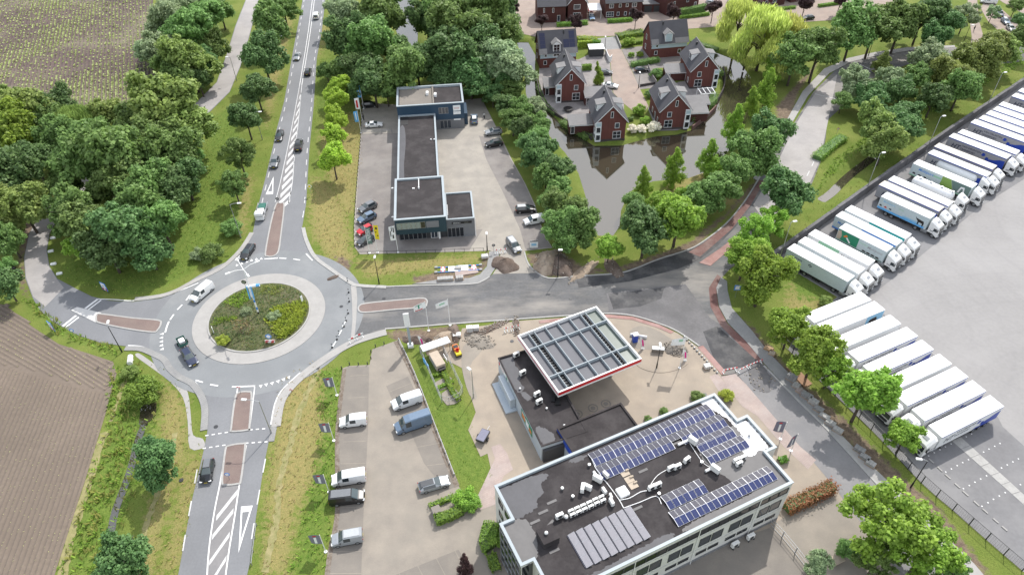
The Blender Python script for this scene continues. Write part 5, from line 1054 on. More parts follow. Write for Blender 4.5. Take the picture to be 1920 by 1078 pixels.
cpt = thing('carport', 'white flat carport between the two brick houses at the top', 'carport', (*P(1104, 36).xy, 0), .02); mb = MB(); mb.box(0, 4.2, 0, 6, 2.7, 3.0); mb.build('roof', MAT['white_wood'], cpt)
for x, y in ((.1, .1), (4.0, .1), (.1, 5.8), (4.0, 5.8)): MB().box(x, x + .12, y, y + .12, 0, 2.7).build('post', MAT['white_wood'], cpt)
gg = thing('garage_block', 'row of dark garage doors between the top brick houses', 'garage', (*P(1205, 24).xy, 0), .05); mb = MB(); mb.box(0, 7, 0, 6, 0, 2.6); mb.build('wall', MAT['house_brick_dark'], gg); mb = MB(); mb.box(-.1, 7.1, -.1, 6, 2.6, 2.8); mb.build('roof', MAT['roof_tile_pale'], gg)
for i in range(2): mb = MB(); mb.box(.4 + i * 3.3, 3.0 + i * 3.3, -.04, 0, .05, 2.2); mb.build('garage_door', MAT['wall_dark'], gg)
def wallrun(px, h, w, m, label, name='garden_wall', cat='wall', post=None):
 q = smooth(PL(px), 4, False); mb = MB(); ribbon(mb, q, w, -1.0, h); return tag(mb.build(name, MAT[m]), label, cat)
wallrun([(1006, 145), (1012, 175), (1024, 199), (1045, 216), (1062, 228), (1093, 248), (1110, 262)], .5, .25, 'plinth', 'dark retaining wall along the left bank of the moat island')
wallrun([(1356, 128), (1359, 145), (1357, 165), (1344, 190)], .5, .25, 'plinth', 'dark retaining wall along the right bank of the moat island')
wallrun([(1343, 200), (1325, 218), (1298, 239)], .45, .3, 'red_asphalt', 'rusty red retaining wall below the climbing hedge')
mb = MB(); q = PL([(1303, 153), (1330, 148), (1341, 160), (1338, 168), (1315, 166)]); sheet('terrace', q, .05, MAT['white_concrete'])
for p1, p2, lb in (((1298, 170), (1316, 168), 'white pergola on the terrace of the right front house'),):
 a = P(1312, 192); t = thing('pergola', lb, 'pergola', (a.x, a.y, 0), .1)
 for i in range(4): MB().box(i * 1.3, i * 1.3 + .14, 0, 3.4, 2.4, 2.55).build('beam', MAT['white_wood'], t)
 for y in (0, 3.3): MB().box(-.1, 4.1, y, y + .14, 2.25, 2.4).build('beam', MAT['white_wood'], t)
 for x in (0, 3.9):
  for y in (0, 3.3): MB().box(x, x + .12, y, y + .12, 0, 2.3).build('post', MAT['white_wood'], t)
a = P(1104, 108); t = thing('garden_shed', 'shed with pale flat roof beside the island driveway', 'shed', (a.x, a.y, 0), .05); mb = MB(); mb.box(.2, 4.6, .2, 3.6, 0, 2.4); mb.build('wall', MAT['wall_dark'], t); mb = MB(); mb.box(0, 4.8, 0, 3.8, 2.4, 2.55); mb.build('roof', MAT['flag_white'], t)
wallrun([(1135, 102), (1142, 117), (1147, 113)], 1.7, .14, 'flag_white', 'white garden fence around the shed corner'); wallrun([(1154, 68), (1160, 82), (1164, 92)], .9, .2, 'pale_concrete', 'pale stone wall along the island driveway')
wallrun([(1215, 130), (1222, 148), (1230, 161)], 1.5, .15, 'garden_paving', 'grey garden fence right of the court parking space'); wallrun([(1200, 163), (1230, 158)], .7, .2, 'plinth', 'low dark wall at the end of the court parking space')
# ================================================================ VEHICLES
# body sections from nose to tail: x, sill, belt, top, half width, half roof width; then the kind of each stretch
KINDS = {
 'hatch': ([(2.03, .36, .52, .58, .62, .5), (1.92, .2, .62, .74, .84, .66), (1.2, .19, .84, .9, .88, .74), (.92, .19, .9, .96, .88, .72), (.12, .19, .93, 1.42, .88, .6), (-1.25, .19, .96, 1.43, .88, .6), (-1.85, .24, .94, 1.02, .86, .66), (-2.0, .36, .78, .84, .76, .6)], 'pppscgp', (1.3, -1.25), .31),
 'estate': ([(2.35, .36, .5, .56, .62, .5), (2.22, .2, .6, .72, .86, .68), (1.3, .19, .84, .9, .9, .76), (1.0, .19, .9, .95, .9, .74), (.15, .19, .93, 1.4, .9, .6), (-1.7, .19, .96, 1.38, .9, .58), (-2.2, .24, .92, 1.0, .88, .66), (-2.35, .36, .76, .82, .78, .6)], 'pppscgp', (1.42, -1.4), .33),
 'saloon': ([(2.3, .36, .5, .56, .62, .5), (2.18, .2, .6, .72, .86, .68), (1.25, .19, .84, .9, .9, .76), (.95, .19, .9, .95, .9, .74), (.1, .19, .93, 1.39, .9, .58), (-.95, .19, .95, 1.37, .9, .58), (-1.65, .2, .94, 1.0, .89, .72), (-2.2, .26, .86, .92, .87, .7), (-2.33, .38, .74, .8, .78, .6)], 'pppscgpp', (1.4, -1.35), .32),
 'suv': ([(2.22, .45, .66, .74, .68, .55), (2.1, .3, .8, .92, .88, .7), (1.3, .27, 1.0, 1.07, .92, .78), (1.0, .27, 1.06, 1.12, .92, .76), (.2, .27, 1.08, 1.63, .92, .64), (-1.55, .27, 1.1, 1.63, .92, .64), (-2.05, .32, 1.06, 1.16, .9, .7), (-2.2, .45, .9, .98, .82, .62)], 'pppscgp', (1.38, -1.32), .36),
 'caddy': ([(2.2, .4, .62, .7, .7, .58), (2.08, .26, .76, .9, .88, .72), (1.4, .24, 1.0, 1.08, .92, .8), (1.15, .24, 1.04, 1.12, .92, .8), (.45, .24, 1.06, 1.78, .92, .74), (-.5, .24, 1.06, 1.82, .92, .76), (-2.1, .24, 1.06, 1.8, .92, .76), (-2.2, .34, 1.0, 1.66, .88, .72)], 'pppscpp', (1.35, -1.35), .32),
 'midvan': ([(2.55, .42, .7, .8, .72, .6), (2.42, .28, .86, 1.0, .92, .76), (1.85, .26, 1.1, 1.2, .96, .84), (1.65, .26, 1.14, 1.24, .96, .84), (.85, .26, 1.16, 1.92, .96, .78), (-.1, .26, 1.16, 1.96, .96, .8), (-2.45, .26, 1.16, 1.95, .96, .8), (-2.55, .36, 1.1, 1.8, .92, .76)], 'pppscpp', (1.65, -1.5), .34),
 'bigvan': ([(2.98, .45, .75, .85, .75, .62), (2.85, .3, .95, 1.1, .96, .8), (2.3, .28, 1.25, 1.36, 1.0, .88), (2.1, .28, 1.3, 1.42, 1.0, .88), (1.3, .28, 1.34, 2.45, 1.0, .8), (.4, .28, 1.34, 2.58, 1.0, .82), (-2.88, .28, 1.34, 2.58, 1.0, .82), (-2.98, .38, 1.28, 2.4, .96, .78)], 'pppscpp', (1.9, -1.75), .36),
 'pickup': ([(2.6, .5, .72, .8, .7, .58), (2.48, .32, .88, 1.0, .9, .74), (1.5, .3, 1.06, 1.12, .94, .8), (1.25, .3, 1.1, 1.16, .94, .8), (.55, .3, 1.12, 1.72, .94, .66), (-.75, .3, 1.14, 1.72, .94, .66), (-.95, .3, 1.12, 1.16, .94, .86), (-2.5, .32, 1.1, 1.16, .94, .86), (-2.62, .45, .95, 1.0, .88, .8)], 'pppscgbp', (1.6, -1.6), .38)}
def sect(s):
 x, zb, zl, zt, w, wt = s
 h = [(w * .8, zb), (w * .99, zb + .1), (w, zb + (zl - zb) * .6), (w * .965, zl), (wt, zt - (zt - zl) * .13 - .01), (wt * .84, zt), (0, zt + .02)]
 return [(x, -y, z) for y, z in h] + [(x, y, z) for y, z in reversed(h[:-1])]
CARM = {}
def car_meshes(kind):
 if kind in CARM: return CARM[kind]
 secs, segs, ax, wr = KINDS[kind]; body = MB(); scr = MB(); side = MB(); rear = MB(); bed = MB(); R_ = [sect(s) for s in secs]; n = 13
 for j, sg in enumerate(segs):
  A, B = R_[j], R_[j + 1]
  for k in range(n - 1):
   q = [A[k], B[k], B[k + 1], A[k + 1]]; strip = min(k, n - 2 - k)
   tgt = body
   if sg == 's' and strip in (4, 5): tgt = scr
   elif sg == 'g' and strip in (4, 5): tgt = rear
   elif sg == 'c' and strip == 3: tgt = side
   elif sg == 'b' and strip in (5,): tgt = bed
   tgt.add(q, [(3, 2, 1, 0)])
 body.add(R_[0], [tuple(range(n))]); body.add(R_[-1], [tuple(range(n - 1, -1, -1))])
 body.add([R_[j][0] for j in range(len(R_))] + [R_[j][n - 1] for j in range(len(R_))], [(j, j + 1, len(R_) + j + 1, len(R_) + j) for j in range(len(R_) - 1)])
 sec0, sec1 = secs[1], secs[-2]; hl = MB(); tl = MB(); tr = MB(); w = sec0[4]
 xs_, xe_ = secs[1][0], secs[-2][0]
 out = {'body': body.mesh('car_body', MAT['black'], True), 'windscreen': scr.mesh('windscreen', MAT['screen_glass'], True), 'side_window': side.mesh('side_window', MAT['car_glass'], True)}
 me_ = out['body']
 if hasattr(me_, 'set_sharp_from_angle'): me_.set_sharp_from_angle(angle=R(38))
 out['rear_window'] = rear.mesh('rear_window', MAT['car_glass'], True) if rear.v else None
 if not rear.v:
  z_ = secs[-1][3]; rear.box(secs[-1][0] - .03, secs[-1][0] + .02, -.6, .6, z_ - .65, z_ - .15); out['rear_window'] = rear.mesh('rear_window', MAT['car_glass'])
 if bed.v:
  bx = MB(); bx.box(-2.45, -1.0, -.78, .78, 1.175, 1.2); out['load_bed'] = bx.mesh('load_bed', MAT['black'])
 zf = sec0[2]; h = MB(); h.bbox(-.14, .12, -.2, .2, -.07, .08, .02); out['headlight'] = h.mesh('headlight', MAT['lamp_white']); t_ = MB(); t_.bbox(-.06, .06, -.1, .1, -.16, .16, .02); out['tail_light'] = t_.mesh('tail_light', MAT['lamp_red'])
 p_ = MB(); p_.box(-.015, .015, -.26, .26, -.06, .06); out['number_plate'] = p_.mesh('number_plate', MAT['plate']); m_ = MB(); m_.bbox(-.06, .1, -.1, .1, -.08, .09, .02); out['mirror'] = m_.mesh('mirror', MAT['black'])
 ty = MB(); ty.cyl((0, -.11, 0), (0, .11, 0), wr, n=18); out['tyre'] = ty.mesh('tyre', MAT['tyre']); ri = MB(); ri.cyl((0, -.118, 0), (0, .118, 0), wr * .66, n=14); out['rim'] = ri.mesh('rim', MAT['rim'])
 gr_ = MB(); gr_.box(-.04, .03, -.45, .45, -.1, .1); out['grille'] = gr_.mesh('grille', MAT['black'])
 sk = MB(); sk.box(secs[-1][0] + .2, secs[0][0] - .2, -secs[2][4] + .06, secs[2][4] - .06, .16, secs[2][1] + .02); out['underbody'] = sk.mesh('underbody', MAT['black'])
 CARM[kind] = out; return out
PAINT = {}
def paint(c):
 if c not in PAINT:
  cols = dict(white=(.74, .75, .75), silver=(.42, .44, .45), grey=(.16, .17, .18), darkgrey=(.06, .065, .07), black=(.014, .015, .017), red=(.5, .012, .022), blue=(.1, .2, .34), bluegrey=(.13, .19, .27), navy=(.02, .03, .07), lightgrey=(.32, .34, .36))
  PAINT[c] = flat('paint_' + c, cols[c], .32, .15 if c not in ('white', 'red') else 0, .5, .6)
 return PAINT[c]
def vehicle(kind, fr, re, col, label, name='car', cat='car', group=None, roof=None, rear=None, sc=1.0, z=None):
 a, b_ = P(*fr), P(*re); c = (a + b_) / 2; d = a - b_; t = thing(name, label, cat, (c.x, c.y, .075), math.atan2(d.y, d.x), group); t.scale = (sc,) * 3
 M = car_meshes(kind); secs, segs, ax, wr = KINDS[kind]
 bd = mobj('body', M['body'], t); repaint(bd, paint(col)); mobj('windscreen', M['windscreen'], t); mobj('side_window', M['side_window'], t); mobj('rear_window', M['rear_window'], t); mobj('underbody', M['underbody'], t)
 if 'load_bed' in M: mobj('load_bed', M['load_bed'], t)
 s1, sn = secs[1], secs[-2]
 for s in (-1, 1):
  mobj('headlight', M['headlight'], t, loc=(s1[0] + .02, s * s1[4] * .76, s1[2] - .02)); mobj('tail_light', M['tail_light'], t, loc=(sn[0] - .06, s * sn[4] * .84, sn[2] - .14))
  mm = mobj('mirror', M['mirror'], t, loc=(secs[3][0] - .25, s * (secs[3][4] + .08), secs[3][2] + .05))
  for xx in ax:
   w_ = mobj('wheel', M['tyre'], t, loc=(xx, s * (secs[3][4] - .1), wr)); mobj('rim', M['rim'], w_)
 mobj('number_plate', M['number_plate'], t, loc=(secs[0][0] + .02, 0, secs[0][1] + .05)); mobj('number_plate', M['number_plate'], t, loc=(secs[-1][0] - .02, 0, secs[-1][2] - .15)); mobj('grille', M['grille'], t, loc=(secs[0][0] + .0, 0, secs[0][1] + .18))
 if roof or kind in ('caddy', 'midvan', 'bigvan'):
  i0 = segs.index('c'); x0, x1, z_, w_ = secs[i0][0] - .15, secs[-2][0] + .3, secs[i0 + 1][3] + .024, secs[i0][5] * .8
  if roof: mb = MB(); mb.box(x1, x0, -w_, w_, z_, z_ + .02); mb.build('roof_panel', paint(roof), t)
 return t
VEH = [
 ('caddy', (596, 25), (592, 43), 'white', 'white van driving away at the top of the main road', 'van', 'van', None),
 ('saloon', (555, 118), (561, 102), 'lightgrey', 'silver grey saloon coming down the upper main road', 'car', 'car', None),
 ('suv', (580, 131), (576, 147), 'black', 'black car driving away beside the start of the hatching', 'car', 'car', None),
 ('estate', (522, 269), (528, 249), 'black', 'black car coming towards the roundabout beside the black pickup', 'car', 'car', None),
 ('pickup', (563, 265), (559, 289), 'black', 'black pickup driving away beside the long hatching', 'pickup', 'pickup truck', None),
 ('suv', (513, 320), (520, 298), 'grey', 'grey off road car approaching above the painted triangle', 'car', 'car', None),
 ('estate', (458, 488), (473, 465), 'black', 'black estate car waiting at the roundabout give way teeth', 'car', 'car', None),
 ('midvan', (364, 568), (397, 540), 'white', 'white van driving round the left of the roundabout', 'van', 'van', None),
 ('estate', (367, 689), (347, 658), 'navy', 'dark blue estate car towing a green trailer on the roundabout', 'car', 'car', None),
 ('hatch', (387, 910), (395, 864), 'black', 'black car with grey roof on the lower road', 'car', 'car', 'grey'),
 ('suv', (707, 200), (680, 202), 'black', 'black people carrier parked by the blue flags', 'car', 'car', None),
 ('saloon', (715, 237), (688, 239), 'white', 'white saloon parked left of the showroom', 'car', 'car', None),
 ('suv', (676, 400), (704, 386), 'grey', 'grey car furthest back in the showroom display row', 'car', 'car', None),
 ('suv', (674, 420), (703, 406), 'bluegrey', 'blue grey car second in the showroom display row', 'car', 'car', None),
 ('hatch', (672, 442), (700, 428), 'red', 'red hatchback in the showroom display row', 'car', 'car', None),
 ('hatch', (671, 462), (702, 447), 'darkgrey', 'dark grey hatchback at the front of the showroom display row', 'car', 'car', None),
 ('suv', (889, 217), (890, 239), 'bluegrey', 'blue car with white roof standing right of the showroom', 'car', 'car', 'white'),
 ('suv', (910, 254), (941, 250), 'lightgrey', 'silver and black people carrier by the trees right of showroom', 'car', 'car', 'black'),
 ('suv', (907, 277), (946, 271), 'black', 'black off road car by the trees right of showroom', 'car', 'car', None),
 ('suv', (1001, 396), (969, 398), 'black', 'black estate with silver roof parked by the hedge trees', 'car', 'car', 'silver'),
 ('caddy', (983, 422), (1018, 415), 'white', 'white delivery van parked by the trees right of showroom', 'van', 'van', None),
 ('caddy', (973, 478), (954, 454), 'grey', 'grey people carrier leaving the showroom entrance', 'car', 'car', 'silver'),
 ('caddy', (640, 797), (687, 791), 'white', 'white small van alone in the upper left bays', 'van', 'van', None),
 ('midvan', (737, 766), (790, 748), 'white', 'white van next to the blue grey van in the car park', 'van', 'van', None),
 ('bigvan', (744, 810), (806, 789), 'bluegrey', 'tall blue grey panel van in the car park', 'van', 'van', None),
 ('midvan', (626, 906), (685, 896), 'white', 'white van next to the black van in the left bays', 'van', 'van', None),
 ('midvan', (684, 934), (621, 941), 'black', 'black panel van with grey roof in the left bays', 'van', 'van', 'grey'),
 ('estate', (843, 903), (785, 920), 'lightgrey', 'silver estate with black roof by the clipped hedge', 'car', 'car', 'darkgrey'),
 ('caddy', (625, 1018), (680, 1008), 'lightgrey', 'small grey van with pale roof nearest in the left bays', 'van', 'van', 'silver'),
 ('hatch', (1112, 44), (1107, 28), 'blue', 'blue car with white roof in the driveway at the top', 'car', 'car', 'white'),
 ('hatch', (1108, 27), (1106, 17), 'red', 'red car under the carport at the top', 'car', 'car', None),
 ('hatch', (1214, 134), (1190, 136), 'black', 'black car parked beside the court hedge', 'car', 'car', None),
 ('saloon', (1156, 166), (1132, 163), 'white', 'white car parked in the island court', 'car', 'car', None),
 ('hatch', (1143, 140), (1127, 140), 'darkgrey', 'dark car beside the bright green tree in the court', 'car', 'car', None),
 ('hatch', (1467, 42), (1488, 40), 'navy', 'left dark car of the two on the top street', 'car', 'car', None),
 ('hatch', (1503, 38), (1526, 36), 'black', 'right dark car of the two on the top street', 'car', 'car', None),
 ('hatch', (1340, 10), (1326, 8), 'silver', 'silver car half hidden by a purple tree at the top', 'car', 'car', None),
 ('hatch', (1374, 13), (1366, 1), 'white', 'white car left of the willow at the top', 'car', 'car', None),
 ('suv', (1877, 36), (1868, 25), 'navy', 'dark car furthest up the parking strip at top right', 'car', 'car', None),
 ('hatch', (1890, 50), (1878, 38), 'bluegrey', 'blue and white car in the parking strip at top right', 'car', 'car', 'white'),
 ('hatch', (1899, 62), (1889, 52), 'silver', 'silver car nearest in the parking strip at top right', 'car', 'car', None),
 ('midvan', (1842, 6), (1862, 8), 'white', 'white van at the top edge beyond the parking strip', 'van', 'van', None)]
for k_, fr, re, col, lb, nm, ct, rf in VEH: vehicle(k_, fr, re, col, lb, nm, ct, roof=rf)
# dropside lorry coming down the main road
a, b_ = P(487, 420), P(496, 386); c = (a + b_) / 2; d = a - b_
t = thing('dropside_truck', 'white light lorry with loaded flat bed beside the traffic island', 'truck', (c.x, c.y, .075), math.atan2(d.y, d.x))
cabv = MB(); cabv.bbox(1.2, 2.7, -.95, .95, .35, 2.1, .18); cb = cabv.build('cab', paint('white'), t)
q = MB(); q.add([(2.72, -.8, 1.25), (2.72, .8, 1.25), (2.55, .75, 1.98), (2.55, -.75, 1.98)], [(0, 1, 2, 3)]); q.build('windscreen', MAT['screen_glass'], cb)
for s in (-1, 1): q = MB(); q.box(1.5, 2.4, s * .955 - .01, s * .955 + .01, 1.25, 1.9); q.build('side_window', MAT['car_glass'], cb)
q = MB(); q.box(-3.0, 1.1, -1.05, 1.05, .75, .9); q.build('bed', MAT['fence_grey'], t)
for y in (-1.05, 1.0): q = MB(); q.box(-3.0, 1.1, y, y + .05, .9, 1.3); q.build('drop_side', MAT['silver_side'] if 'silver_side' in MAT else MAT['panel_alu'], t)
q = MB(); q.bbox(-2.6, -.6, -.8, .8, .9, 1.35, .1); q.build('load', MAT['green_machine'], t); q = MB(); q.bbox(-.4, .9, -.7, .7, .9, 1.5, .1); q.build('load', MAT['white_metal'], t)
q = MB(); q.box(-2.9, 2.5, -.5, .5, .4, .75); q.build('chassis', MAT['black'], t)
for xx in (1.9, -1.8):
 for s in (-1, 1): w_ = mobj('wheel', car_meshes('bigvan')['tyre'], t, loc=(xx, s * .85, .36)); mobj('rim', car_meshes('bigvan')['rim'], w_)
def small_trailer(fr, re, col, label, load=True):
 a, b_ = P(*fr), P(*re); c = (a + b_) / 2; d = a - b_; t = thing('car_trailer', label, 'trailer', (c.x, c.y, .075), math.atan2(d.y, d.x))
 q = MB(); q.box(-1.2, 1.1, -.7, .7, .45, .52); q.build('floor', MAT['dark_steel'], t)
 for y in (-.72, .68): q = MB(); q.box(-1.2, 1.1, y, y + .04, .5, .9); q.build('side', MAT[col], t)
 for x in (-1.22, 1.1): q = MB(); q.box(x, x + .04, -.7, .7, .5, .9); q.build('end', MAT[col], t)
 q = MB(); q.cyl((1.1, 0, .48), (2.3, 0, .45), .05); q.build('drawbar', MAT['steel'], t)
 for s in (-1, 1): w_ = mobj('wheel', car_meshes('hatch')['tyre'], t, loc=(-.1, s * .85, .31)); mobj('rim', car_meshes('hatch')['rim'], w_)
 if load: q = MB(); q.bbox(-.7, .5, -.5, .5, .52, 1.05, .1); q.build('load', MAT['white_metal'], t)
 else: q = MB(); q.box(-1.15, 1.05, -.66, .66, .9, .95); q.build('cover', MAT['flag_grey'], t)
 return t
small_trailer((348, 654), (339, 637), 'green_machine', 'green trailer with white load behind the dark estate car')
small_trailer((912, 812), (900, 832), 'dark_steel', 'small dark covered trailer standing by the lawn corner', False)
# road roller
a = P(857, 662); t = thing('road_roller', 'small orange and black road roller on the forecourt edge', 'road roller', (a.x, a.y, .05), R(-68))
for x in (-.85, .85): q = MB(); q.cyl((x, -.55, .38), (x, .55, .38), .38, n=18); q.build('drum', MAT['dark_steel'], t)
q = MB(); q.bbox(-1.2, .2, -.5, .5, .5, 1.15, .08); q.build('engine_cover', MAT['orange'], t); q = MB(); q.bbox(.2, 1.2, -.5, .5, .5, .85, .06); q.build('deck', MAT['yellow'], t); q = MB(); q.box(-.9, -.2, -.4, .4, 1.15, 1.2); q.build('grille', MAT['black'], t)
q = MB(); q.bbox(.25, .65, -.25, .25, .85, 1.05, .05); q.box(.2, .3, -.25, .25, 1.0, 1.5); q.build('seat', MAT['red'], t); q = MB(); q.cyl((.9, 0, .85), (.8, 0, 1.3), .03); q.cyl((.8, -.2, 1.3), (.8, .2, 1.3), .03); q.build('steering', MAT['black'], t)
for s in (-1, 1): q = MB(); q.tube([(.1, s * .48, .9), (.1, s * .48, 2.0)], .03); q.build('roll_bar', MAT['black'], t)

# ------------------------------------------------ lorries
wh = MB(); wh.cyl((0, -.15, 0), (0, .15, 0), .5, n=18); LTY = wh.mesh('lorry_tyre', MAT['tyre']); wr_ = MB(); wr_.cyl((0, -.158, 0), (0, .158, 0), .3, n=14); LRI = wr_.mesh('lorry_rim', MAT['rim'])
def lw(t, x, y): w_ = mobj('wheel', LTY, t, loc=(x, y, .5)); mobj('rim', LRI, w_)
def cab_meshes():
 c = MB()
 def loft(secs):
  Rg = []
  for x, z0, z1, w0, w1, r in secs: Rg.append([(x, -w0, z0), (x, -w0, z1 - r), (x, -w1 + r, z1), (x, w1 - r, z1), (x, w0, z1 - r), (x, w0, z0)])
  for A, B in zip(Rg, Rg[1:]):
   for k in range(6): c.add([A[k], A[(k + 1) % 6], B[(k + 1) % 6], B[k]], [(3, 2, 1, 0)])
  c.add(Rg[0], [(0, 1, 2, 3, 4, 5)]); c.add(Rg[-1], [(5, 4, 3, 2, 1, 0)])
 loft([(2.28, .35, 1.3, 1.1, 1.1, .1), (2.3, .4, 1.5, 1.18, 1.18, .12), (2.16, .45, 2.35, 1.22, 1.18, .18), (2.0, .5, 2.85, 1.23, 1.12, .25), (1.3, .95, 3.3, 1.23, 1.1, .3), (.5, 1.0, 3.72, 1.23, 1.15, .35), (.1, 1.0, 3.75, 1.22, 1.15, .35)])
 body = c.mesh('cab_body', MAT['white_metal'], False)
 s = MB(); s.add([(2.345, -1.02, 1.55), (2.345, 1.02, 1.55), (2.17, .98, 2.42), (2.17, -.98, 2.42)], [(0, 1, 2, 3)]); scr = s.mesh('lorry_screen', MAT['car_glass'])
 w = MB(); w.add([(1.95, 0, 1.6), (1.15, 0, 1.6), (1.15, 0, 2.3), (1.8, 0, 2.3)], [(0, 1, 2, 3)]); sw = w.mesh('lorry_side_window', MAT['car_glass'])
 d = MB(); d.bbox(-.3, .25, -.45, .45, 0, .06, .02); hatch = d.mesh('roof_hatch', MAT['steel'])
 g = MB(); g.box(2.26, 2.36, -.85, .85, .75, 1.3); grl = g.mesh('lorry_grille', MAT['dark_steel']); bp = MB(); bp.bbox(1.9, 2.4, -1.2, 1.2, .3, .6, .05); bump_ = bp.mesh('bumper', MAT['dark_steel'])
 ch = MB(); ch.box(-3.4, 2.0, -.45, .45, .55, .95); ch.box(-3.2, -1.6, -1.15, .0 - .5, .85, 1.0); ch.box(-3.2, -1.6, .5, 1.15, .85, 1.0); ch.cyl((-2.3, 0, .95), (-2.3, 0, 1.2), .5, n=14); chs = ch.mesh('tractor_chassis', MAT['black'])
 tk = MB(); tk.bbox(-1.2, .1, .62, 1.2, .4, .95, .06); tank = tk.mesh('fuel_tank', MAT['steel']); mi = MB(); mi.bbox(-.06, .08, -.12, .12, -.3, .3, .03); mir = mi.mesh('lorry_mirror', MAT['black'])
 hl = MB(); hl.bbox(-.05, .06, -.22, .22, -.1, .1, .03); vi = MB(); vi.box(2.05, 2.3, -1.0, 1.0, 2.5, 2.58)
 return body, scr, sw, hatch, grl, bump_, chs, tank, mir, hl.mesh('lorry_headlight', MAT['lamp_white']), vi.mesh('sun_visor', MAT['dark_steel'])
CABM = cab_meshes()
def tractor(t, x0):
 """tractor unit; x0 = rear wall of the cab along the lorry"""
 body, scr, sw, hatch, grl, bp, chs, tank, mir, hl, vi = CABM
 c = mobj('cab', body, t, loc=(x0, 0, 0)); mobj('windscreen', scr, c); mobj('roof_hatch', hatch, c, loc=(1.2, 0, 3.36), rot=(0, R(28), 0)); mobj('grille', grl, c); mobj('bumper', bp, c); mobj('sun_visor', vi, c)
 for s in (-1, 1):
  mobj('side_window', sw, c, loc=(0, s * 1.236, 0)); mobj('mirror', mir, c, loc=(2.05, s * 1.4, 2.1)); mobj('headlight', hl, c, loc=(2.36, s * .85, .72)); mobj('fuel_tank', tank, t, loc=(x0, -1.8 if s < 0 else 0, 0))
  lw(t, x0 + 1.35, s * 1.05); lw(t, x0 - 2.3, s * 1.05)
  text('HT', .62, 'navy_print', c, (.5 if s < 0 else 1.2, s * 1.245, 1.25), (1 if s < 0 else -1, 0, 0), (0, 0, 1), (0, s, 0), shear=.2)
 mobj('chassis', chs, t, loc=(x0, 0, 0))
def sidebox(parent, name, L0, L1, z0, z1, side, m, d=.012): q = MB(); y = side * 1.275; q.box(L0, L1, min(y, y + side * d), max(y, y + side * d), z0, z1); return q.build(name, MAT[m], parent)
def sidepoly(parent, name, pts, side, m, d=.015):
 y = side * (1.275 + d); q = MB(); f = tuple(range(len(pts))); q.add([(x, y, z) for x, z in pts], [f if side < 0 else tuple(reversed(f))]); return q.build(name, MAT[m], parent)
def sidetext(parent, s, x, z, size, side, m, shear=0):
 """text reads left to right for someone standing at that side; x = left end"""
 uu = (1, 0, 0) if side < 0 else (-1, 0, 0); return text(s, size, m, parent, (x, side * 1.292, z), uu, (0, 0, 1), (0, side, 0), shear=shear)
flat('trailer_white', (.76, .77, .78), .5); flat('trailer_cream', (.6, .56, .5), .6); flat('trailer_grey', (.3, .3, .32), .6); flat('trailer_ice', (.5, .58, .6), .5); flat('ht_blue', (.012, .05, .36), .4)
def lorry(label, rear, ang, L=13.6, group='', wallm='trailer_white', roofm='trailer_white', decor=None, side=-1, tank=False, h=4.0, tractor_=True, name='articulated_lorry'):
 t = thing(name, label, 'lorry', (rear.x, rear.y, .035), ang, group)
 if tank:
  q = MB(); n = 16
  st = ((.15, .5), (.3, .85), (.6, 1.1), (L * .5, 1.13), (L - .9, 1.1), (L - .5, .85), (L - .3, .5)); V = []
  for x, r in st: V += [(x, r * 1.05 * math.cos(2 * math.pi * i / n), 2.35 + r * math.sin(2 * math.pi * i / n)) for i in range(n)]
  q.add(V, [(j * n + i, (j + 1) * n + i, (j + 1) * n + (i + 1) % n, j * n + (i + 1) % n) for j in range(len(st) - 1) for i in range(n)] + [tuple(range(n)), tuple(range((len(st) - 1) * n + n - 1, (len(st) - 1) * n - 1, -1))]); q.build('tank', MAT['trailer_white'], t, True)
  q = MB(); q.box(.6, L - 1, -.3, .3, 3.46, 3.52); bx = q.build('catwalk', MAT['panel_alu'], t)
  for k in range(4): q = MB(); q.cyl((1.6 + k * 2.4, 0, 3.5), (1.6 + k * 2.4, 0, 3.68), .28, n=12); q.build('manhole', MAT['steel'], t)
  q = MB(); q.box(0, L - .2, -1.1, 1.1, .95, 1.25); q.build('chassis', MAT['dark_steel'], t)
 else:
  q = MB(); q.box(0, L, -1.275, 1.275, 1.12, h - .06); bx = q.build('trailer_box', MAT[wallm], t); q = MB(); q.bbox(-.02, L + .02, -1.29, 1.29, h - .08, h + .02, .05); q.build('trailer_roof', MAT[roofm], bx)
  q = MB(); q.box(.1, L - .2, -1.1, 1.1, .9, 1.12); q.box(L * .5, L * .62, -1.15, 1.15, .45, .9); q.build('chassis', MAT['black'], t)
  for s in (-1, 1): q = MB(); q.box(-.03, .0, min(s * .04, s * 1.2), max(s * .04, s * 1.2), 1.2, h - .15); q.build('rear_door', MAT[wallm], bx)
  if decor: decor(bx, side, L)
 for s in (-1, 1):
  q = MB(); q.box(-.05, 0, s * 1.0 - .16, s * 1.0 + .16, .85, 1.05); q.build('tail_light', MAT['lamp_red'], t)
  for k in range(3 if L > 11.5 else 2): lw(t, 2.2 + k * 1.32, s * 1.08)
  q = MB(); q.box(L * .55, L * .55 + .12, s * .9 - .06, s * .9 + .06, .05, .95); q.build('landing_leg', MAT['dark_steel'], t)
 if tractor_: tractor(t, L + .35 if not tank else L + .55)
 return t
def X0(L, x, side): return x if side < 0 else L - x        # x measured from the left as seen from that side
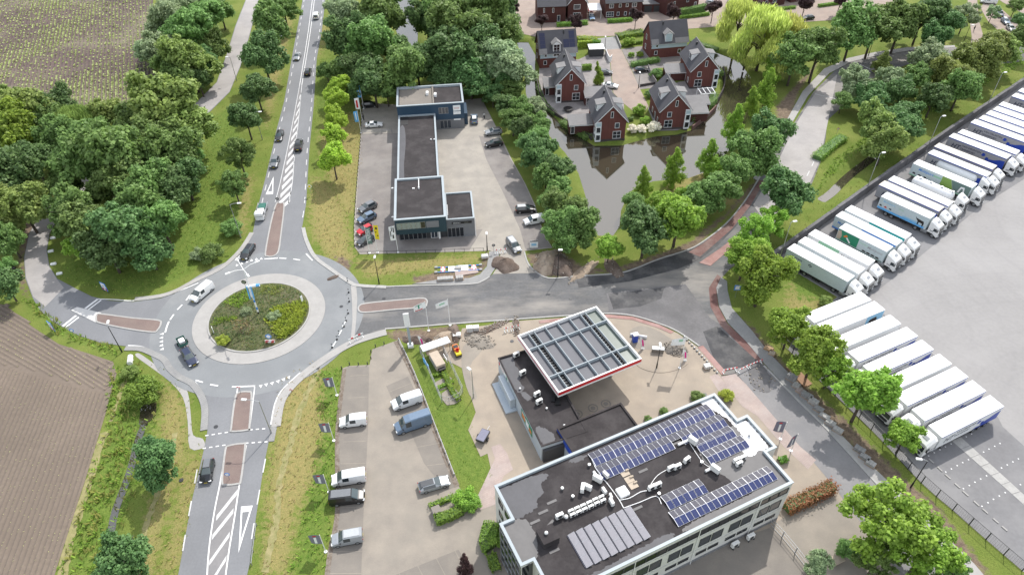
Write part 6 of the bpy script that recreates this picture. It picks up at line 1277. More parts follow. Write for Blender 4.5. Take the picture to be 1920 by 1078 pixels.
def ht(p, side, L, words=True):
 X_ = lambda x: x if side < 0 else L - x
 sidetext(p, 'HT', X_(1.2), 1.9, 1.5, side, 'navy_print', .25)
 if words: sidetext(p, 'VAN DRUNTEN', X_(3.6), 2.85, .62, side, 'navy_print'); sidetext(p, 'TRANSPORT', X_(3.4), 2.05, .62, side, 'navy_print')
 sidepoly(p, 'print', [(X_(a), b_) for a, b_ in ((8.0, 1.15), (8.6, 1.6), (9.6, 1.5), (10.2, 2.3), (11.2, 2.5), (12.2, 3.0), (13.4, 3.2), (13.5, 1.15))] , side, 'ht_blue')
 for c_ in ((8.6, 2.9), (9.6, 2.2)): sidepoly(p, 'print', [(X_(c_[0] + a), c_[1] + b_) for a, b_ in ((-.4, -.3), (.1, -.45), (.5, -.1), (.3, .35), (-.2, .4))], side, 'ht_blue')
 sidebox(p, 'top_band', *sorted((X_(.1), X_(13.5))), 3.72, 3.92, side, 'ht_blue')
def plain(p, side, L): sidetext(p, 'Kotrans', X0(L, 1.4, side), 2.85, .7, side, 'navy_print'); sidepoly(p, 'logo', [(5.0, 3.0), (5.4, 3.35), (5.9, 3.0), (5.5, 2.65)], side, 'navy_print'); sidepoly(p, 'logo', [(5.22, 3.0), (5.42, 3.17), (5.68, 3.0), (5.48, 2.83)], side, 'trailer_ice', .03)
def script_(p, side, L): sidetext(p, 'Multiporc', X0(L, 3.5, side), 2.0, 1.3, side, 'trailer_grey', .3)
def green(p, side, L): sidebox(p, 'band', 2.5, 7, 2.9, 3.9, side, 'pale_green_print'); sidetext(p, 'Meatlogistics', 7.5, 2.9, .8, side, 'trailer_grey')
def dog(p, side, L):
 sidebox(p, 'picture', .1, 4.6, 1.5, 3.85, side, 'green_print'); sidepoly(p, 'picture_detail', [(.1, 1.6), (.9, 1.6), (1.1, 2.6), (.7, 3.7), (.1, 3.5)], side, 'sand', .025); sidepoly(p, 'picture_detail', [(1.4, 2.7), (2.0, 3.3), (2.3, 3.0), (1.7, 2.5)], side, 'orange', .025)
 sidepoly(p, 'picture_detail', [(2.0, 2.6), (2.3, 2.75), (3.2, 1.9), (2.9, 1.75)], side, 'flag_white', .025); sidetext(p, 'Nutrition', 4.8, 3.0, .5, side, 'pale_green_print'); sidetext(p, 'Multiporc', 6.6, 2.7, .8, side, 'trailer_grey', .3)
 for k in range(4): sidepoly(p, 'pig', [(6.2 + k * .95 + a, 1.55 + b_) for a, b_ in ((-.4, 0), (.3, -.05), (.45, .2), (0, .35), (-.35, .25))], side, 'cow', .02)
 sidebox(p, 'band', .1, L - .1, 1.16, 1.4, side, 'sage')
def bluebase(p, side, L): sidetext(p, 'Multiporc', .8, 2.6, .8, side, 'sign_blue', .3); sidebox(p, 'band', .05, L - .1, 1.14, 1.5, side, 'sign_blue'); sidebox(p, 'top_band', 6, L - .05, 3.55, 3.92, side, 'sign_blue')
def teal(p, side, L): sidebox(p, 'top_band', 5.6, 9.2, 3.2, 3.93, side, 'teal_print'); sidebox(p, 'top_band', 9.2, L - .1, 3.2, 3.93, side, 'teal_print')
def cowtruck(p, side, L):
 sidetext(p, 'Multiporc', .8, 3.0, .7, side, 'pale_blue_print', .3); sidetext(p, 'animal', 4.4, 2.9, .45, side, 'pale_green_print'); sidebox(p, 'band', .05, L - .4, 1.14, 1.62, side, 'sky_flag'); sidebox(p, 'band', 5.6, L - 1.6, 1.65, 2.0, side, 'pale_blue_print')
 sidepoly(p, 'cow', [(L - 2.6, 3.1), (L - 2.3, 2.9), (L - 1.9, 2.85), (L - .8, 2.7), (L - .65, 2.2), (L - .75, 1.5), (L - .95, 1.5), (L - 1.0, 2.1), (L - 1.7, 2.15), (L - 1.75, 1.5), (L - 1.95, 1.5), (L - 2.0, 2.3), (L - 2.4, 2.7)], side, 'cow', .03)
 for k in range(3): sidepoly(p, 'bird', [(.6 + k * 1.1 + a, 1.95 + b_) for a, b_ in ((-.3, 0), (.3, -.1), (.2, .25), (-.2, .3))], side, ('cow', 'red', 'navy_print')[k], .02)
def chick(p, side, L):
 sidetext(p, 'Multiporc', 1.6, 2.9, .9, side, 'sign_blue', .3); sidebox(p, 'strip', 5.0, 6.9, 2.9, 3.3, side, 'pale_green_print'); sidepoly(p, 'picture', [(7.0, 1.5), (10.0, 1.5), (8.9, 3.9), (7.0, 3.9)], side, 'lime'); sidepoly(p, 'picture', [(10.05, 1.5), (L - .1, 1.5), (L - .1, 3.9), (8.95, 3.9)], side, 'sage')
 sidepoly(p, 'picture_detail', [(10.9, 1.7), (11.3, 3.2), (12.1, 3.3), (12.4, 1.7), (12.0, 1.7), (11.9, 2.9), (11.5, 2.8), (11.3, 1.7)], side, 'flag_white', .03); sidebox(p, 'band', .1, L - .1, 1.14, 1.4, side, 'pale_green_print')
 for k in range(3): sidepoly(p, 'bird', [(1.0 + k * 1.3 + a, 1.75 + b_) for a, b_ in ((-.4, 0), (.4, -.1), (.2, .3), (-.2, .3))], side, 'cow', .02)
flat('lime', (.22, .36, .08), .6)
AU = R(-50.6)
UP = [(((1475.7, 466.5), (1489.5, 456.5)), 'white lorry nearest the grass wedge, with a name on its pale side', 13.1, 'trailer_ice', 'trailer_white', plain),
 (((1495, 453.4), (1511.4, 443.7)), 'second white lorry from the grass wedge, grey script on its side', 13.1, 'trailer_white', 'trailer_white', script_),
 (((1514.5, 439.6), (1529.6, 429.8)), 'third white lorry from the grass wedge, pale green band on its side', 13.1, 'trailer_white', 'trailer_white', green),
 (((1572, 428.3), (1587, 417.7)), 'shorter lorry with a green photo panel standing forward of its row', 10.3, 'trailer_ice', 'trailer_white', dog),
 (((1566, 405), (1579.7, 396)), 'white lorry with a bright blue line along its roof edge', 13.3, 'trailer_ice', 'trailer_white', bluebase),
 (((1583.4, 394.5), (1597.2, 383.9)), 'white lorry with a turquoise band under its roof edge', 13.3, 'trailer_white', 'trailer_white', teal),
 (((1651.9, 368.3), (1663.2, 360.4)), 'short pale blue lorry with a black cow and blue stripe', 10.8, 'trailer_ice', 'trailer_white', cowtruck),
 (((1647.5, 346.4), (1658.8, 338.9)), 'grey lorry with cream roof behind the pale blue cow lorry', 13.4, 'trailer_grey', 'trailer_cream', ht),
 (((1664.4, 337.6), (1677, 329.5)), 'white roofed lorry with blue nose left of the first tanker', 13.4, 'trailer_white', 'trailer_white', ht),
 (((1711.4, 306.3), (1722.7, 299.4)), 'lorry with lime green and grey photo between the two tankers', 13.4, 'trailer_ice', 'trailer_white', chick),
 (((1739.5, 288.3), (1750, 279.5)), 'grey and blue lorry just right of the second tanker', 13.4, 'trailer_grey', 'trailer_white', ht),
 (((1750.1, 275.2), (1762, 268)), 'cream roofed lorry second to the right of the second tanker', 13.4, 'trailer_grey', 'trailer_cream', ht),
 (((1778.3, 257), (1789, 249.5)), 'grey and blue lorry with its full name in view left of the gap', 13.4, 'trailer_grey', 'trailer_white', ht),
 (((1795.2, 249.5), (1805.9, 242.3)), 'white roofed lorry right behind the one with the full name', 13.4, 'trailer_white', 'trailer_white', ht),
 (((1819, 230.7), (1829.7, 223.2)), 'grey lorry with lettering on the right of the gap near the image edge', 13.4, 'trailer_grey', 'trailer_white', ht),
 (((1835.3, 222.6), (1844.1, 216.3)), 'sixth white lorry roof from the top right corner along the wall', 13.4, 'trailer_white', 'trailer_white', ht),
 (((1847.9, 214.4), (1857.9, 206.9)), 'fifth white lorry roof from the top right corner along the wall', 13.4, 'trailer_white', 'trailer_white', ht),
 (((1861.6, 206.3), (1870.4, 199.4)), 'fourth white lorry roof from the top right corner along the wall', 13.4, 'trailer_white', 'trailer_white', ht),
 (((1872.5, 197.5), (1881, 190.5)), 'third white lorry roof from the top right corner along the wall', 13.4, 'trailer_white', 'trailer_white', ht),
 (((1896, 181), (1905.5, 174.6)), 'second lorry from the top right corner, letters on its rear side', 13.4, 'trailer_grey', 'trailer_white', ht),
 (((1908, 172), (1917, 165)), 'last lorry in the top right corner by the wall', 13.4, 'trailer_white', 'trailer_white', ht)]
for (ra, rb), lb, L, wm_, rm_, dec in UP:
 r_ = (P(*ra, 4) + P(*rb, 4)) / 2; lorry(lb, r_, AU, L, 'lorries parked along the wall', wm_, rm_, dec, -1)
for px, lb in (((1713, 331), 'white tanker lorry left of the lime green photo lorry'), ((1759, 300), 'white tanker lorry right of the lime green photo lorry')):
 r_ = P(*px, 3.2); lorry(lb, r_, AU, 9.6, 'lorries parked along the wall', tank=True)
AL = R(-155.3)
for i, ((ra, rb), dc) in enumerate([(((1615.4, 546.3), (1632.9, 562.5)), script_), (((1640.4, 565), (1659.2, 580)), 'food'), (((1669.2, 590), (1689.3, 606.4)), None), (((1701.8, 613.9), (1719.3, 629)), ht), (((1729.3, 637.2), (1750.6, 654.5)), ht), (((1763.1, 663.5), (1783.2, 681.5)), None), (((1793.2, 688.3), (1813.7, 705.3)), ht), (((1824.5, 712.8), (1848.3, 732.9)), ht), (((1857, 740.4), (1882.1, 761.7)), ht)]):
 r_ = (P(*ra, 4) + P(*rb, 4)) / 2
 def food(p, side, L): sidebox(p, 'picture', .1, 4.2, 1.3, 3.8, side, 'pale_blue_print'); sidepoly(p, 'picture_detail', [(1, 1.4), (3.8, 1.4), (3.2, 2.9), (1.8, 3.1)], side, 'cow', .02); sidetext(p, 'FT', L - 1.5, 2.2, .9, side, 'wood')
 lb = [None, 'second lorry from the back of the lower row, food photo on its side', 'third lorry from the back of the lower row under the trees', 'fourth lorry from the back of the lower row, blue print', 'middle lorry of the nine in the lower row', 'fourth lorry from the front of the lower row, plain white side', 'third lorry from the front of the lower row', 'second lorry from the front of the lower row, blue cab edge', None][i] or ('lorry at the back of the lower row beside the grass wedge' if i == 0 else 'lorry at the front of the lower row beside the empty bays')
 lorry(lb, r_, AL, 13.6, 'lorries in the lower row behind the trees', 'trailer_white', 'trailer_white', food if dc == 'food' else dc, 1)
# ================================================================ VEGETATION
leafmat('leaf_mid', (.088, .17, .05), (.15, .26, .08), .28); leafmat('leaf_dark', (.06, .13, .045), (.105, .19, .068), .25); leafmat('leaf_lime', (.22, .35, .045), (.32, .46, .07), .35, .02)
leafmat('leaf_olive', (.12, .185, .05), (.2, .27, .08), .28); leafmat('leaf_silver', (.16, .235, .125), (.25, .33, .19), .25); leafmat('leaf_willow', (.3, .38, .1), (.42, .5, .16), .35); leafmat('leaf_purple', (0.0352, 0.0192, 0.0224), (0.072, 0.0416, 0.0416), .15, .02)
leafmat('leaf_bright', (.13, .25, .04), (.22, .36, .06), .35); leafmat('leaf_rust', (0.169, 0.117, 0.039), (0.26, 0.13, 0.0585), .2); leafmat('leaf_white', (.6, .6, .5), (.75, .75, .68), .2); leafmat('leaf_hedge', (0.085, 0.187, 0.034), (0.17, 0.306, 0.051), .25); leafmat('leaf_yellowgreen', (0.196, 0.28, 0.042), (0.28, 0.35, 0.056), .3)
leafmat('leaf_heath', (.1, .125, .045), (.17, .19, .07), .2); mat('bark', (.1, .08, .065), .95, var=.3, scale=2, bmp=.4); mat('bark_pale', (.3, .29, .27), .9, var=.3, scale=3)
def leaf_cloud(cl, nleaf, size, up=.8, droop=0.0, seed=0):
 """quads spread through clumps; cl rows: x, y, z, radius, (squash)"""
 r = np.random.default_rng(seed); cl = np.asarray(cl, float); w = cl[:, 3] ** 2; idx_ = r.choice(len(cl), nleaf, p=w / w.sum())
 d = r.normal(size=(nleaf, 3)); d /= np.linalg.norm(d, axis=1)[:, None]; rad = cl[idx_, 3] * (.4 + .8 * r.random(nleaf))
 p = cl[idx_, :3] + d * rad[:, None] * np.array([1, 1, .8])
 nrm = d + np.array([0, 0, up]) + r.normal(size=(nleaf, 3)) * .55; nrm /= np.linalg.norm(nrm, axis=1)[:, None]
 t = np.cross(nrm, r.normal(size=(nleaf, 3))); t /= np.linalg.norm(t, axis=1)[:, None]; b = np.cross(nrm, t)
 s = size * (.55 + .9 * r.random(nleaf)); l = s * (1.0 + .5 * r.random(nleaf))
 if droop: t = t * .35 + np.array([0, 0, -1.0]) * droop; t /= np.linalg.norm(t, axis=1)[:, None]; b = np.cross(t, nrm); b /= np.linalg.norm(b, axis=1)[:, None]; l = l * 2.2; s = s * .55
 bend = nrm * (s * .25)[:, None]
 V = np.stack([p - t * l[:, None] * .5, p + b * s[:, None] * .5 + bend * .4, p + t * l[:, None] * .5 - bend, p - b * s[:, None] * .5 + bend * .4], 1).reshape(-1, 3)
 return V
def leaf_mesh(name, V, m):
 n = len(V) // 4; me = bpy.data.meshes.new(name); me.vertices.add(len(V)); me.vertices.foreach_set('co', V.astype(np.float32).ravel())
 me.loops.add(4 * n); me.loops.foreach_set('vertex_index', np.arange(4 * n)); me.polygons.add(n); me.polygons.foreach_set('loop_start', np.arange(0, 4 * n, 4)); me.polygons.foreach_set('loop_total', np.full(n, 4))
 me.update(calc_edges=True); me.materials.append(m); return me
def crown_clumps(kind, seed):
 r = random.Random(seed); cl = []
 if kind == 'broad':
  lobes = [(0, 0, r.uniform(-.05, .2), .58)]
  for i in range(r.randint(6, 9)): t = i * .85 + r.uniform(-.4, .4); k = r.uniform(.38, .58); lobes.append((math.cos(t) * k, math.sin(t) * k, r.uniform(-.45, .5), r.uniform(.26, .46)))
  for lx, ly, lz, lr in lobes:
   for i in range(int(70 * lr * lr) + 6):
    t = r.uniform(0, 6.28); z = r.uniform(-.6, 1); q = math.sqrt(1 - z * z); cl.append((lx + q * math.cos(t) * lr * .85, ly + q * math.sin(t) * lr * .85, lz + z * lr * .8, r.uniform(.09, .2)))
  cl += [(0, 0, 0, .5)]
 elif kind == 'tall':
  for i in range(50):
   z = r.uniform(-1, 1); q = (1 - (z * .5 + .5) ** 1.6) * .85 + .12; t = r.uniform(0, 6.28); k = r.uniform(.45, .9) * q
   cl.append((math.cos(t) * k, math.sin(t) * k, z * .92, r.uniform(.12, .24) * (.6 + q * .6)))
  cl += [(0, 0, z, .3 - z * .1) for z in (-.7, -.4, -.1, .2, .5)]
 elif kind == 'open':
  for i in range(75):
   t = r.uniform(0, 6.28); z = r.uniform(-.7, 1); q = math.sqrt(max(0, 1 - z * z)); k = r.uniform(.35, .98); cl.append((q * math.cos(t) * k, q * math.sin(t) * k, z * .75, r.uniform(.08, .2)))
 elif kind == 'willow':
  for i in range(44):
   t = r.uniform(0, 6.28); k = r.uniform(.3, .9); z = .75 - k * k * .9 - r.uniform(0, .6) * (k > .6); cl.append((math.cos(t) * k, math.sin(t) * k, z, r.uniform(.18, .3)))
 elif kind == 'shrub':
  for i in range(26):
   t = r.uniform(0, 6.28); z = r.uniform(-.3, .9); q = math.sqrt(max(0, 1 - z * z)); k = r.uniform(.5, .85); cl.append((q * math.cos(t) * k, q * math.sin(t) * k, z * .8, r.uniform(.18, .34)))
  cl.append((0, 0, .1, .6))
 return cl
SPEC = {'broad': (13000, .068, 5), 'tall': (7000, .066, 2), 'open': (9500, .062, 3), 'willow': (9000, .055, 2), 'shrub': (5000, .085, 2)}
PROTO = {}
for kind, (nl, sz_, nv) in SPEC.items():
 for v in range(nv):
  seed = {'broad': 10, 'tall': 30, 'open': 50, 'willow': 70, 'shrub': 90}[kind] + v
  V = leaf_cloud(crown_clumps(kind, seed), nl, sz_, droop=1.2 if kind == 'willow' else 0, seed=seed); PROTO[kind, v] = leaf_mesh('crown_' + kind, V, MAT['leaf_mid'])
def trunk_mesh(kind, v):
 r = random.Random(v + 5); mb = MB(); H = 1.0     # unit: from ground 0 to crown centre 1
 mb.tube([(0, 0, -.05), (.01, 0, .35), (.0, .02, .75), (.02, 0, 1.15)], [.06, .048, .038, .012], 7)
 for i in range(7):
  t = r.uniform(0, 6.28); z0 = r.uniform(.45, .95); L = r.uniform(.35, .7); mb.tube([(0, 0, z0), (math.cos(t) * L * .5, math.sin(t) * L * .5, z0 + L * .45), (math.cos(t) * L, math.sin(t) * L, z0 + L * .7)], [.028, .018, .006], 5)
 return mb.mesh('trunk', MAT['bark'], True)
TRUNK = [trunk_mesh('t', i) for i in range(3)]
def depth(p): return p.y * _cp - (p.z - CH) * _sp
TREES = []          # drawn together, labelled by their order within each stand
def tree(zone, cx, cy, w, kind='broad', leaf='leaf_mid', zf=1.25, e=1.0, name=None):
 zc = 4.0
 for _ in range(6):
  p = P(cx, cy, zc); r = w / 2 * depth(p) / F; zc = r * zf * (e if kind == 'tall' else 1)
 TREES.append((zone, cx, cy, p, r * 1.06, zc, kind, leaf, e, name))
def T(zone, rows, kind='broad', leaf='leaf_mid', zf=1.25, e=1.0, name=None):
 for row in rows:
  cx, cy, w = row[:3]; tree(zone, cx, cy, w, row[3] if len(row) > 3 and row[3] else kind, row[4] if len(row) > 4 else leaf, zf, e, name)
D, O, SI, LI, BR, MI = 'leaf_dark', 'leaf_olive', 'leaf_silver', 'leaf_lime', 'leaf_bright', 'leaf_mid'
T('in the wood below the far field', [(55, 205, 110, 0, O), (118, 200, 82, 0, D), (22, 248, 112, 0, BR), (152, 238, 84, 'willow', O), (212, 216, 92, 0, O), (308, 198, 150, 0, O), (350, 238, 110, 0, O), (108, 262, 92, 0, MI), (70, 235, 92, 0, MI), (255, 240, 92, 0, MI), (300, 262, 112, 0, MI), (175, 262, 80, 0, MI), (5, 195, 70, 0, O)])
T('at the left edge beside the bend', [(20, 330, 125, 0, D), (40, 385, 105, 0, O), (0, 400, 100, 0, O), (62, 300, 85, 0, D), (-5, 280, 80, 0, D), (18, 450, 70, 0, MI), (12, 535, 66, 'shrub', D), (8, 500, 40, 'shrub', MI)])
T('along the right edge of the far field', [(312, 40, 92, 0, SI), (302, 92, 82, 0, SI), (278, 98, 52, 'shrub', SI), (348, 62, 108, 0, MI), (380, 38, 84, 0, MI), (392, 84, 64, 0, MI), (352, 112, 106, 0, O), (380, 120, 66, 0, D), (330, 142, 80, 0, MI), (412, 18, 62, 0, MI), (368, 8, 82, 0, SI), (372, 150, 56, 0, D), (330, 10, 60, 0, SI)])
T('in the wood left of the roundabout', [(152, 300, 130, 0, MI), (232, 288, 150, 0, MI), (332, 288, 118, 0, MI), (215, 340, 112, 0, MI), (282, 348, 112, 0, MI), (322, 362, 100, 0, D), (130, 395, 98, 0, MI), (172, 420, 108, 0, MI), (242, 428, 130, 0, D), (302, 418, 106, 0, MI), (200, 462, 104, 0, D), (272, 458, 100, 0, D), (152, 464, 58, 'shrub', BR), (356, 305, 66, 0, MI), (345, 330, 88, 0, D), (255, 385, 112, 0, MI), (120, 345, 70, 0, MI)])
T('in the row left of the main road', [(530, 12, 66, 0, MI), (508, 46, 76, 0, MI), (493, 104, 84, 0, D), (480, 166, 66, 0, D), (460, 220, 66, 0, D), (447, 288, 62, 'open', MI), (437, 345, 58, 'open', MI)], zf=1.45)
T('right of the upper main road', [(640, 28, 68, 0, SI), (650, 78, 98, 0, D), (702, 33, 108, 0, MI), (694, 78, 110, 0, MI), (722, 8, 90, 0, MI), (738, 92, 70, 0, D), (640, 128, 58, 0, MI), (612, 135, 40, 'shrub', MI), (672, 130, 80, 0, D)])
T('in the row of lime green trees', [(632, 164, 50), (630, 190, 50), (630, 222, 50), (628, 256, 52), (623, 296, 64)], leaf=LI, zf=1.5)
T('behind the showroom', [(700, 152, 88, 0, D), (752, 130, 108, 0, MI), (782, 122, 88, 0, D), (675, 165, 56, 0, D), (826, 98, 108, 0, D), (862, 58, 128, 0, MI), (892, 98, 110, 0, D), (800, 36, 88, 0, D), (842, 18, 108, 0, MI), (902, 28, 128, 0, MI), (945, 66, 90, 0, MI), (930, 112, 100, 0, SI), (962, 128, 88, 0, SI), (830, 148, 66, 0, D), (882, 142, 78, 0, D), (936, 18, 90, 0, D), (725, 172, 50, 'shrub', D)])
T('in the belt between showroom and moat', [(924, 176, 46, 0, D), (946, 196, 50, 0, D), (962, 224, 56, 0, MI), (978, 240, 52, 0, D), (976, 213, 60, 0, MI), (998, 268, 66, 0, MI), (1006, 290, 80, 0, D), (1010, 242, 58, 0, MI), (1024, 330, 66, 0, MI), (1040, 320, 70, 0, D), (1042, 364, 68, 0, MI), (1060, 390, 88, 0, MI), (1082, 422, 84, 0, MI), (1052, 430, 88, 0, MI), (1000, 205, 55, 0, SI), (962, 168, 50, 0, MI), (946, 150, 58, 0, D), (1020, 275, 60, 0, D), (1046, 402, 54, 0, D)])
T('on the bank between moat and building site', [(1142, 464, 62, 0, BR), (1210, 432, 106, 0, D), (1272, 408, 112, 0, BR), (1240, 386, 58, 'open', BR), (1320, 368, 76, 0, MI), (1360, 350, 74, 0, MI), (1382, 318, 76, 0, MI), (1416, 286, 96, 0, MI), (1447, 250, 92, 0, D), (1186, 380, 42, 'shrub', MI), (1290, 375, 50, 'shrub', BR), (1345, 312, 44, 'shrub', BR)])
T('of the tall light green ones by the moat', [(1208, 338, 38), (1266, 310, 50), (1331, 292, 46), (1379, 230, 48), (1411, 188, 36), (1439, 162, 46), (1451, 124, 40)], 'tall', BR, 1.3, 1.5)
T('of the weeping willows', [(1386, 44, 88), (1432, 72, 108), (1472, 74, 88), (1402, 92, 66), (1452, 112, 76)], 'willow', 'leaf_willow', 1.2, name='willow')
T('along the top right road', [(1536, 88, 100, 0, MI), (1492, 102, 88, 0, MI), (1602, 52, 92, 0, MI), (1642, 48, 90, 0, MI), (1692, 38, 90, 0, MI), (1732, 28, 80, 0, D), (1752, 72, 66, 0, D), (1772, 46, 68, 0, D), (1812, 30, 48, 'open', SI), (1862, 24, 28, 'open', SI), (1905, 12, 30, 'shrub', MI), (1915, 40, 32, 'shrub', D)], zf=1.45)
T('in the belt behind the lorry wall', [(1656, 118, 44, 'tall', O), (1745, 108, 70, 0, SI), (1605, 158, 68, 0, SI), (1626, 178, 60, 0, D), (1664, 150, 60, 0, SI), (1692, 170, 60, 0, D), (1720, 148, 60, 0, MI), (1780, 140, 80, 0, O), (1832, 112, 80, 0, O), (1802, 164, 78, 0, MI), (1852, 92, 78, 0, O), (1882, 92, 70, 0, O), (1752, 182, 68, 0, D), (1645, 232, 82, 0, O), (1682, 240, 80, 0, D), (1660, 266, 82, 0, O), (1702, 212, 60, 0, D), (1640, 200, 58, 0, D), (1912, 72, 58, 0, MI), (1580, 190, 40, 'shrub', MI)])
T('beside the building site junction', [(1476, 364, 104, 0, D), (1418, 438, 80, 'open', BR), (1450, 416, 66, 'open', BR), (1432, 518, 110, 0, BR), (1398, 482, 84, 0, BR)], zf=1.4)
T('in the row in front of the lower lorries', [(1484, 610, 86, 0, BR), (1530, 660, 96, 0, BR), (1560, 692, 74, 'open', BR), (1624, 734, 122, 0, BR), (1698, 818, 70, 0, BR)], zf=1.5)
T('near the lower right corner', [(1672, 985, 165, 'open', BR), (1735, 1035, 130, 'open', BR), (1645, 1050, 80, 'open', MI), (1780, 1065, 80, 'open', MI)], zf=1.35)
T('of the two small ones beside the office yard', [(1591, 1032, 40, 'shrub', MI), (1534, 1056, 52, 0, SI)])
T('of the two by the lower left ditch', [(292, 864, 94, 0, D), (234, 1042, 112, 0, D)], zf=1.5)
T('with purple leaves', [(1016, 38, 26), (1079, 40, 28), (1193, 28, 28), (1338, 14, 32), (1510, 8, 34), (1264, 22, 30), (963, 14, 25), (1432, 14, 28), (1578, -2, 34)], leaf='leaf_purple', zf=1.9, name='purple_tree')
T('standing alone in the island court', [(1122, 138, 24)], 'tall', BR, 1.2, 1.7)
T('standing alone at the bottom edge, dark purple and narrow', [(871, 1058, 34)], 'tall', 'leaf_purple', 1.1, 1.8, name='purple_conifer')
zones = {}
for i, tr in enumerate(TREES): zones.setdefault(tr[0], []).append(i)
for zone, ids in zones.items():
 ids.sort(key=lambda i: (TREES[i][1], TREES[i][2]))
 for rank, i in enumerate(ids):
  z_, cx, cy, p, r, zc, kind, leaf, e, name = TREES[i]; rd = random.Random(i * 7 + 3); nv = SPEC[kind][2]
  kw = 'bush' if kind == 'shrub' and zone.startswith('in the') else 'tree'
  word = {'leaf_dark': 'dark green', 'leaf_olive': 'olive green', 'leaf_silver': 'silvery green', 'leaf_lime': 'lime green', 'leaf_bright': 'fresh green', 'leaf_mid': 'green', 'leaf_willow': 'pale green', 'leaf_purple': 'purple'}[leaf]
  lab = (f'{word} tree, {ORD[rank]} from the left {zone}' if len(ids) > 1 else f'{word} tree {zone}')
  nm = name or {'broad': 'broadleaf_tree', 'tall': 'upright_tree', 'open': 'young_tree', 'willow': 'willow', 'shrub': 'shrub'}[kind]
  t = thing(nm, lab, 'tree', (p.x, p.y, 0), rd.uniform(0, 6.28), 'trees ' + zone if len(ids) > 1 else None)
  ez = r * (e if kind == 'tall' else (1.02 if kind != 'shrub' else .9)); j = rd.uniform(.92, 1.1)
  c = mobj('crown', PROTO[kind, rd.randrange(nv)], t, loc=(0, 0, zc), scale=(r * j, r * rd.uniform(.92, 1.08), ez * rd.uniform(.95, 1.12)), rot=(rd.uniform(-.12, .12), rd.uniform(-.12, .12), rd.uniform(0, 6.28))); repaint(c, MAT[leaf])
  mobj('trunk', TRUNK[rd.randrange(3)], t, loc=(0, 0, -.1), scale=(r * (.5 if kind == 'tall' else .9),) * 2 + (zc,))
# hedges: clipped boxes of leaves
def hedge(label, px, w, h, leaf='leaf_hedge', name='hedge', dens=70, size=.2, rag=.06, z0=0.0):
 q = resample(smooth(PL(px), 4, False) if len(px) > 2 else PL(px), .5); r = np.random.default_rng(len(bpy.data.objects)); V = []
 if len(q) < 2: q = PL(px)
 pts = np.array([(p.x, p.y) for p in q]); tan = np.gradient(pts, axis=0); tan /= np.linalg.norm(tan, axis=1)[:, None] + 1e-9; nor = np.stack([-tan[:, 1], tan[:, 0]], 1)
 L = len(q) * .5; n = int(L * (w + 2 * h) * dens); i = r.integers(0, len(q), n); f = r.random(n) * (w + 2 * h); jit = (r.random(n) - .5) * .5
 off = np.where(f < h, -w / 2, np.where(f < h + w, f - h - w / 2, w / 2)); zz = np.where(f < h, f, np.where(f < h + w, h, f - h - w)); nx = np.where(f < h, -1, np.where(f < h + w, 0, 1)); nz_ = np.where((f >= h) & (f < h + w), 1, .25)
 P3 = np.stack([pts[i, 0] + nor[i, 0] * off + tan[i, 0] * jit, pts[i, 1] + nor[i, 1] * off + tan[i, 1] * jit, z0 + zz], 1) + r.normal(size=(n, 3)) * rag
 N = np.stack([nor[i, 0] * nx, nor[i, 1] * nx, nz_], 1) + r.normal(size=(n, 3)) * .45; N /= np.linalg.norm(N, axis=1)[:, None]
 t_ = np.cross(N, r.normal(size=(n, 3))); t_ /= np.linalg.norm(t_, axis=1)[:, None]; b_ = np.cross(N, t_); s = (size * (.6 + .8 * r.random(n)))[:, None]
 V = np.stack([P3 - t_ * s * .6, P3 + b_ * s * .5, P3 + t_ * s * .6, P3 - b_ * s * .5], 1).reshape(-1, 3)
 t = thing(name, label, 'hedge', (q[0].x, q[0].y, 0)); V[:, 0] -= q[0].x; V[:, 1] -= q[0].y
 mobj('foliage', leaf_mesh('foliage', V, MAT[leaf]), t); mb = MB(); ribbon(mb, [Vector((p.x - q[0].x, p.y - q[0].y, 0)) for p in q], w * .8, z0 - .1, z0 + h * .92); mb.build('core', MAT['leaf_dark'], t); return t
hedge('clipped hedge strip along the front of the car park bed', [(820, 978), (845, 970), (868, 958)], 1.3, 1.2)
hedge('thin young hedge along the back of the car park bed', [(808, 950), (830, 942), (850, 932)], .6, .7, 'leaf_bright', dens=45)
hedge('tall clipped hedge block by the glazed office corner', [(922, 990), (915, 1020), (925, 1035)], 2.2, 1.5); hedge('low clipped hedge strip below the hedge block at office corner', [(922, 1045), (932, 1075)], 1.2, 1.0)
hedge('rusty brown hedge beside the office yard', [(1473, 958), (1510, 940), (1545, 924), (1562, 916)], 1.6, 1.6, 'leaf_rust', dens=60, rag=.2); hedge('small clipped hedge at the right side of the office', [(1462, 866), (1477, 861)], .9, .7)
hedge('hedge along the building site side of the left lawn', [(1530, 300), (1560, 275), (1580, 262)], 2.5, 1.2, dens=35, rag=.15)
hedge('long front garden hedge left of the blue car at the top', [(1045, 50), (1070, 49), (1102, 46)], 1.4, 1.2); hedge('long front garden hedge of the bay window house', [(1140, 43), (1160, 42), (1185, 40)], 1.4, 1.1)
hedge('high ivy hedge beside the top brick house', [(1275, 32), (1300, 28), (1322, 22)], 1.6, 2.6, 'leaf_mid'); hedge('low hedge below the ivy hedge on the top street', [(1275, 36), (1300, 33), (1330, 29)], 1.0, 1.0)
hedge('hedge of the top house right of the willow', [(1448, 21), (1492, 16)], 1.0, .8); hedge('hedge along the top right gardens', [(1535, 14), (1570, 9)], 1.0, .9)
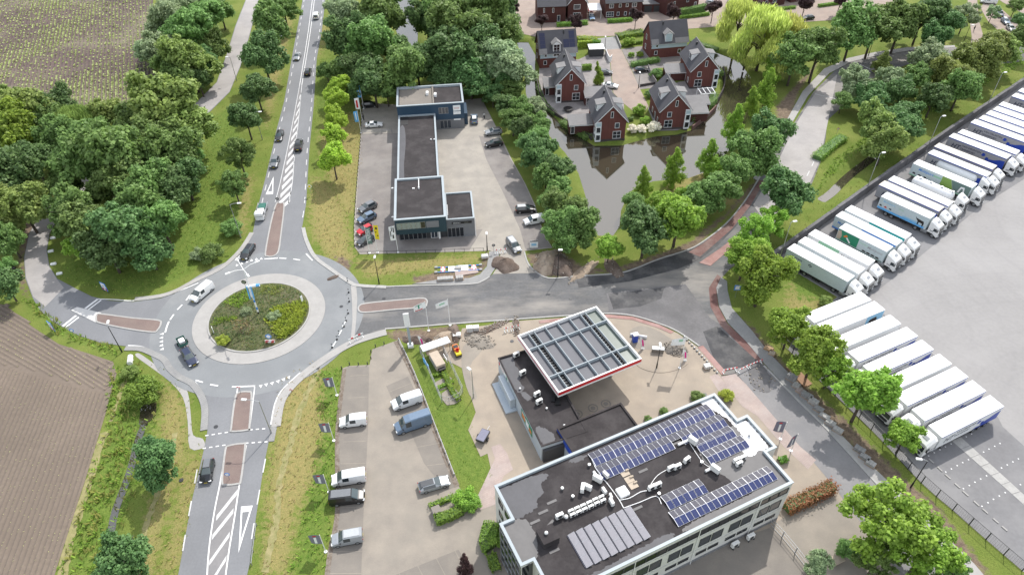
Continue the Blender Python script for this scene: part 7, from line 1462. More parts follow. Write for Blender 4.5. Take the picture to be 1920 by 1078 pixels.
hedge('bushy hedge behind the left solar roof house', [(1084, 78), (1100, 77), (1115, 80)], 2.2, 1.3, 'leaf_yellowgreen', dens=40, rag=.15); hedge('dark hedge below the bushy hedge on the island', [(1085, 90), (1112, 88)], .9, 2.0, 'leaf_yellowgreen'); hedge('pair of tall clipped hedge blocks at the island driveway', [(1112, 92), (1127, 92)], 1.2, 2.6)
hedge('green hedge on the far side of the island driveway', [(1158, 72), (1180, 68), (1207, 64)], 3.0, 1.2, 'leaf_bright', dens=30, rag=.15); hedge('hedge in front of the right rear house garden', [(1165, 88), (1185, 84), (1205, 82)], .8, .9)
hedge('hedge behind the black car in the court', [(1184, 126), (1205, 122), (1236, 116)], 1.4, 1.4, 'leaf_mid', dens=45, rag=.12); hedge('low dark hedge beside the front gabled house', [(1172, 228), (1188, 226)], .8, .9, 'leaf_mid')
hedge('climbing hedge on top of the rusty red wall', [(1294, 228), (1315, 210), (1335, 195), (1338, 182)], 1.8, 1.3, 'leaf_mid', dens=40, rag=.2); hedge('dark ivy hanging on the left moat wall', [(1008, 160), (1020, 192), (1042, 214)], 1.0, .9, 'leaf_dark', rag=.15, z0=-.7); hedge('ivy and shrubs on the moat bank left of the front house', [(1055, 228), (1080, 244), (1104, 258)], 2.2, .9, 'leaf_mid', dens=40, rag=.2, z0=-.5)
hedge('hedge in front of the shed on the island', [(1092, 132), (1108, 131)], 1.2, 1.6); hedge('grassy bank hedge along the right rear moat', [(1296, 80), (1320, 88), (1345, 96)], 2.0, .8, 'leaf_mid', dens=30, rag=.2)
hedge('hedge strip along the fenced gas compound', [(818, 672), (828, 690), (838, 712), (850, 738), (862, 752)], .8, .7, 'leaf_bright'); hedge('cross hedge in the middle of the gas compound', [(812, 706), (825, 702), (836, 698)], .5, .5, 'leaf_bright'); hedge('front cross hedge of the gas compound', [(824, 728), (838, 722), (848, 716)], .5, .5, 'leaf_bright')
for i, (px, r_, leaf, lb, ct) in enumerate((((872, 935), 1.9, 'leaf_bright', 'large round clipped shrub in the car park bed', 1), ((884, 944), 1.5, 'leaf_hedge', 'lower round clipped shrub in the car park bed', 1), ((933, 1012), 1.25, 'leaf_hedge', 'round clipped ball shrub at the glazed office corner', 1), ((1361, 742), 1.35, 'leaf_yellowgreen', 'yellow green shrub at the top corner of the office', 1), ((1308, 744), 1.2, 'leaf_mid', 'dark shrub behind the north edge of the office', 1), ((1245, 772), .8, 'leaf_mid', 'small shrub pair behind the middle north edge of office', 1), ((1215, 786), .7, 'leaf_mid', 'small shrub behind the north edge of office by the garage', 1),
  ((1186, 243), 1.5, 'leaf_white', 'left white flowering shrub on the front moat bank', 1), ((1203, 243), 1.5, 'leaf_white', 'middle white flowering shrub on the front moat bank', 1), ((1226, 240), 1.9, 'leaf_white', 'right and largest white flowering shrub on the front moat bank', 1), ((1198, 208), 2.0, 'leaf_bright', 'green shrub in front of the end of the court', 1), ((1210, 228), 1.6, 'leaf_bright', 'green shrub beside the front right house path', 1), ((1218, 178), 1.5, 'leaf_mid', 'shrub at the left corner of the right front house', 1), ((1230, 140), 2.0, 'leaf_mid', 'shrub between court fence and small lawn', 1), ((1180, 80), 2.0, 'leaf_bright', 'light shrub on the right of the island driveway', 1), ((1184, 104), 1.1, 'leaf_bright', 'left round shrub in the gravel garden', 1), ((1200, 103), 1.2, 'leaf_bright', 'right round shrub in the gravel garden', 1),
  ((1348, 138), 1.5, 'leaf_mid', 'shrub on the lawn at the right edge of the island', 1), ((435, 430), 2.6, 'leaf_mid', 'wide low shrub in the grass left of the main road', 1), ((396, 478), 2.6, 'leaf_mid', 'dark green shrub in the grass above the roundabout', 1), ((370, 478), 1.7, 'leaf_silver', 'greyish shrub in the grass above the roundabout', 1), ((270, 735), 3.0, 'leaf_hedge', 'large mass of shrub over the ditch pool', 1), ((1548, 566), 1.4, 'leaf_olive', 'scrubby bush at the tip of the grass wedge', 1), ((243, 700), 1.6, 'leaf_olive', 'shrub by the white tank near the ditch', 1))):
 p = P(px[0], px[1], r_ * .5); t = thing('shrub', lb, 'shrub', (p.x, p.y, 0), i * 1.3); c = mobj('foliage', PROTO['shrub', i % 2], t, loc=(0, 0, r_ * .55), scale=(r_, r_, r_ * .85)); repaint(c, MAT[leaf]); mobj('stem', TRUNK[i % 3], t, scale=(r_ * .6, r_ * .6, r_ * .5))
# tall grass, reeds, flowering ground cover: stuff
def tufts(name, polys, dens, h, leaf, blades=4, zb=0.0, dome=False):
 V = []; r = np.random.default_rng(len(bpy.data.objects))
 for pp in polys:
  poly = PL(pp) if not hasattr(pp[0], 'x') else pp; a = np.array([(p.x, p.y) for p in poly]); lo, hi = a.min(0), a.max(0); n = int((hi - lo).prod() * dens); q = lo + (hi - lo) * r.random((n, 2)); q = q[inpoly(q[:, 0], q[:, 1], poly)]
  for nm, wpoly, dep, sl in WATERS:
   if len(q): q = q[~inpoly(q[:, 0], q[:, 1], wpoly)]
  for k in range(blades):
   n = len(q)
   if not n: continue
   t = r.random(n) * 6.28; hh = h * (.5 + .9 * r.random(n)); d = np.stack([np.cos(t), np.sin(t)], 1); wd = hh * .42; o = q + r.normal(size=(n, 2)) * h * .35; z0 = np.full(n, zb) if not dome else .14 + .55 * (1 - ((o - np.array([CEN.x, CEN.y])) ** 2).sum(1) / RI ** 2); tip = o + d * (hh * .75)[:, None]; s = np.stack([-d[:, 1], d[:, 0]], 1) * wd[:, None] * .5
   V.append(np.stack([np.c_[o - s, z0], np.c_[o + s, z0], np.c_[tip + s * .6, z0 + hh * .9], np.c_[tip - s * .6, z0 + hh * .9]], 1).reshape(-1, 3))
 return tag(mobj(name, leaf_mesh(name, np.concatenate(V), MAT[leaf])), kind='stuff')
leafmat('blade_green', (.1, .19, .03), (.19, .29, .05), .3); leafmat('blade_olive', (.16, .2, .05), (.25, .28, .085), .3); leafmat('blade_dry', (0.264, 0.24, 0.108), (0.36, 0.312, 0.156), .3)
tufts('tall_grass', [LUSH[0], LUSH[1], LUSH[5]], 1.6, .4, 'blade_green'); tufts('short_grass', [LUSH[4]], 1.0, .2, 'blade_green'); tufts('tall_grass', [LUSH[2]], 1.8, .3, 'blade_green'); tufts('short_grass', [LUSH[3], LUSH[6], LUSH[7]], 1.2, .14, 'blade_green'); tufts('tall_grass', [LUSH[0], LUSH[1]], .9, .45, 'blade_olive'); tufts('dry_grass', DRY[:6], 1.0, .22, 'blade_dry', 3)
tufts('meadow_grass', [[(380, 210), (420, 200), (520, 100), (545, 30), (560, 30), (530, 200), (490, 350), (470, 430), (440, 480), (380, 515), (320, 540), (250, 558), (130, 530), (110, 500), (200, 500), (330, 470), (370, 350)], [(20, 560), (60, 600), (130, 640), (230, 660), (330, 700), (380, 760), (385, 850), (335, 1078), (180, 1078), (110, 1078), (215, 680)], [(610, 0), (640, 100), (660, 180), (672, 260), (655, 480), (600, 480), (580, 300), (600, 100)], [(510, 830), (560, 720), (650, 660), (690, 655), (640, 690), (625, 1000), (605, 1078), (480, 1078)], [(1410, 400), (1560, 300), (1900, 100), (1920, 150), (1750, 265), (1450, 480)], [(680, 500), (850, 485), (900, 480), (860, 505), (760, 530), (690, 525)]], .55, .2, 'blade_olive', 3)
for a0, nm, leaf, rr, h_, dn in (((-20, 60), 'ground_cover', 'leaf_yellowgreen', (2.2, 8.7), .4, 16), ((150, 190), 'ground_cover', 'leaf_bright', (4.5, 8.7), .32, 12), ((95, 135), 'ground_cover', 'blade_olive', (5.5, 8.6), .3, 9), ((232, 300), 'ground_cover', 'blade_dry', (2.5, 5.5), .28, 5), ((215, 232), 'ground_cover', 'leaf_bright', (4, 8.4), .35, 12)):
 g = [Vector((CEN.x + rr[1] * math.cos(R(a)), CEN.y + rr[1] * math.sin(R(a)), 0)) for a in range(a0[0] - 30, a0[1] - 29, 6)] + [Vector((CEN.x + rr[0] * math.cos(R(a)), CEN.y + rr[0] * math.sin(R(a)), 0)) for a in range(a0[1] - 30, a0[0] - 31, -6)]
 tufts(nm, [g], dn, h_, leaf, 4, dome=True)
tufts('ground_cover', [circle(8.8, 40)], 7.0, .24, 'leaf_heath', 3, dome=True); tufts('ground_cover', [circle(8.8, 40)], 5.0, .24, 'leaf_dark', 3, dome=True)
for i, (px, r_, lf, lb) in enumerate((((514, 594), 1.3, 'leaf_silver', 'blue green shrub right of the roundabout mast'), ((463, 586), 1.2, 'leaf_silver', 'grey shrub left of the roundabout mast'), ((418, 640), 1.3, 'leaf_yellowgreen', 'yellow green shrub at the lower left of the roundabout'))):
 p = P(*px, .8); t = thing('shrub', lb, 'shrub', (p.x, p.y, .5), i); c = mobj('foliage', PROTO['shrub', i % 2], t, loc=(0, 0, r_ * .4), scale=(r_, r_, r_ * .7)); repaint(c, MAT[lf])
# ================================================================ STREET FURNITURE, SIGNS, SITE CLUTTER
def lamp(label, base, h, head=(0, 0), arm=1.2, post='steel', two=False, name='street_lamp', r0=.09):
 """post at base, arm and lantern towards the world direction head"""
 p = P(*base); t = thing(name, label, 'street lamp', (p.x, p.y, 0)); d = Vector((head[0], head[1], 0)); d = d.normalized() if d.length else Vector((1, 0, 0))
 mb = MB(); mb.cyl((0, 0, 0), (0, 0, 1.2), r0 * 1.5, r0 * 1.4); mb.cyl((0, 0, 1.2), (0, 0, h), r0, r0 * .6); mb.build('post', MAT[post], t)
 if arm: q = MB(); q.tube([V3(0, 0, h), d * arm * .5 + V3(0, 0, h + .25), d * arm + V3(0, 0, h + .28)], .05, 6); q.build('arm', MAT['steel'], t)
 e = d * arm + V3(0, 0, h + (.24 if arm else .1)); q = MB(); q.bbox(-.1, .75, -.2, .2, -.06, .12, .05); q.build('lantern', MAT['white_metal'], t, loc=e, rot=(0, 0, math.atan2(d.y, d.x))); return t
lamp('tall street lamp with bent arm left of the main road end', (452, 446), 8.6, (1, .1), 1.6); lamp('dark street lamp on the verge left of the showroom road corner', (711, 532), 6.5, (0, 1), 0, 'black'); lamp('black street lamp at the lower edge of the left road', (229, 660), 6.5, (-.3, 1), .6, 'black')
lamp('black street lamp in the earth heap by the site entrance', (1045.6, 520), 6.9, (1, 0), 0, 'black'); lamp('black street lamp at the lorry park fence corner', (1707.6, 913), 6.6, (-1, .2), .9, 'black'); lamp('street lamp half way up the left side of the main road', (492, 262), 7.6, (1, 0), 1.0); lamp('street lamp beside the upper avenue trees', (528, 108), 6.5, (1, 0), .9)
lamp('thin street lamp between the curved road and the avenue', (444, 152), 7, (-1, 0), .6); lamp('grey street lamp with curved arm right of the crossing', (509, 812), 8.0, (-1, .1), 2.0); lamp('slim lamp post by the showroom entrance', (913.6, 470), 4.2, (0, 1), 0, 'black')
lamp('lamp post on the forecourt paving left of the shop', (888, 745), 6.5, (-1, 1), .3); lamp('black lamp post on the round paved island', (1231, 690), 5.5, (0, 1), 0, 'black'); lamp('lamp post at the right edge beyond the top bend', (1804, 85), 6, (1, 0), .4, 'black'); lamp('lamp post beside the top right belt path', (1628, 105), 5, (1, 0), .3, 'black')
for i, (b_, lb) in enumerate((((1459, 494), 'first tall lamp from the left behind the lorry wall'), ((1622, 362), 'second tall lamp from the left behind the lorry wall'), ((1733, 291), 'third tall lamp from the left behind the lorry wall'), ((1847, 206), 'tall lamp behind the wall near the top right'))): lamp(lb, b_, 10.2, (1, .2), .5)
lamp('lamp post at the island court parking space', (1197, 166), 4.5, (0, 1), 0, 'black'); lamp('lamp post on the island driveway', (1134, 92), 3.6, (0, 1), 0, 'black')
# roundabout mast with four lamps and blue striped banners
p = P(485, 588, .7); t = thing('lamp_mast', 'tall white roundabout mast with four lamp arms and blue striped banners', 'lamp mast', (p.x, p.y, .6)); H = 11.0
for k in range(8): q = MB(); q.cyl((0, 0, k * .62), (0, 0, (k + 1) * .62), .16, n=10); q.build('stripe', MAT['sign_blue' if k % 3 == 2 else ('black' if k == 0 else 'white_metal')], t)
q = MB(); q.cyl((0, 0, 4.96), (0, 0, H), .13, .09, n=10); q.build('post', MAT['white_metal'], t)
for k in range(4):
 a = R(35 + 90 * k); d = V3(math.cos(a), math.sin(a), 0); q = MB(); q.tube([V3(0, 0, H), d * 1.4 + V3(0, 0, H + .45), d * 2.5 + V3(0, 0, H + .5)], .06, 6); q.build('arm', MAT['white_metal'], t)
 q = MB(); q.bbox(-.15, .75, -.18, .18, -.08, .12, .05); q.build('lantern', MAT['white_metal'], t, loc=d * 2.4 + V3(0, 0, H + .48), rot=(0, 0, a))
q = MB(); q.cyl((-.3, -.1, 7.0), (1.9, .1, 7.2), .28, n=10); q.build('banner_roll', MAT['flag_white'], t); q = MB(); q.cyl((1.3, .05, 7.15), (1.9, .1, 7.2), .29, n=10); q.build('banner_end', MAT['sky_flag'], t)
for k in range(3):
 q = MB(); x = -.45 + k * .38; q.cyl((x, -.35, 4.2 + .5 * (k % 2)), (x + .1, -.3, 7.2), .12, n=8); q.build('banner', MAT['flag_white' if k % 2 else 'sky_flag'], t)
# flags
def flag(label, base, h, w, fh, m, d=(-1, 0), prints=(), sag=.1, txt=None, pole='white_metal', top=0.0):
 p = P(*base); t = thing('flagpole', label, 'flag', (p.x, p.y, 0)); q = MB(); q.cyl((0, 0, 0), (0, 0, h), .07, .045); q.cyl((0, 0, 0), (0, 0, .12), .25, n=10); q.build('pole', MAT[pole], t)
 d = Vector((d[0], d[1], 0)).normalized(); nr = Vector((d.y, -d.x, 0)); nx, nz_ = 8, 6; V = []
 for j in range(nz_ + 1):
  for i in range(nx + 1):
   a = i / nx; b = j / nz_; V.append(d * (.06 + w * a) + nr * (.10 * math.sin(a * 5 + b * 2.5) * a) + V3(0, 0, h - .1 - top - fh * b - sag * w * a))
 q = MB(); q.add(V, [(j * (nx + 1) + i, j * (nx + 1) + i + 1, (j + 1) * (nx + 1) + i + 1, (j + 1) * (nx + 1) + i) for j in range(nz_) for i in range(nx)]); f = q.build('cloth', MAT[m], t, True)
 if nr.y > 0: nr = -nr
 for (a0, a1, b0, b1, pm) in prints:
  for s in (-1, 1):
   V = []
   for b in np.linspace(b0, b1, 7):
    for a in np.linspace(a0, a1, 5): V.append(d * (.06 + w * a) + Vector((d.y, -d.x, 0)) * (.10 * math.sin(a * 5 + b * 2.5) * a) + nr * (.02 * s) + V3(0, 0, h - .1 - top - fh * b - sag * w * a))
   q = MB(); q.add(V, [(j * 5 + i, j * 5 + i + 1, (j + 1) * 5 + i + 1, (j + 1) * 5 + i) for j in range(6) for i in range(4)]); q.build('print', MAT[pm], f, True)
 if txt: s_, size, m_, a, b = txt; text(s_, size, m_, f, d * (w * a) + nr * .14 + V3(0, 0, h - .1 - top - fh * b - sag * w * a), (0, 0, -1), d if d.x > 0 else -d, nr)
 return t
fs = (.95, .3)
flag('sage green banner flag with white letters before the display row', (693, 475), 6.9, 1.0, 4.2, 'sage', (1, -.15), txt=('VIGEVA', .95, 'flag_white', .25, .06)); flag('yellow banner flag with black lines before the showroom', (708, 474), 7.3, .9, 3.6, 'yellow', (1, -.1), ((.35, .75, .15, .3, 'cow'), (.2, .5, .45, .52, 'cow'), (.5, .8, .7, .78, 'cow'))); flag('white banner flag with black diamond stripes before the showroom', (746.5, 473.5), 7.0, 1.1, 3.6, 'flag_white', (-1, -.1), ((.1, .3, .1, .45, 'cow'), (.45, .6, .05, .35, 'cow'), (.7, .85, .3, .7, 'cow'), (.25, .5, .6, .85, 'cow')))
flag('upper blue banner flag by the black people carrier', (682, 205), 7.0, 1.0, 3.4, 'sky_flag', (-1, 0), ((.4, .6, .15, .8, 'flag_white'),)); flag('grey banner flag with red panel left of the showroom yard', (679, 226), 6.6, 1.1, 3.2, 'flag_white', (-1, 0), ((.3, .7, .2, .85, 'red'),)); flag('lower blue banner flag left of the white saloon', (677, 250), 6.4, 1.0, 3.0, 'sky_flag', (-1, 0), ((.4, .6, .15, .8, 'flag_white'),))
pr = ((.38, .6, .28, .9, 'flag_white'), (.35, .65, .1, .2, 'red'))
for b_, lb in (((632, 741), 'grey banner flag furthest up the verge left of the car park'), ((626, 826), 'second grey banner flag down the verge left of the car park'), ((617, 922), 'third grey banner flag down the verge left of the car park'), ((611, 1034), 'nearest grey banner flag on the verge left of the car park')): flag(lb, b_, 4.6, 1.6, 2.3, 'flag_grey', (-1, .1), pr)
flag('left dark banner flag on the pavement right of the office', (1463, 823), 4.4, 1.4, 2.6, 'flag_grey', (-1, .3), pr); flag('right dark banner flag on the pavement right of the office', (1483, 845), 4.4, 1.3, 2.6, 'flag_grey', (-1, -.5), pr)
flag('white flag with a green tree logo and red word by the building site', (804, 620), 7.4, 2.1, 1.5, 'flag_white', (-1, -.2), ((.3, .85, .12, .2, 'green_print'), (.5, .62, .2, .7, 'green_print'), (.25, .9, .82, .95, 'red')), .3); flag('white flag with a pale green mark by the building site', (844, 610), 6.6, 2.2, 1.3, 'flag_white', (-1, -.1), ((.25, .7, .3, .55, 'pale_green_print'),), .35); flag('white flag above the rubble heap on the forecourt', (1274, 690), 7.6, 2.2, 1.6, 'flag_white', (-1, .05), ((.15, .45, .2, .5, 'pale_green_print'),), .15)
# beach flags
def beach(label, base, h=3.2, lean=(-.5, 0)):
 p = P(*base); t = thing('beach_flag', label, 'flag', (p.x, p.y, 0), 0); q = MB(); q.cyl((0, 0, 0), (0, 0, .15), .35, n=12); q.build('foot', MAT['kerb_concrete'], t)
 V = []; n = 8
 for i in range(n + 1):
  z = .4 + (h - .4) * i / n; w = .62 * math.sin(math.pi * (.18 + .72 * i / n)) ** .6; x = lean[0] * (z / h) ** 2; V += [(x - w / 2, .02 * math.sin(z * 3), z), (x + w / 2, .04 * math.cos(z * 3), z)]
 q = MB(); q.add(V, [(2 * i, 2 * i + 1, 2 * i + 3, 2 * i + 2) for i in range(n)]); c = q.build('cloth', MAT['flag_white'], t)
 for s in (-.03, .03): q = MB(); q.add([(x * .5 + lean[0] * .13 * (k / 6) , y + s, z) for k in range(7) for (x, y, z) in (V[2 * 1 + 2 * (k % 6)], V[2 * 1 + 2 * (k % 6) + 1])][:12], [(2 * i, 2 * i + 1, 2 * i + 3, 2 * i + 2) for i in range(5)]); q.build('print', MAT['pink_print'], c)
 q = MB(); q.tube([(-.3 + lean[0] * (z / h) ** 2, 0, z) for z in np.linspace(.1, h, 6)], .02, 5); q.build('pole', MAT['steel'], t)
beach('pink and white beach flag on the lawn beside the white pylon', (794, 653), 3.2, (-.6, 0)); beach('pink and white beach flag right of the canopy', (1205, 654), 3.0, (-.7, 0)); beach('white beach flag seen edge on right of the round island', (1284, 676), 2.8, (-.5, 0))
# price pylon
p = P(770, 649); t = thing('sign_pylon', 'white sign pylon leaning up from the lawn by the road', 'sign', (p.x, p.y, 0), .2); q = MB(); q.bbox(-.5, .5, -.5, .5, 0, .5, .05); q.build('foot', MAT['white_metal'], t); q = MB(); q.box(-.22, .22, -.14, .14, .5, 5.2); q.build('post', MAT['coping'], t); q = MB(); q.bbox(-.5, .5, -.16, .16, 5.0, 8.2, .06); q.build('head', MAT['white_metal'], t)
# road signs
def sign(label, base, h, shape, m, inner=None, face=(0, -1), name='road_sign', size=.35, pole=True):
 p = P(*base); t = thing(name, label, 'sign', (p.x, p.y, 0), math.atan2(face[1], face[0]) + math.pi / 2)
 if pole: q = MB(); q.cyl((0, 0, 0), (0, 0, h), .035); q.build('post', MAT['steel'], t)
 n, a0 = {'round': (16, 0), 'tri': (3, math.pi / 2), 'dia': (4, 0), 'itri': (3, -math.pi / 2), 'sq': (4, math.pi / 4)}[shape]
 def plate(r, y0, y1, m_, nm, par): q = MB(); V = [(r * math.cos(a0 + 2 * math.pi * i / n), y, h + r * math.sin(a0 + 2 * math.pi * i / n)) for y in (y0, y1) for i in range(n)]; q.add(V, [tuple(range(n)), tuple(range(2 * n - 1, n - 1, -1))] + [((i + 1) % n, i, n + i, n + (i + 1) % n) for i in range(n)]); return q.build(nm, MAT[m_], par)
 pl = plate(size, -.06, -.03, m, 'plate', t)
 if inner: plate(size * .68, -.075, -.062, inner, 'symbol', pl)
 return t
sign('blue round keep right sign on the lower traffic island', (431, 899), 1.5, 'round', 'sign_blue', 'flag_white', size=.4); sign('red and white give way sign above the middle lower island', (452, 738), 1.6, 'itri', 'red', 'flag_white', size=.45); sign('yellow diamond priority sign right of the main road', (584, 366), 2.4, 'dia', 'flag_white', 'yellow', size=.6); sign('dark round sign at the top tip of the upper island', (524, 388), 2.2, 'round', 'dark_steel', 'steel', size=.4); sign('dark round sign on the roundabout edge above the banners', (463, 545), 2.3, 'round', 'dark_steel', 'steel', size=.5)
sign('small blue sign on the left road verge', (142, 632), 1.8, 'round', 'sign_blue', 'flag_white', size=.4); sign('round sign back at the showroom crossing', (926, 474), 2.0, 'round', 'dark_steel', 'steel', size=.35); sign('red edged triangular warning sign at the bend verge', (1567, 256), 2.2, 'tri', 'red', 'flag_white', size=.45); sign('red triangle sign plate by the lower crossing kerb', (547, 736), .8, 'tri', 'red', 'flag_white', size=.35); sign('blue sign on the junction verge beside the pavement', (1378, 558), 2.6, 'sq', 'sign_blue', 'flag_white', size=.9)
def board(label, base, w, h, m, rz, parts=(), z0=.5, tilt=0.0, name='sign_board', legs=True, words=None):
 p = P(*base); t = thing(name, label, 'sign board', (p.x, p.y, 0), rz); q = MB(); q.box(-w / 2, w / 2, -.04, .04, z0, z0 + h); pn = q.build('panel', MAT[m], t)
 for (x0, x1, a, b, pm) in parts: q = MB(); q.box(x0 * w, x1 * w, -.055, -.04, z0 + a * h, z0 + b * h); q.build('print', MAT[pm], pn)
 if words: text(words[0], words[1], words[2], pn, (-w * .38, -.062, z0 + h * words[3]), (1, 0, 0), (0, 0, 1), (0, -1, 0))
 if legs:
  for x in (-w / 2 + .1, w / 2 - .1): q = MB(); q.box(x - .04, x + .04, -.03, .03, 0, z0 + .1); q.build('leg', MAT['dark_steel'], t)
 t.rotation_euler = (tilt, 0, rz); return t
board('blue framed notice board with red arrow panel on upper left verge', (200, 548), 1.5, 2.0, 'sign_blue', -.5, ((-.4, .4, .35, .93, 'flag_white'), (-.4, -.1, .06, .3, 'red'), (-.1, .15, .06, .3, 'flag_white'), (.15, .4, .06, .3, 'red'), (-.15, .15, .5, .7, 'trailer_grey'))); board('blue framed notice board with red arrow panel at field edge', (102, 622), 1.5, 2.0, 'sign_blue', -.6, ((-.4, .4, .35, .93, 'flag_white'), (-.4, -.1, .06, .3, 'red'), (-.1, .15, .06, .3, 'flag_white'), (.15, .4, .06, .3, 'red'), (-.15, .15, .5, .7, 'trailer_grey')))
board('red and white roundabout barrier board with blue arrow disc', (508, 645), 1.7, .7, 'flag_white', 0, ((-.5, -.25, 0, .42, 'red'), (.1, .4, 0, .42, 'red'), (-.45, -.1, .55, 1, 'red'), (.2, .5, .55, 1, 'red')), .4); sign('blue arrow disc above the roundabout barrier board', (508, 644), 1.9, 'round', 'sign_blue', 'flag_white', size=.55)
board('white chevron board at the right rim of the roundabout', (568, 568), .5, 1.4, 'flag_white', 1.2, z0=.4); board('white chevron board at the left rim of the roundabout', (402, 626), .5, 1.4, 'flag_white', -1.1, z0=.4)
board('white information board by the showroom entrance', (1001, 466), 1.7, 1.9, 'flag_white', 0, ((-.5, .5, .85, 1, 'dark_steel'), (-.3, .3, .3, .6, 'pale_blue_print')), .2)
for b_, f, lb in (((839, 506), 1, 'left blue framed sign lying on the grass by the board'), ((880, 503), -1, 'right blue framed sign lying on the grass by the board')):
 p = P(*b_); t = thing('fallen_sign', lb, 'sign board', (p.x, p.y, .05), .05)
 for y in (-.75, .75): q = MB(); q.box(-2.6, 2.6, y - .07, y + .07, 0, .14); q.build('post', MAT['sign_blue'], t)
 q = MB(); q.box(.7 * f - 1.0 + .5 * f, .7 * f + 1.0 + .5 * f, -.8, .8, .14, .2); q.build('panel', MAT['flag_white'], t); q = MB(); q.box(-.9 * f - .45, -.9 * f + .45, -.75, .75, .14, .19); s2 = q.build('arrow_panel', MAT['flag_white'], t)
 for x in (-.3, .3):
  for y in (-.5, .5): q = MB(); q.box(-.9 * f + x - .12, -.9 * f + x + .12, y - .22, y + .22, .19, .2); q.build('print', MAT['red'], s2)
 for x, y in ((-2.3 * f, .75), (-2.3 * f, -.75)): q = MB(); q.bbox(x - .3, x + .3, y - .22, y + .22, .0, .3, .04); q.build('foot', MAT['kerb_concrete'], t)
p = P(859, 505); q = MB(); q.bbox(-.7, .7, -.4, .4, 0, .6, .08); o = q.build('concrete_block', MAT['kerb_concrete']); o.location = (p.x, p.y, 0); tag(o, 'concrete block between the two fallen signs', 'concrete block')
q = MB(); q.prism(PL([(852, 507), (894, 501), (897, 512), (854, 519)]), .06, .16); tag(q.build('site_board', MAT['pink_slabs']), 'large pinkish board lying on the grass by the footway', 'board')
q = MB(); q.prism(PL([(1473, 688), (1488, 684), (1523, 720), (1508, 727)]), .05, .12); tag(q.build('steel_plate', flat('rust', (.3, .17, .1), .8)), 'long rusty steel plate lying under the roadside tree', 'steel plate')
# stacks of kerbs and paving along the footways
def stack(label, px, w, d, h, m='kerb_concrete', rz=0.0, name='paving_stack', n=3):
 p = P(*px); t = thing(name, label, 'paving stack', (p.x, p.y, .13), rz, 'stacks of paving on the site')
 q = MB(); q.box(-w / 2 - .05, w / 2 + .05, -d / 2, d / 2, 0, .1); q.build('pallet', MAT['wood'], t)
 for i in range(n):
  for j in range(2): r = random.uniform(-.03, .03); q = MB(); q.box(-w / 2 + w * i / n + .01, -w / 2 + w * (i + 1) / n - .02, -d / 2 + r, d / 2 + r, .1 + h * j / 2, .1 + h * (j + 1) / 2 - .015); q.build('block', MAT[m], t)
for px, lb, w, h, m, rz in (((1483, 713), 'tallest grey paving stack on the right footway by the plate', 1.6, 1.1, 'pavement_grey', -.8), ((1492, 726), 'small pale paving stack below the tallest grey one', 1.1, .6, 'kerb_concrete', -.8), ((1499, 735), 'pinkish paving stack on the right footway', 1.2, .4, 'pink_slabs', -.8), ((1511, 746), 'wide grey paving stack on the right footway', 1.8, .8, 'pavement_grey', -.8), ((1524, 757), 'pale paving stack below the wide grey one', 1.5, .8, 'kerb_concrete', -.8), ((1534, 770), 'dark paving stack half way along the right footway', 1.5, .5, 'pavement_grey', -.8), ((1545, 783), 'flat pale paving stack on the right footway', 1.6, .4, 'kerb_concrete', -.8), ((1556, 796), 'pale paving stack opposite the left dark banner', 1.5, .5, 'kerb_concrete', -.8), ((1570, 809), 'pale paving stack opposite the right dark banner', 1.5, .5, 'kerb_concrete', -.8), ((1610, 846), 'grey paving stack before the lower trees gap', 1.6, .6, 'pavement_grey', -.8), ((1620, 860), 'second grey paving stack before the lower trees gap', 1.5, .5, 'pavement_grey', -.8), ((1631, 872), 'last pale paving stack towards the lamp', 1.4, .5, 'kerb_concrete', -.8),
 ((828, 526), 'left pale kerb stack on the showroom footway', 1.6, .5, 'kerb_concrete', .1), ((843, 525), 'middle pale kerb stack on the showroom footway', 1.6, .5, 'kerb_concrete', .1), ((862, 524), 'right pale kerb stack on the showroom footway', 1.5, .6, 'kerb_concrete', .1), ((909, 484), 'white kerb stack on bare earth by the showroom corner', 1.4, .6, 'white_concrete', .2), ((881, 622), 'left concrete block stack by the forecourt corner', 1.2, 1.1, 'white_concrete', .1), ((893, 619), 'right concrete block stack by the forecourt corner', 1.1, .8, 'white_concrete', .1), ((857, 631), 'grey stone stack on the lawn tip by the heaps', 1.5, .5, 'white_concrete', .1),
 ((1441, 656), 'wooden pallet stack on the earth by the right footway', 1.6, .3, 'wood', -.6), ((1447, 664), 'small pale crate beside the wooden pallet stack', 1.0, .3, 'sand', -.6), ((1325, 690), 'white paving bundle by the row of cones', 1.1, .6, 'white_concrete', .3)): stack(lb, px, w, .9, h, m, rz)
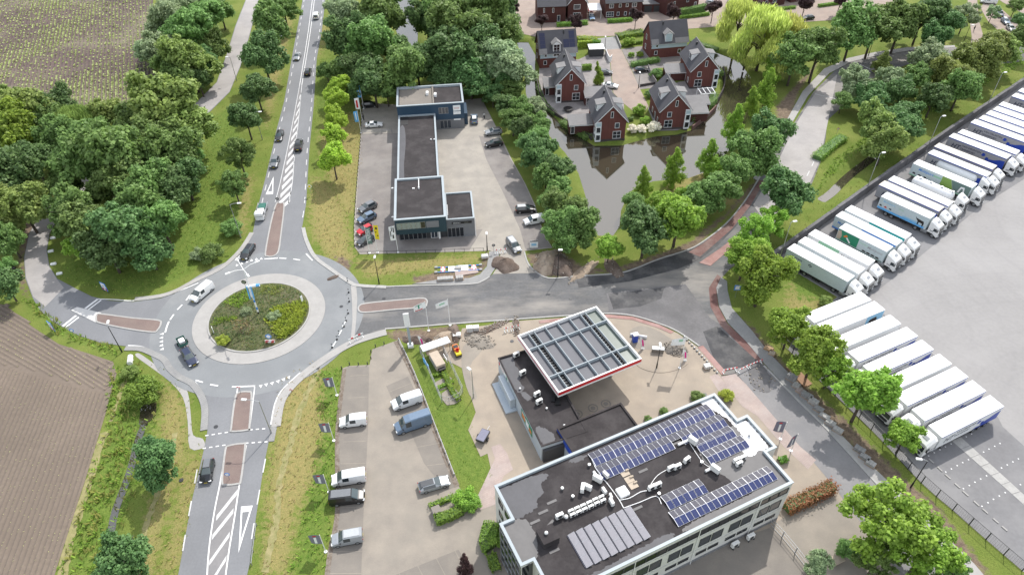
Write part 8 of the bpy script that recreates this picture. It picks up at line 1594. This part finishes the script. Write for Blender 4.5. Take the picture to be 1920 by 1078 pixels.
# heaps of earth, sand and rubble
def heap(label, px, rx, ry, h, m, seed, name='earth_heap', stones=0, cat='heap'):
 p = P(*px); r = random.Random(seed); n, m_ = 26, 7; V = []
 for j in range(m_ + 1):
  f = 1 - j / m_
  for i in range(n):
   t = 2 * math.pi * i / n; k = 1 + .16 * math.sin(2 * t + seed) + .1 * math.sin(5 * t + seed * 2) + r.uniform(-.05, .05); V.append((rx * f * k * math.cos(t), ry * f * k * math.sin(t), h * (1 - f ** 1.5) * (1 + r.uniform(-.14, .14)) - (.12 if j == 0 else 0)))
 q = MB(); q.add(V, [(j * n + i, j * n + (i + 1) % n, (j + 1) * n + (i + 1) % n, (j + 1) * n + i) for j in range(m_) for i in range(n)]); t = thing(name, label, cat, (p.x, p.y, .03), seed); q.build('mound', MAT[m], t, True)
 if stones:
  q = MB()
  for k in range(stones):
   a, d = r.uniform(0, 6.28), r.random() ** .5; s = r.uniform(.06, .15); x, y = rx * d * math.cos(a) * 1.1, ry * d * math.sin(a) * 1.1; z = h * (1 - d ** 1.5) + .02; q.obox((x, y), (math.cos(a * 3), math.sin(a * 3)), s, s * .6, max(0, z - .05), z + s * .9)
  tag(q.build('stones', MAT['lot_pavers'], t), kind='stuff')
 return t
heap('large brown earth heap right of the showroom entrance', (1028, 492), 3.9, 3.1, 1.9, 'soil_light', 1, stones=40); heap('dark earth heap leaning on the large brown one', (1050, 498), 3.6, 2.8, 1.7, 'soil_dark', 2, stones=30); heap('round dark earth heap in the showroom entrance', (946, 497), 2.9, 2.6, 1.5, 'soil_dark', 3)
heap('low earth bank along the kerb below the dark heap', (1095, 508), 5, 1.1, .4, 'soil_light', 4, stones=25); heap('low dark clods under the kerb tree', (1150, 503), 4, 1.4, .5, 'soil_dark', 5, stones=20); heap('brown earth heap beside the white pylon', (782, 637), 3.0, 1.3, .7, 'soil_dark', 6, stones=10); heap('brown earth heap behind the white shed roof', (826, 641), 3.6, 1.9, 1.2, 'soil_light', 7, stones=20); heap('small dark earth heap at the lawn tip', (852, 625), 2.2, 1.3, .9, 'soil_dark', 8)
heap('heap of grey rubble on the forecourt near the road', (900, 640), 2.8, 1.8, .6, 'lot_pavers', 9, 'rubble_heap', 110); heap('long line of broken kerb stones at the forecourt edge', (915, 618), 5.0, .8, .3, 'soil_dark', 10, 'rubble_heap', 110); heap('second line of broken kerb stones behind the canopy', (968, 613), 3.0, .6, .3, 'soil_dark', 11, 'rubble_heap', 40); heap('heap of broken stones under the white flag', (1266, 655), 2.0, 1.7, 1.2, 'lot_bays', 12, 'rubble_heap', 110); heap('dark earth heap at the kerb by the sign', (625, 521), 1.4, .6, .4, 'soil_dark', 13)
heap('dark scattered rubble beyond the site barrier', (1425, 708), 3.2, 2.4, .25, 'asphalt_mid', 14, 'rubble_heap', 40)
# barriers
def barrier(label, a, b_, n=8, h=.9):
 a, b_ = P(*a), P(*b_); d = b_ - a; L = d.length; t = thing('site_barrier', label, 'barrier', (a.x, a.y, .07), math.atan2(d.y, d.x), 'red and white site barriers')
 for i in range(n): q = MB(); q.box(L * i / n, L * (i + 1) / n, -.04, .04, h - .25, h); q.build('plank', MAT['red' if i % 2 else 'flag_white'], t)
 for x in (.15, L - .15): q = MB(); q.box(x - .05, x + .05, -.3, .3, 0, .1); q.box(x - .03, x + .03, -.03, .03, .1, h); q.build('foot', MAT['flag_white'], t)
barrier('left red and white barrier across the torn up road', (1354, 700), (1381, 695)); barrier('middle red and white barrier across the torn up road', (1384, 700), (1403, 690), 6); barrier('right red and white barrier across the torn up road', (1404, 690), (1428, 680), 8)
for px, lb in ((((928, 476), (934, 475)), 'left short barrier at the showroom crossing'), (((936, 475), (942, 474)), 'middle short barrier at the showroom crossing'), (((945, 474), (950, 473)), 'right short barrier at the showroom crossing'), (((655, 644), (668, 638)), 'left barrier on the footway right of the roundabout'), (((668, 637), (682, 631)), 'right barrier on the footway right of the roundabout'), (((945, 623), (953, 621)), 'left short barrier before the canopy'), (((957, 620), (964, 619)), 'middle short barrier before the canopy'), (((968, 618), (975, 616)), 'right short barrier before the canopy')): barrier(lb, px[0], px[1], 3, 1.0)
def post(label, px, h, r, m, bands=(), name='bollard', grp=None, cat='bollard'):
 p = P(*px); t = thing(name, label, cat, (p.x, p.y, .05), 0, grp); q = MB(); q.cyl((0, 0, 0), (0, 0, h), r, r * .85); q.build('post', MAT[m], t)
 q = MB(); q.cyl((0, 0, 0), (0, 0, .08), r * 2.2, n=10); q.build('foot', MAT['black'], t)
 for z0, z1, bm in bands: q = MB(); q.cyl((0, 0, z0), (0, 0, z1), r * 1.05); q.build('band', MAT[bm], t)
for i, px in enumerate(((623, 652), (632, 637), (636, 627), (645, 613), (649, 602), (653, 588), (655, 566), (654, 549), (652, 528))): post(ORD[i] + ' black and white marker post counted up the closed roundabout exit', px, 1.0, .09, 'black', ((.45, .7, 'flag_white'),), 'marker_post', 'marker posts across the closed exit', 'marker post')
for i in range(14): px = (1283 + i * 4.7, 633 + i * 5.1); post(ORD[i] + ' small white marker counted down the kerb right of forecourt', px, .35, .1, 'flag_white', (), 'kerb_marker', 'white markers along the forecourt kerb', 'marker')
for i, (a, b_) in enumerate(((648, 604, ), (641, 620), (630, 641))):
 q = MB(); p0, p1 = P(a, b_), P(a - 6, b_ + 10); q.cyl((p0.x, p0.y, .15), (p1.x, p1.y, .15), .12); tag(q.build('barrier_rail', MAT['flag_white']), ('upper', 'middle', 'lower')[i] + ' white rail lying between the marker posts', 'rail', 'white rails at the closed exit')
sheet('sand_strip', PL([(658, 536), (668, 536), (670, 560), (668, 600), (665, 632), (658, 634), (661, 600), (660, 565)]), Z['over2'] + .02, MAT['pale_concrete'])
# ---------------------------------------------------------------- fences and walls
def fence(label, px, h, gap, post_m='fence_grey', rails=(.95,), name='fence', wire=0, r=.03, group=None, rail_m=None, cat='fence', closed=False):
 q = smooth(PL(px), 3, False) if len(px) > 2 and not closed else PL(px); o = q[0]; pts = [p - o for p in resample(q, gap)]; t = thing(name, label, cat, (o.x, o.y, 0), 0, group)
 pm = MB(); pm.box(-r, r, -r, r, 0, h); me_ = pm.mesh('fence_post', MAT[post_m])
 for p in pts: mobj('post', me_, t, loc=(p.x, p.y, 0))
 for f in rails: rb = MB(); rb.tube([V3(p.x, p.y, h * f) for p in pts], r * .8, 4); rb.build('rail', MAT[rail_m or post_m], t)
 if wire:
  wb = MB()
  for k in range(1, wire): wb.tube([V3(p.x, p.y, h * k / wire) for p in pts], .009, 3)
  fine = resample([V3(p.x, p.y, 0) for p in pts], .3)
  for p in fine: wb.cyl((p.x, p.y, .05), (p.x, p.y, h * .95), .008, n=3, caps=False)
  tag(wb.build('mesh_wires', MAT[post_m], t), kind='stuff')
 return t
fence('dark steel mesh fence between lower lorries and roadside trees', [(1448, 628), (1545, 722), (1640, 813), (1723, 902), (1786, 957), (1860, 1022), (1930, 1082)], 1.9, 2.6, 'dark_steel', (.98, .06), wire=7, r=.05)
fence('low dark fence along the front of the showroom yard', [(672, 478), (720, 477), (800, 475), (907, 471)], .9, 2.0, 'dark_steel', (.95,), r=.04); fence('row of low posts along the left of the showroom yard', [(665, 462), (664, 430), (668, 360), (676, 265), (679, 200)], .6, 1.6, 'dark_steel', (), r=.07); fence('grey rail fence across the yard left of the showroom', [(679, 251), (743, 249)], 1.0, 2.6, 'fence_grey', (.95, .5), r=.05)
fence('long pale rail along the right side of the car park', [(748, 638), (778, 702), (821, 812), (860, 912)], .55, 2.2, 'fence_grey', (.9,), r=.09); fence('wire fence around the gas compound', [(788, 662), (826, 647), (872, 745), (832, 763), (788, 662)], 1.9, 2.0, 'fence_grey', (.98, .5), wire=6, r=.035, closed=True)
fence('line of small dark posts along the bent top edge of the car park', [(641, 692), (655, 684), (693, 683), (697, 655), (724, 645)], .7, 1.6, 'dark_steel', (), r=.07); fence('steel sliding gate rails across the office yard', [(1440, 980), (1470, 1012), (1512, 1065), (1530, 1092)], 1.6, 2.6, 'fence_grey', (.98, .6, .1), r=.05); fence('guard rail beside the lower road', [(482, 985), (476, 1030), (470, 1085)], .75, 2.0, 'steel', (.9, .7), r=.05)
# concrete barrier wall of stacked panels
wq = resample(PL([(1446, 489), (1600, 378), (1752, 270), (1840, 210), (1935, 146)]), 3.0); o = wq[0]
bw = thing('barrier_wall', 'long dark grey concrete panel wall along the back of the lorries', 'wall', (o.x, o.y, 0))
for i in range(len(wq) - 1):
 a, b_ = wq[i] - o, wq[i + 1] - o; dd = (b_ - a).normalized(); c = (a + b_) / 2; j = random.uniform(-.04, .04); q = MB(); q.obox((c.x - dd.y * j, c.y + dd.x * j), (dd.x, dd.y), (b_ - a).length / 2 - .02, .35, 0, 2.15 + random.uniform(-.05, .05)); q.build('panel', MAT['barrier_wall'], bw)
tufts('creeper', [widen([(1444, 482), (1600, 372), (1752, 264), (1840, 204), (1930, 142)], .9)], 5.0, .35, 'leaf_bright', 4, zb=.3)
# ---------------------------------------------------------------- compound, shelters, small things
p = P(818, 660); t = thing('shelter', 'long white roofed bicycle shelter at the top of the gas compound', 'shelter', (p.x, p.y, 0), R(25)); q = MB(); q.bbox(-2.6, 2.6, -.8, .8, 2.0, 2.2, .05); q.build('roof', MAT['flag_white'], t)
for x in (-2.4, 0, 2.4): q = MB(); q.box(x - .05, x + .05, -.7, -.6, 0, 2.0); q.build('post', MAT['steel'], t)
p = P(821, 684); t = thing('generator', 'pale box shaped generator in the gas compound', 'generator', (p.x, p.y, .05), R(-63)); q = MB(); q.bbox(-1.9, 1.7, -.85, .85, .3, 1.6, .06); q.build('housing', MAT['sand'], t); q = MB(); q.box(-1.7, 1.9, -.7, .7, 0, .3); q.box(1.7, 2.3, -.6, .6, .2, 1.0); q.build('frame', MAT['black'], t)
for lb, pts in (('upper round grey slab in the gas compound', [(818, 716), (842, 706), (850, 716), (846, 724), (825, 732), (817, 724)]), ('lower grey slab in the gas compound', [(828, 738), (852, 728), (864, 750), (838, 760)])): q = MB(); q.prism(smooth(PL(pts), 2), 0, .09); tag(q.build('concrete_slab', MAT['lot_pavers']), lb, 'slab')
p = P(797, 685); t = board('blue sign panel on the compound fence', (800, 690), 2.2, 1.0, 'sky_flag', R(-60), z0=.7, legs=False); board('white sign on the forecourt side of the compound', (836, 680), 1.6, .8, 'flag_white', R(-63), z0=.8)
p = P(1233, 660); t = thing('bench_cabinet', 'white topped roadside cabinet on the forecourt island', 'cabinet', (p.x, p.y, .05), -.12); q = MB(); q.bbox(-1.0, 1.0, -.35, .35, .0, .9, .06); q.build('body', MAT['lot_bays'], t); q = MB(); q.bbox(-1.05, 1.05, -.4, .4, .9, 1.05, .04); q.build('top', MAT['flag_white'], t)
p = P(1190, 640); t = thing('vending_box', 'blue and white box beside the right canopy corner', 'box', (p.x, p.y, .05), .2); q = MB(); q.bbox(-.45, .45, -.4, .4, 0, 1.7, .05); q.build('body', MAT['blue_print'], t); q = MB(); q.bbox(-.5, .5, -.45, .45, 1.7, 1.9, .04); q.build('top', MAT['flag_white'], t)
p = P(1197, 632); q = MB(); q.bbox(-1.5, 1.5, -.15, .15, 0, .5, .05); o = q.build('barrier_beam', MAT['flag_white']); o.location = (p.x, p.y, .1); o.rotation_euler = (0, 0, -.25); tag(o, 'white beam behind the blue and white box', 'beam')
p = P(247, 680); q = MB(); q.cyl((0, -.9, .8), (0, .9, .8), .45, n=12); q.box(-.3, .3, -.6, -.4, 0, .5); q.box(-.3, .3, .4, .6, 0, .5); o = q.build('white_tank', MAT['white_metal']); o.location = (p.x, p.y, 0); o.rotation_euler = (0, 0, .3); tag(o, 'small white tank on legs beside the ditch shrubs', 'tank')
p = P(819, 962); t = thing('waste_bin', 'grey square bin at the tip of the car park hedge', 'bin', (p.x, p.y, .04), .4); q = MB(); q.bbox(-.6, .6, -.6, .6, 0, 1.0, .05); q.build('body', MAT['wall_grey'], t); q = MB(); q.box(-.62, .62, -.62, .62, 1.0, 1.06); q.build('lid', MAT['lot_bays'], t)
p = P(1568, 1052); q = MB(); q.bbox(-.8, .8, -.6, .6, .6, .75, .03); q.box(-.6, .6, -.4, .4, 0, .6); o = q.build('table_box', MAT['sand']); o.location = (p.x, p.y, 0); o.rotation_euler = (0, 0, .4); tag(o, 'pale wooden box between the two small office yard trees', 'box')
for i, px in enumerate(((151, 369), (100, 447), (96, 472), (101, 496), (112, 514))): p = P(*px); q = MB(); q.bbox(-.55, .55, -.3, .3, 0, .35, .08); o = q.build('marker_stone', MAT['flag_white']); o.location = (p.x, p.y, .03); o.rotation_euler = (0, 0, .3); tag(o, ORD[i] + ' white boulder from the top along the inside of the bend', 'boulder', 'white boulders along the bend')
for i, px in enumerate(((23, 502), (29, 508), (35, 513))): p = P(*px); q = MB(); q.bbox(-.35, .35, -.35, .35, 0, .9, .1); o = q.build('waste_bag', MAT['black']); o.location = (p.x, p.y, .03); tag(o, ('left', 'middle', 'right')[i] + ' black bin at the left bend verge', 'bin', 'black bins at the bend')
mb = MB()
for px in ((548, 640), (405, 800), (430, 660), (640, 575), (1095, 700), (1322, 740), (960, 640), (720, 560), (1070, 560), (596, 690), (340, 900)):
 p = P(*px); mb.cyl((p.x, p.y, .05), (p.x, p.y, Z['mark'] + .012), .34, n=14)
tag(mb.build('manhole_covers', MAT['dark_steel']), kind='structure')
# garden furniture on the island
for i, (px, lb) in enumerate((((1093, 240), 'dark garden sofa set left of the front gabled house'), ((1065, 208), 'round dark trampoline in the garden behind the moat wall'), ((1255, 238), 'pale parasol shed roof beside the front right house'))):
 p = P(*px); t = thing('garden_set', lb, 'garden furniture', (p.x, p.y, .05), .3 * i)
 if i == 0:
  q = MB(); q.bbox(-1.2, 1.2, -.4, .4, 0, .45, .05); q.build('seat', MAT['black'], t); q = MB(); q.box(-1.2, 1.2, .4, .55, 0, .8); q.build('backrest', MAT['black'], t); q = MB(); q.bbox(-.5, .5, -1.4, -.8, .3, .4, .03); q.build('table', MAT['wood'], t)
 elif i == 1:
  q = MB(); q.cyl((0, 0, .6), (0, 0, .65), 1.3, n=18); q.build('mat', MAT['black'], t)
  for k in range(4): q = MB(); q.cyl((math.cos(k * 1.57) * 1.2, math.sin(k * 1.57) * 1.2, 0), (math.cos(k * 1.57) * 1.2, math.sin(k * 1.57) * 1.2, .6), .04); q.build('leg', MAT['steel'], t)
 else:
  q = MB(); q.box(-1.3, 1.3, -1, 1, 2.0, 2.1); q.build('roof', MAT['lot_pavers'], t); q = MB(); q.box(-1.1, 1.1, -.8, .8, 0, 2.0); q.build('wall', MAT['wall_dark'], t)
# people
mat('skin', (.42, .26, .19), .6); mat('cloth_dark', (.02, .022, .03), .8); mat('cloth_light', (.62, .62, .6), .8)
def person(label, px, rz, top, legs):
 p = P(*px); t = thing('person', label, 'person', (p.x, p.y, .06), rz); me_ = bpy.data.meshes.new('body'); J = [(0, 0, .95), (0, 0, 1.2), (0, 0, 1.42), (0, 0, 1.56), (0, .01, 1.68), (.1, 0, .9), (.12, .06, .5), (.12, -.02, .08), (.12, .14, .04), (-.1, 0, .9), (-.12, -.1, .5), (-.12, -.2, .1), (-.12, -.06, .04), (.19, 0, 1.4), (.26, -.03, 1.12), (.24, .08, .88), (-.19, 0, 1.4), (-.26, .05, 1.12), (-.22, .16, .9)]
 E_ = [(0, 1), (1, 2), (2, 3), (3, 4), (0, 5), (5, 6), (6, 7), (7, 8), (0, 9), (9, 10), (10, 11), (11, 12), (2, 13), (13, 14), (14, 15), (2, 16), (16, 17), (17, 18)]; rad = [.15, .14, .15, .06, .1, .1, .07, .05, .045, .1, .07, .05, .045, .07, .05, .04, .07, .05, .04]
 me_.from_pydata(J, E_, []); b = mobj('body', me_, t); b.modifiers.new('skin', 'SKIN'); 
 for i, v in enumerate(me_.skin_vertices[0].data if me_.skin_vertices else []): v.radius = (rad[i], rad[i])
 if me_.skin_vertices: me_.skin_vertices[0].data[0].use_root = True
 b.modifiers.new('sub', 'SUBSURF').levels = 1; me_.materials.append(MAT[top])
 q = MB(); q.ball((0, 0, 1.72), .115, 10, 6, sc=(1, 1.05, 1.2)); q.build('head', MAT['skin'], t, True); q = MB(); q.ball((0, -.02, 1.76), .122, 10, 6, sc=(1, 1, 1.0)); q.build('hair', MAT['cloth_dark'], t, True)
 q = MB(); q.tube([(.1, 0, .98), (.12, .06, .5), (.12, -.02, .1)], [.13, .1, .075], 8); q.tube([(-.1, 0, .98), (-.12, -.1, .5), (-.12, -.2, .12)], [.13, .1, .075], 8); q.build('trousers', MAT[legs], t, True)
person('person in white shirt standing right of the blue car', (908, 223), .5, 'cloth_light', 'cloth_dark'); person('person in dark clothes at the left of the showroom yard', (682, 226), 1.2, 'cloth_dark', 'cloth_dark'); person('person walking on the pink path at top right', (1825, 59), .3, 'cloth_dark', 'cloth_dark')
